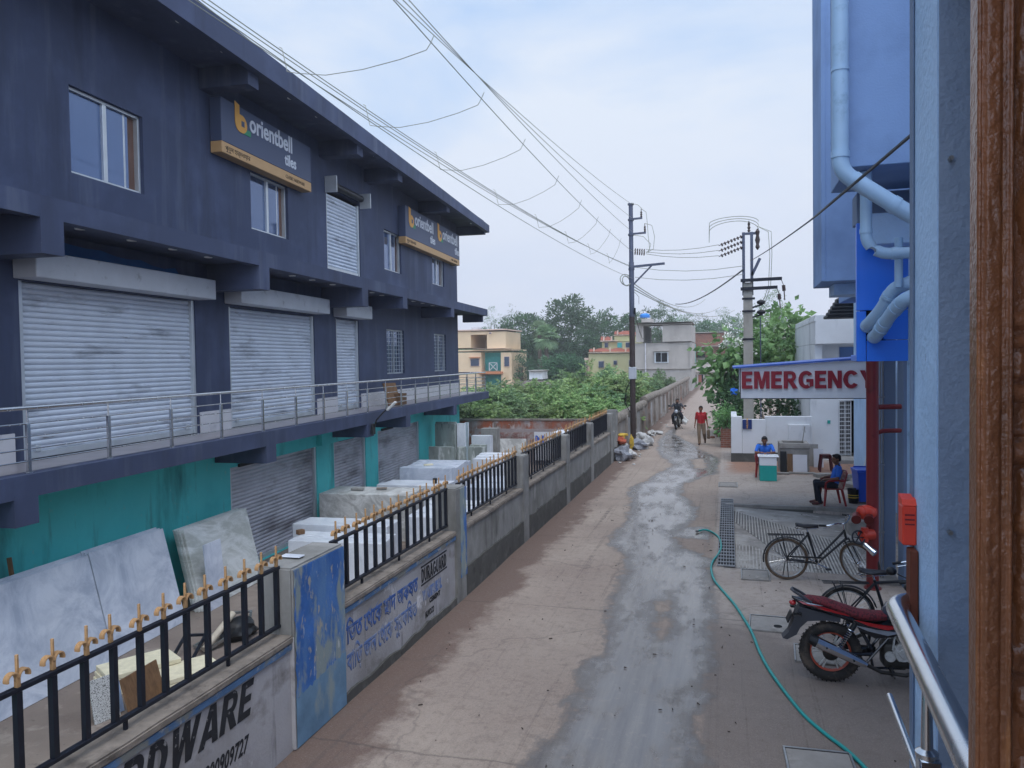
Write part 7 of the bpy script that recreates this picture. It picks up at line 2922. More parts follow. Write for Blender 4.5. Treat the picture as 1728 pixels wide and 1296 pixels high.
def person(label, loc, J, shirt, trouser, shoe, face, beard=None, sleeve=.75, sc=1.0, rz=0.0, curl=.6, trim=None):
    J = {k: Vector(v) * sc for k, v in J.items()}
    t = thing('person', label, 'person', loc, rz)
    face = Vector(face).normalized()
    up = (J['head'] - J['neck']).normalized()
    rt = face.cross(Vector((0, 0, 1))).normalized()
    up = rt.cross(face).normalized()
    H = Matrix(((rt.x, face.x, up.x, J['head'].x), (rt.y, face.y, up.y, J['head'].y), (rt.z, face.z, up.z, J['head'].z), (0, 0, 0, 1))) @ Matrix.Diagonal((1.08, 1.08, 1.1, 1))
    mb = MB()
    torso(mb, J, -.004)
    caps(mb, J['neck'] - Vector((0, 0, .03)), J['head'] - up * .05, .052, .05)
    # head: skull, jaw, nose, brow, ears (local: x right, y forward, z up)
    mb.ball((0, -.012, .03), (.075, .095, .085), 3, H)
    mb.ball((0, .02, -.03), (.06, .07, .07), 3, H)
    mb.ball((0, .045, -.075), (.035, .035, .028), 2, H)
    caps_ = MB(H)
    for p0, p1, r0, r1 in (((0, .085, .012), (0, .106, -.022), .009, .014), ((-.035, .078, .03), (.035, .078, .03), .012, .012), ((-.022, .083, -.05), (.022, .083, -.05), .009, .009)):
        caps(mb, H @ Vector(p0), H @ Vector(p1), r0, r1, 8)
    caps_.bm.free()
    for s in (-1, 1):
        mb.ball((s * .077, -.01, .0), (.01, .022, .032), 2, H)
    for s in 'LR':
        sh, el, wr = J['sh' + s], J['el' + s], J['wr' + s]
        caps(mb, sh, el, .05, .038)
        caps(mb, el, wr, .037, .025)
        inw = (J['pelvis'] - wr)
        if 'grip' + s in J:
            inw = J['grip' + s]
        hand(mb, wr, el, inw, curl)
        hp, kn, an, toe = J['hip' + s], J['kn' + s], J['an' + s], J['toe' + s]
        caps(mb, hp, kn, .082, .052)
        caps(mb, kn, an, .053, .034)
        caps(mb, an, an + (toe - an) * .9, .034, .028)
    merge(mb, 'body', MT['skin'], t, .009, 3)
    # hair
    mb = MB()
    mb.ball((0, -.022, .045), (.083, .095, .083), 3, H)
    mb.ball((0, -.06, .0), (.07, .055, .06), 2, H)
    mb.ball((0, .03, .095), (.06, .05, .03), 2, H)
    merge(mb, 'hair', MT['hair'], t, .012, 2)
    for s in (-1, 1):
        mb = MB()
        mb.ball((s * .031, .087, .012), (.012, .006, .007), 2, H)
        mb.build('eye', MT['hair'], t, smooth=True)
    mb = MB()
    for s in (-1, 1):
        caps(mb, H @ Vector((s * .015, .086, .036)), H @ Vector((s * .048, .078, .034)), .005, .004, 6)
    mb.build('eyebrows', MT['hair'], t, smooth=True)
    if beard:
        mb = MB()
        caps(mb, H @ Vector((-.025, .094, -.04)), H @ Vector((.025, .094, -.04)), .008, .008, 8)
        if beard == 'full':
            mb.ball((0, .03, -.075), (.06, .058, .045), 3, H)
        merge(mb, 'beard', MT['hair'], t, .009, 2)
    # shirt
    mb = MB()
    torso(mb, J, .004)
    for s in 'LR':
        sh, el, wr = J['sh' + s], J['el' + s], J['wr' + s]
        e = sh + (el - sh) * sleeve if sleeve <= 1 else el
        caps(mb, sh, e, .057, .053)
    fwd = (J['shR'] - J['shL']).cross(J['chest'] - J['pelvis']).normalized()
    so = merge(mb, 'shirt', shirt, t, .012, 4)
    mb = MB()
    for s in (-1, 1):
        d_ = (J['shR'] - J['shL']).normalized()
        caps(mb, J['neck'] + d_ * s * .045 - fwd * .03, J['neck'] + d_ * s * .02 + fwd * .06 - Vector((0, 0, .035)), .018, .014, 8)
    merge(mb, 'collar', trim or shirt, so, .008, 2)
    if trim:
        for s in 'LR':
            mb = MB()
            d_ = (J['sh' + s] - J['neck']).normalized()
            caps(mb, J['neck'] + d_ * .07 + Vector((0, 0, .028)), J['sh' + s] + Vector((0, 0, .058)), .016, .02, 8)
            mb.build('shoulder_strap', trim, so, smooth=True)
    # trousers
    mb = MB()
    hipd = (J['hipR'] - J['hipL']).normalized()
    for s in (-1, 1):
        caps(mb, J['pelvis'] + hipd * s * .07 + Vector((0, 0, .03)), J['pelvis'] + hipd * s * .075 - Vector((0, 0, .02)), .112, .112)
    for s in 'LR':
        hp, kn, an = J['hip' + s], J['kn' + s], J['an' + s]
        caps(mb, hp, kn, .098, .072)
        caps(mb, kn, an, .073, .058)
    merge(mb, 'trousers', trouser, t, .013, 4)
    for s in 'LR':
        mb = MB()
        an, toe = J['an' + s], J['toe' + s]
        d = (toe - an)
        caps(mb, an - d * .25 - Vector((0, 0, .03)), an + d * .5 - Vector((0, 0, .02)), .042, .042)
        caps(mb, an + d * .4 - Vector((0, 0, .02)), toe, .042, .034)
        merge(mb, 'shoe', shoe, t, .01, 2)
    return t


# walking man with a bag (faces the camera, -Y); local x = picture right
man = on_z(1183, 750, 0)
J = dict(head=(.0, -.02, 1.53), neck=(.0, .0, 1.40), chest=(.01, .0, 1.24), pelvis=(.01, .02, .88),
         shL=(-.165, .0, 1.345), shR=(.175, .0, 1.345), elL=(-.215, .03, 1.07), elR=(.235, .05, 1.07), wrL=(-.25, -.06, .84), wrR=(.28, -.02, .83),
         hipL=(-.08, .02, .86), hipR=(.1, .02, .86), knL=(-.08, -.08, .48), knR=(.13, -.02, .48), anL=(-.06, -.12, .085), anR=(.16, .27, .2),
         toeL=(-.08, -.30, .035), toeR=(.17, .16, .07))
person('person in a red shirt and khaki trousers walking down the lane with a bag', (man.x, man.y, 0), J, MT['shirt_red'], MT['trouser_khaki'], MT['shoe_brown'], (-.15, -1, -.12), 'moustache', .8, .985)
mb = MB()
mb.box((-.012, -.05, 1.16), (.04, -.04, 1.2))
bg_ = thing('carry_bag', 'brown checked carry bag hanging from the hand of the walking person', 'bag', (man.x + .31, man.y - .03, .26))
mb = MB()
mb.box((-.06, -.15, 0), (.06, .15, .36), .03, seg=2)
mb.build('body', mat('brown_checked_bag', '#6e5c48', .8, var=.2, scale=14, layers=(('#3e3228', 20, .55, .6, None),)), bg_, smooth=True)
mb = MB()
for s in (-.03, .03):
    mb.tube([(s, -.08, .35), (s * .5, -.05, .48), (0, 0, .53), (s * .5, .05, .48), (s, .08, .35)], .008, 6)
mb.build('handle', MT['shoe_brown'], bg_, smooth=True)
mb = MB()
mb.ball((man.x + .1, man.y - .13, 1.24), (.04, .012, .035), 2)
o = mb.build('shirt_badge', MT['lamp_white'], smooth=True)
bpy.data.objects.remove(o)

# motorcycle rider
B = RIDE
J = dict(head=(0, .62, 1.44), neck=(0, .66, 1.32), chest=(0, .70, 1.16), pelvis=(0, .85, .86),
         shL=(-.19, .68, 1.27), shR=(.19, .68, 1.27), elL=(-.33, .54, 1.08), elR=(.33, .54, 1.08), wrL=(-.36, .40, 1.08), wrR=(.36, .40, 1.08),
         gripL=(0, -.3, -1), gripR=(0, -.3, -1),
         hipL=(-.1, .84, .84), hipR=(.1, .84, .84), knL=(-.24, .5, .68), knR=(.24, .5, .68), anL=(-.22, .68, .30), anR=(.22, .68, .30), toeL=(-.24, .52, .27), toeR=(.24, .52, .27))
person('person in a dark grey shirt riding the motorcycle down the lane', (B.x - .03, B.y, 0), J, MT['shirt_grey'], MT['trouser_navy'], MT['shoe_brown'], (0, -1, -.05), 'full', .7, 1.0, 0, 1.1)
t = thing('plastic_bag', 'white plastic bag hanging at the side of the ridden motorcycle', 'bag', (B.x + .36, B.y + .45, .28))
mb = MB()
mb.ball((0, 0, .12), (.14, .1, .17), 3, jit=.5, seed=2)
mb.tube([(0, 0, .26), (-.04, 0, .4)], [.05, .02], 8)
mb.build('body', MT['lamp_white'], t, smooth=True)

# guard at the desk, facing the camera
G1 = Vector((1.05, 24.82, 0))
J = dict(head=(-.01, -.11, 1.12), neck=(0, -.03, 1.0), chest=(0, .0, .84), pelvis=(0, .08, .50), shL=(-.2, -.03, .95), shR=(.2, -.03, .95),
         elL=(-.27, -.2, .77), elR=(.27, -.2, .77), wrL=(-.1, -.42, .79), wrR=(.08, -.44, .79), gripL=(0, -.2, -1), gripR=(0, -.2, -1),
         hipL=(-.1, .06, .5), hipR=(.1, .06, .5), knL=(-.13, -.36, .49), knR=(.13, -.36, .49), anL=(-.13, -.3, .09), anR=(.13, -.3, .09), toeL=(-.14, -.46, .04), toeR=(.14, -.46, .04))
person('person in a blue uniform shirt writing at the small white and teal desk', G1, J, MT['shirt_blue'], MT['trouser_navy'], MT['shoe_brown'], (0, -1, -.32), 'moustache', .8, 1.0, 0, .5, MT['trouser_navy'])

# guard sitting sideways, facing left
G2 = Vector((2.42, 20.42, 0))
J = dict(head=(.12, -.02, 1.13), neck=(.16, 0, 1.0), chest=(.15, 0, .84), pelvis=(.06, 0, .51), shL=(.17, .19, .94), shR=(.17, -.19, .94),
         elL=(.12, .27, .69), elR=(.12, -.27, .69), wrL=(-.1, .2, .66), wrR=(-.12, -.2, .655), gripL=(-.2, 0, -1), gripR=(-.2, 0, -1),
         hipL=(.04, .1, .5), hipR=(.04, -.1, .5), knL=(-.34, .12, .54), knR=(-.36, -.12, .53), anL=(-.3, .12, .09), anR=(-.27, -.12, .09), toeL=(-.46, .13, .04), toeR=(-.43, -.13, .04))
person('person in a blue uniform shirt sitting sideways on a red chair near the ramp', G2, J, MT['shirt_blue'], MT['trouser_navy'], MT['shoe_maroon'], (-1, -.25, -.15), None, .75, 1.0, 0, .5, MT['trouser_navy'])
# ================================================================== poles, wires, rubbish
MT['pole_dark'] = mat('dark_steel_pole', '#453a38', .7, .2, var=.1, scale=5)
MT['pole_blue'] = mat('grey_blue_steel_pole', '#53586a', .6, .3, var=.08)
MT['pole_conc'] = mat('pole_concrete', '#a09a90', .9, var=.1, scale=2, layers=(('#7d776e', 1.5, .52, .7, (1, 1, .3)), ('#5c564e', 3, .62, .78, (1, 1, .15))), bump=.15)
MT['wire'] = mat('wire_dark', '#4c4f52', .6)
MT['wire_pale'] = mat('wire_aluminium', '#94978d', .5, .4)
MT['insul'] = mat('brown_insulator', '#3e2f2d', .3)
p1 = Vector((-3.79, 31.7, 0))
pl = thing('steel_pole', 'dark steel electric pole with side brackets standing at the old lane wall', 'utility pole', p1)
mb = MB()
mb.tube([(0, 0, 0), (0, 0, 5.4)], .115, 16)
mb.build('lower_shaft', MT['pole_dark'], pl, smooth=True)
mb = MB()
mb.tube([(0, 0, 5.4), (0, 0, 7.6), (0, 0, 7.65), (0, 0, 10.0)], [.105, .105, .09, .085], 16)
for z in (5.42, 7.3, 8.7, 9.3, 9.93):
    mb.cyl((0, 0, z), (0, 0, z + .07), .125, n=16)
mb.build('upper_shaft', MT['pole_blue'], pl, smooth=True)
mb = MB()
mb.box((-.15, -.12, 2.85), (.15, .14, 3.35), .02)
mb.build('meter_box', MT['box_metal'], pl)
for z, L in ((9.36, .46), (8.76, .6)):
    mb = MB()
    mb.bar((0, -.02, z), (L, -.02, z + .02), .07, .07)
    br = mb.build('side_bracket', MT['pole_blue'], pl)
    mb = MB()
    mb.lathe([(.02, 0), (.05, .05), (.025, .08), (.05, .13), (.025, .16), (.045, .21), (.015, .26), (.015, .36)], 12, Matrix.Translation((L - .04, -.02, z + .04)))
    mb.build('insulator', MT['insul'], br, smooth=True)
mb = MB()
mb.bar((-.1, -.05, 7.42), (1.34, -.05, 7.5), .08, .09)
mb.bar((.05, -.05, 6.68), (.82, -.05, 7.44), .05, .06)
mb.build('cross_arm', MT['pole_blue'], pl)
for k, z in enumerate((8.12, 8.02, 7.96)):
    mb = MB()
    for i in range(5):
        mb.cyl((.15 + i * .09, -.05 - .02 * k, z - .012 * i), (.19 + i * .09, -.05 - .02 * k, z - .012 * i - .01), .055, n=10)
    mb.build('insulator', MT['insul'], pl, smooth=True)
mb = MB()
mb.torus(.24, .02, 28, 6, Matrix.Translation((-.22, -.14, 6.9)) @ Matrix.Rotation(R(70), 4, 'X') @ Matrix.Rotation(R(30), 4, 'Y'))
mb.torus(.2, .02, 28, 6, Matrix.Translation((-.2, -.17, 6.85)) @ Matrix.Rotation(R(75), 4, 'X') @ Matrix.Rotation(R(50), 4, 'Y'))
mb.build('cable_coil', MT['wire_pale'], pl, smooth=True)
mb = MB()
mb.tube([(.12, -.1, 6.4), (.3, -.1, 6.2), (.3, -.1, 5.9)], .008, 6)
mb.cyl((.13, -.1, 5.5), (.13, -.1, 5.75), .04, n=8)
mb.build('fuse', MT['black'], pl, smooth=True)
mb = MB()
mb.tube([(-.05, -.12, 2.85), (-.25, -.15, 2.4), (-.3, -.15, 1.9), (-.1, -.13, 1.5)], .02, 6)
mb.build('cable_loop', MT['black'], pl, smooth=True)

p2 = Vector((.68, 29.0, 0))
pl2 = thing('concrete_pole', 'tall concrete electric pole with steel head and switch arms behind the EMERGENCY porch', 'utility pole', p2)
mb = MB()
mb.prism([(-.19, -.15, 0), (.19, -.15, 0), (.19, .15, 0), (-.19, .15, 0)], (0, 0, .01))
for a, b in ((0, 6.35),):
    w0, w1 = .18, .155
    for s in ((-1, 1),):
        pass
    mb.poly([(-w0, -.14, a), (w0, -.14, a), (w1, -.12, b), (-w1, -.12, b)])
    mb.poly([(-w0, .14, a), (-w1, .12, b), (w1, .12, b), (w0, .14, a)])
    mb.poly([(-w0, -.14, a), (-w1, -.12, b), (-w1, .12, b), (-w0, .14, a)])
    mb.poly([(w0, -.14, a), (w0, .14, a), (w1, .12, b), (w1, -.12, b)])
    mb.poly([(-w1, -.12, b), (w1, -.12, b), (w1, .12, b), (-w1, .12, b)])
mb.build('shaft', MT['pole_conc'], pl2)
for z in (3.0, 4.3, 5.3, 5.75):
    mb = MB()
    mb.box((-.2, -.16, z), (.24, .16, z + .06), .005)
    mb.build('clamp_band', MT['blackiron'], pl2)
mb = MB()
for x in (-.14, .14):
    mb.bar((x, 0, 5.9), (x, 0, 8.15), .1, .1)
mb.bar((-.16, 0, 8.1), (.3, 0, 8.1), .08, .08)
mb.bar((.14, -.02, 6.6), (.42, -.02, 7.2), .06, .1)
mb.build('steel_head', MT['pole_blue'], pl2)
for z in (6.42, 6.12):
    mb = MB()
    mb.bar((-.25, -.16, z), (1.15 if z > 6.3 else 1.0, -.16, z + .02), .09, .11)
    ar = mb.build('switch_arm', MT['blackiron'], pl2)
    x = 1.12 if z > 6.3 else .97
    mb = MB()
    mb.tube([(x, -.16, z), (x + .08, -.16, z - .22)], .012, 6)
    mb.cyl((x + .08, -.16, z - .22), (x + .1, -.16, z - .42), .06, n=10)
    mb.tube([(x + .1, -.16, z - .42), (x + .12, -.16, z - .75)], .02, 6)
    mb.build('fuse_holder', MT['insul'], ar, smooth=True)
for k in range(3):
    mb = MB()
    for i in range(7):
        x = -.2 - i * .11
        mb.cyl((x, -.05 - .03 * k, 8.0 - .2 * k - .04 * i), (x - .05, -.05 - .03 * k, 7.98 - .2 * k - .04 * i), .06, n=10)
    mb.tube([(-.16, -.05 - .03 * k, 8.02 - .2 * k), (-1.0, -.05 - .03 * k, 7.72 - .2 * k)], .015, 6)
    mb.build('strain_insulator', MT['insul'], pl2, smooth=True)
mb = MB()
mb.lathe([(.02, 0), (.06, .05), (.03, .1), (.06, .16), (.03, .22), (.05, .28), (.015, .4)], 12, Matrix.Translation((.05, 0, 8.15)))
mb.build('pin_insulator', MT['insul'], pl2, smooth=True)
mb = MB()
mb.lathe([(.02, 0), (.08, .1), (.05, .2), (.09, .35), (.05, .5), (.08, .65), (.02, .75)], 12, Matrix.Translation((.34, -.05, 7.5)))
mb.build('arrester', MT['insul'], pl2, smooth=True)
for z in (5.55, 5.2):
    mb = MB()
    mb.bar((.15, -.1, z - .1), (.5, -.1, z), .06, .06)
    mb.ball((.45, -.1, z + .08), (.16, .1, .09), 2)
    mb.build('junction_cluster', MT['black'], pl2, smooth=True)
for k, (x, y0, z1) in enumerate(((.42, -.1, 5.1), (.75, -.16, 8.0), (.82, -.16, 8.0))):
    mb = MB()
    if k == 0:
        mb.tube([(x, y0, 0.2), (x, y0, z1)], .02, 6)
    else:
        mb.tube([(.3, -.1, 8.35), (.6 + .1 * k, y0, 8.1), (x, y0, 7.3), (x - .05, y0, 6.2), (x - .25, y0, 5.6)], .012, 6)
    mb.build('down_cable', MT['wire_pale'] if k else MT['pole_blue'], pl2, smooth=True)
mb = MB()
for zz in (8.5, 8.35, 8.2):
    pts = []
    for i in range(19):
        a = PI * i / 18
        pts.append((-.25 - 1.0 * 1 + .95 + .62 * (-math.cos(a)) * 1.25 * (1 if i > 9 else 1.2) - .1, -.08, zz + .0 + .45 * math.sin(a) * (8.7 - zz + .3) - (.35 if i == 0 else 0)))
    mb.tube(pts, .012, 5)
mb.build('jumper_loop', MT['wire_pale'], pl2, smooth=True)


def wire(label, pts, r, m='wire_pale', group=None, sag=0.0):
    """one hanging wire through the given points, with sag between them"""
    P = []
    for a, b in zip(pts, pts[1:]):
        a, b = Vector(a), Vector(b)
        n = max(4, int((b - a).length / 1.2))
        n = min(n, 30)
        for i in range(n):
            s = i / n
            P.append(a.lerp(b, s) - Vector((0, 0, sag * 4 * s * (1 - s) * ((b - a).length / 30) ** 2)))
    P.append(Vector(pts[-1]))
    mb = MB()
    b0 = P[0].copy()
    mb.tube(P, r, 5)
    o = mb.build('overhead_wire', MT[m], None, b0, smooth=True)
    o.location = b0
    tag(o, label, 'wire', group)
    return o


def thru(px, py, z):
    return on_z(px, py, z)


# upper bundle: from the steel pole over the lane towards the camera, extended beyond the frame
def ext(a, b, k):
    a, b = Vector(a), Vector(b)
    return b + (b - a) * k


A_END = []
PT = p1 + Vector((0, 0, 0))
for k, (px, zt, lab) in enumerate(((668, 9.95, 'topmost wire of the upper bundle, from the steel pole top'), (680, 9.4, 'second wire of the upper bundle, from the upper bracket of the steel pole'), (690, 8.85, 'third wire of the upper bundle, from the second bracket of the steel pole'), (664, 8.05, 'lowest wire of the upper bundle, from the strain insulators of the steel pole'))):
    e = thru(px, 0, (9.3, 9.1, 8.9, 8.2)[k])
    s = PT + Vector((.05, -.05, zt))
    f = ext(s, e, .5)
    A_END.append((s, e))
    wire(lab, [s, e, f], .0075, 'wire_pale', None, .35)
B_END = []
for k, (px, py, zt, lab) in enumerate(((318, 0, 7.5, 'left wire of the lower bundle above the navy building eave'), (340, 0, 7.45, 'middle wire of the lower bundle above the navy building eave'), (352, 0, 7.42, 'right wire of the lower bundle above the navy building eave'), (330, 0, 6.95, 'lowest wire of the lower bundle ending at the cable coil of the steel pole'))):
    e = thru(px, py, (7.3, 7.2, 7.15, 6.9)[k] + 1.2)
    s = PT + Vector((-.1 + .05 * k, -.05, zt))
    f = ext(s, e, .5)
    B_END.append((s, e))
    wire(lab, [s, e, f], .0075, 'wire_pale', None, .5)


def on_seg(se, Y, sag):
    s, e = se
    t = (Y - s.y) / (e.y - s.y)
    p = s.lerp(e, t)
    p.z -= sag * 4 * t * (1 - t) * ((e - s).length / 30) ** 2
    return p


for k, Y in enumerate((10.2, 12.4, 15.0, 18.0, 20.8, 23.4, 25.8, 28.2)):
    a = on_seg(B_END[1], Y, .5)
    b = on_seg(A_END[3], Y, .35)
    lab = 'thin spacer wire looping between the two wire bundles, %s from the camera' % ('first', 'second', 'third', 'fourth', 'fifth', 'sixth', 'seventh', 'eighth')[k]
    m_ = a.lerp(b, .35)
    o = wire(lab, [a + Vector((-.04, 0, .12)), a + Vector((0, 0, .1)), a + Vector((.08, 0, -.25)), a.lerp(b, .1) - Vector((0, 0, .28)), a.lerp(b, .3) - Vector((0, 0, .34)), a.lerp(b, .55) - Vector((0, 0, .3)), a.lerp(b, .8) - Vector((0, 0, .2)), a.lerp(b, .97) - Vector((0, 0, .1)), b, b + Vector((.05, 0, .1))], .006, 'wire_pale', 'spacer wires between the bundles')
# between the poles
s2 = p2
for k, (za, zb, lab) in enumerate(((8.1, 7.75, 'upper wire between the strain insulators of the two poles'), (8.0, 7.55, 'middle wire between the strain insulators of the two poles'), (7.92, 7.36, 'lower wire between the strain insulators of the two poles'), (7.4, 6.95, 'wire from the cross arm of the steel pole to the concrete pole head'), (7.0, 6.65, 'slack wire from the steel pole to the concrete pole below the cross arm'))):
    wire(lab, [p1 + Vector((.6 if k < 3 else .15, -.06, za)), s2 + Vector((-1.0 if k < 3 else -.15, -.06, zb))], .01, 'wire_pale', None, 6)
# looping jumpers at the steel pole
for k, pts in enumerate((((.42, 9.75), (.62, 9.6), (.66, 9.2), (.7, 8.6), (.75, 8.1), (.62, 7.95)), ((.56, 9.15), (.85, 9.05), (.95, 8.6), (.9, 8.1), (.65, 7.98)), ((.1, 8.7), (.5, 8.62), (.8, 8.3), (.7, 7.95)), ((.05, 9.98), (.3, 9.9), (.45, 9.75)))):
    mb = MB()
    mb.tube([(x, -.06 - .02 * k, z) for x, z in pts], .012, 6)
    mb.build('jumper_wire', MT['wire_pale'], pl, smooth=True)
# thick service cable from the near hospital bay across the lane end
wire('thick dark service cable crossing from the hospital bay to the concrete pole', [on_y(1560, 209, 5.2), on_y(1400, 345, 6.93), on_y(1366, 373, 11.6), on_y(1266, 440, 28.8)], .012, 'wire', None, .1)
wire('dark cable running on from the concrete pole towards the far trees', [on_y(1254, 455, 28.9), on_y(1140, 513, 62)], .03, 'wire', None, .3)
for k, (px, py) in enumerate(((1240, 523), (1215, 518), (1190, 505))):
    wire(('lower service wire from the steel pole towards the far houses', 'middle service wire from the steel pole towards the far houses', 'upper service wire from the steel pole towards the far houses')[k], [p1 + Vector((.1, 0, 6.5 + .12 * k)), on_y(px, py, 75)], .02, 'wire_pale', None, .4)
wire('slack dark wire dropping from the steel pole to the grey house', [p1 + Vector((.12, -.1, 5.6)), on_y(1085, 572, 60), on_y(1168, 580, 88)], .02, 'wire', None, .2)

# ---------------- rubbish by the pole
MT['sack_white'] = mat('dirty_white_sack', '#b9b7b4', .8, var=.15, scale=8, layers=(('#7d7a78', 7, .55, .68, None), ('#d8d7d5', 10, .6, .7, None)))
MT['sack_grey'] = mat('grey_sack', '#8b8d94', .8, var=.15, scale=8, layers=(('#5e6066', 9, .55, .68, None),))
MT['sack_yellow'] = mat('yellow_plastic', '#c9a842', .6, var=.1)
MT['sack_orange'] = mat('orange_plastic', '#a9533a', .7, var=.15, scale=10)


def sack(label, p, r, m, seed):
    mb = MB()
    mb.ball((0, 0, r[2] * .75), r, 3, jit=.75, seed=seed)
    for v in mb.bm.verts:
        v.co += noise.noise_vector(v.co * 9 + Vector((seed, 0, 0))) * .035
    o = mb.build('rubbish_bag', m, smooth=True)
    o.location = p
    o.scale = (.85, .85, .85)
    o.rotation_euler = (0, 0, seed)
    tag(o, label, 'rubbish bag', 'rubbish bags around the steel pole')


SK = [(1050, 777, (.36, .3, .34), 'sack_grey', 'crumpled grey plastic bag lowest in the heap at the fence end'), (1060, 774, (.3, .28, .22), 'sack_white', 'dirty white bag spilling out of the heap onto the lane'), (1046, 770, (.3, .3, .46), 'sack_white', 'upright dirty white bag at the back of the heap near the fence end'),
      (1078, 758, (.5, .35, .26), 'sack_grey', 'grey sack lying right of the steel pole foot'), (1086, 757, (.38, .3, .24), 'sack_white', 'white sack lying right of the grey sack by the steel pole'), (1092, 752, (.3, .26, .26), 'sack_white', 'pale sack farthest right in the heap by the steel pole'), (1079, 750, (.35, .3, .35), 'sack_white', 'white sack behind the grey one against the lane wall'), (1100, 735, (.4, .25, .15), 'sack_white', 'flat white scrap bag farther up the lane wall'), (1112, 733, (.3, .2, .12), 'sack_white', 'small flat pale bag beyond the flat white scrap bag')]
for i, (px, py, r_, m, lab) in enumerate(SK):
    q = on_z(px, py, 0)
    sack(lab, (q.x, q.y, 0), r_, MT[m], i + 1)
q = on_z(1048, 772, 0)
sack('red orange plastic wrap on top of the heap near the fence end', (q.x, q.y, .55), (.3, .22, .13), MT['sack_orange'], 21)
sack('yellow plastic bag hanging off the heap beside the steel pole', (q.x + .38, q.y + .1, .38), (.1, .12, .3), MT['sack_yellow'], 22)
sack('orange yellow crumpled wrap topping the heap', (q.x - .02, q.y + .3, .72), (.26, .2, .1), MT['sack_yellow'], 23)
# scattered litter
r = random.Random(4)
for k in range(14):
    mb = MB()
    mb.ball((0, 0, .02), (.05, .04, .025), 2, jit=.8, seed=k)
    o = mb.build('litter_scrap', MT['sack_white'], smooth=True)
    o.location = (r.uniform(-3.9, -3.1), r.uniform(25, 46), .0)
    tag(o, 'small white litter scrap lying along the lane wall', 'litter', 'litter scraps along the lane wall')
# twigs, leaves and stone chips on the concrete
V, F = [], []
for k in range(150):
    x, y = r.uniform(-3.7, 2.2), r.uniform(5.5, 20)
    s = r.uniform(.004, .010)
    a = r.uniform(0, PI)
    L_ = s * r.uniform(1, 3.5)
    c, d = math.cos(a), math.sin(a)
    z = .016 + .012 * noise.noise(Vector((x * .9, y * .9, 0))) + .01 * noise.noise(Vector((x * .3, y * .25, 5)))
    i = len(V)
    for u, v in ((-L_, -s * .5), (L_, -s * .5), (L_ * .8, s * .5), (-L_ * .7, s * .6)):
        V.append((x + u * c - v * d, y + u * d + v * c, z - .008))
    for u, v in ((-L_ * .8, -s * .3), (L_ * .7, -s * .3), (L_ * .6, s * .3), (-L_ * .5, s * .3)):
        V.append((x + u * c - v * d, y + u * d + v * c, z + s * .5))
    F += [(i + 4, i + 5, i + 6, i + 7), (i, i + 1, i + 5, i + 4), (i + 1, i + 2, i + 6, i + 5), (i + 2, i + 3, i + 7, i + 6), (i + 3, i, i + 4, i + 7)]
o = raw('debris', V, F, mat('dark_debris', '#4a3f38', .9, var=.3, scale=40))
tag(o, kind='stuff')
# ================================================================== sky, sun, camera
sc = bpy.context.scene
w = bpy.data.worlds.new('World')
sc.world = w
w.use_nodes = True
nt = w.node_tree
bg = nt.nodes['Background']
SUN_EL, SUN_AZ = R(66), R(150)      # azimuth from +Y towards +X
sky = nt.nodes.new('ShaderNodeTexSky')
sky.sky_type = 'NISHITA'
sky.sun_disc = False
sky.sun_elevation = SUN_EL
sky.sun_rotation = SUN_AZ
sky.air_density = 1.0
sky.dust_density = 3.0
tc = nt.nodes.new('ShaderNodeTexCoord')
mp = nt.nodes.new('ShaderNodeMapping')
mp.inputs['Scale'].default_value = (1, 1, 2.6)
nt.links.new(tc.outputs['Generated'], mp.inputs[0])
n1 = noise_n(nt, mp.outputs[0], 1.9, 8, .58, None, .3)
n2 = noise_n(nt, mp.outputs[0], .7, 3, .5)
ad = nt.nodes.new('ShaderNodeMath')
ad.operation = 'ADD'
nt.links.new(n1, ad.inputs[0])
nt.links.new(n2, ad.inputs[1])
cl = ramp(nt, ad.outputs[0], .84, 1.16, 0, 1)
sx = nt.nodes.new('ShaderNodeSeparateXYZ')
nt.links.new(tc.outputs['Generated'], sx.inputs[0])
upper = mix(nt, cl, (5.5, 7.6, 11.0, 1), (9.1, 9.9, 11.2, 1))
cloud = mix(nt, ramp(nt, sx.outputs[2], .0, .3), (8.9, 9.4, 11.2, 1), upper)
out = mix(nt, .88, sky.outputs[0], cloud)
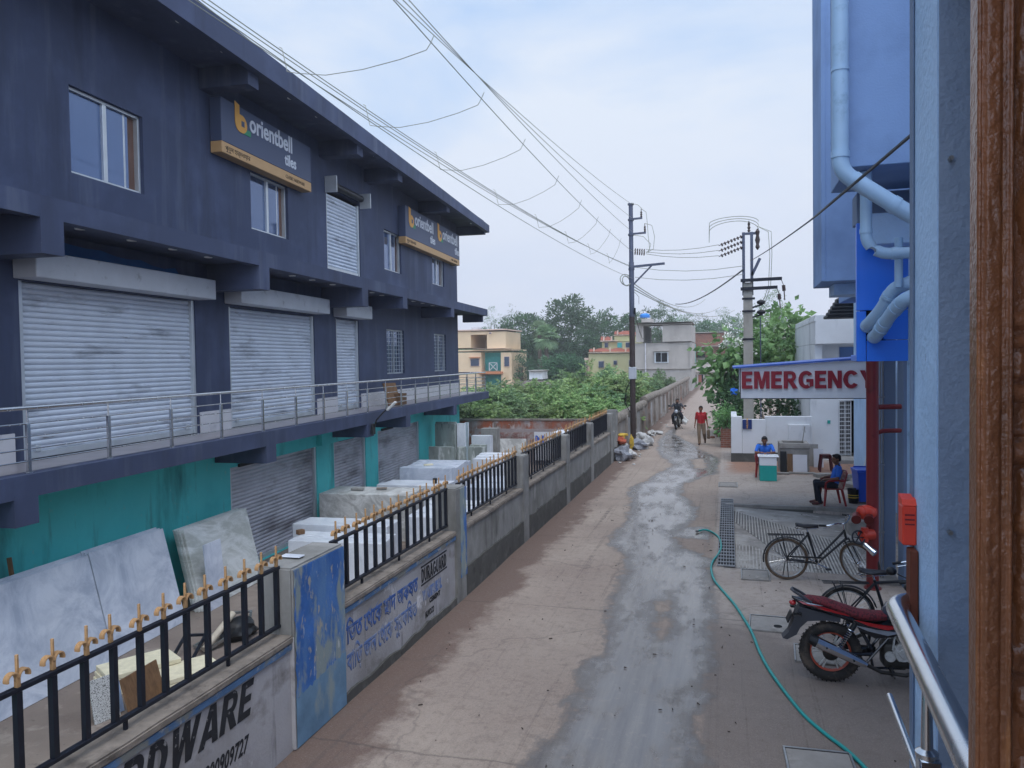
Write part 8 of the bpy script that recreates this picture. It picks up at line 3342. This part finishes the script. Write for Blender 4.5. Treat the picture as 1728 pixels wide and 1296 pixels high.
# glow added to the unseen sky behind the camera, to light upright faces
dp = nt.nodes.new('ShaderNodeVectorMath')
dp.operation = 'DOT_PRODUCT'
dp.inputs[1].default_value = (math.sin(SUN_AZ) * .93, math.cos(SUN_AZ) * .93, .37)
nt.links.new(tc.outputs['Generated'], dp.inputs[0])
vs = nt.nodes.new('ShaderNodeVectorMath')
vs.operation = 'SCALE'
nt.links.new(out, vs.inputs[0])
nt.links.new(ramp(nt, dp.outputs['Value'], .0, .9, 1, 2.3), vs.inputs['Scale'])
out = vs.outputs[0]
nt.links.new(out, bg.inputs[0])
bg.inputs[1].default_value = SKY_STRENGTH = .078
sl_ = bpy.data.lights.new('sun', 'SUN')
sl_.energy = 1.2
sl_.angle = R(38)
sl_.color = (1, .95, .88)
so = bpy.data.objects.new('sun', sl_)
COL.objects.link(so)
dv = Vector((math.sin(SUN_AZ) * math.cos(SUN_EL), math.cos(SUN_AZ) * math.cos(SUN_EL), math.sin(SUN_EL)))
so.rotation_euler = dv.to_track_quat('Z', 'Y').to_euler()
so.location = (0, 0, 40)

# hazy monsoon air
hz = MB()
hz.box((-420, -60, -2.05), (420, 300, 48))
hm = bpy.data.materials.new('haze_air')
hm.use_nodes = True
hn = hm.node_tree
hn.nodes.remove(hn.nodes['Principled BSDF'])
pv = hn.nodes.new('ShaderNodeVolumePrincipled')
pv.inputs['Color'].default_value = (.965, .98, 1, 1)
pv.inputs['Density'].default_value = HAZE = .0011
pv.inputs['Anisotropy'].default_value = .3
hn.links.new(pv.outputs[0], hn.nodes['Material Output'].inputs['Volume'])
ho = hz.build('haze', hm)
tag(ho, kind='stuff')
cam = bpy.data.cameras.new('camera')
cam.sensor_width = 36
cam.lens = FPX / 1728 * 36
cam.clip_start = .05
cam.clip_end = 3000
co = bpy.data.objects.new('camera', cam)
COL.objects.link(co)
co.location = (0, 0, CAM_H)
fwd = ray(CX, CY).normalized()
upv = (ray(CX, CY - 100) - ray(CX, CY))
zc = -fwd
xc = upv.cross(zc).normalized()
yc = zc.cross(xc)
co.matrix_world = Matrix(((xc.x, yc.x, zc.x, 0), (xc.y, yc.y, zc.y, 0), (xc.z, yc.z, zc.z, CAM_H), (0, 0, 0, 1)))
sc.camera = co
sc.view_settings.view_transform = 'Standard'
sc.view_settings.look = 'None'
sc.view_settings.exposure = 0.32
sc.view_settings.gamma = 1
sc.view_settings.use_curve_mapping = False
sc.render.resolution_x, sc.render.resolution_y = 1024, 768
sc.cycles.use_denoising = True
sc.cycles.max_bounces = 6
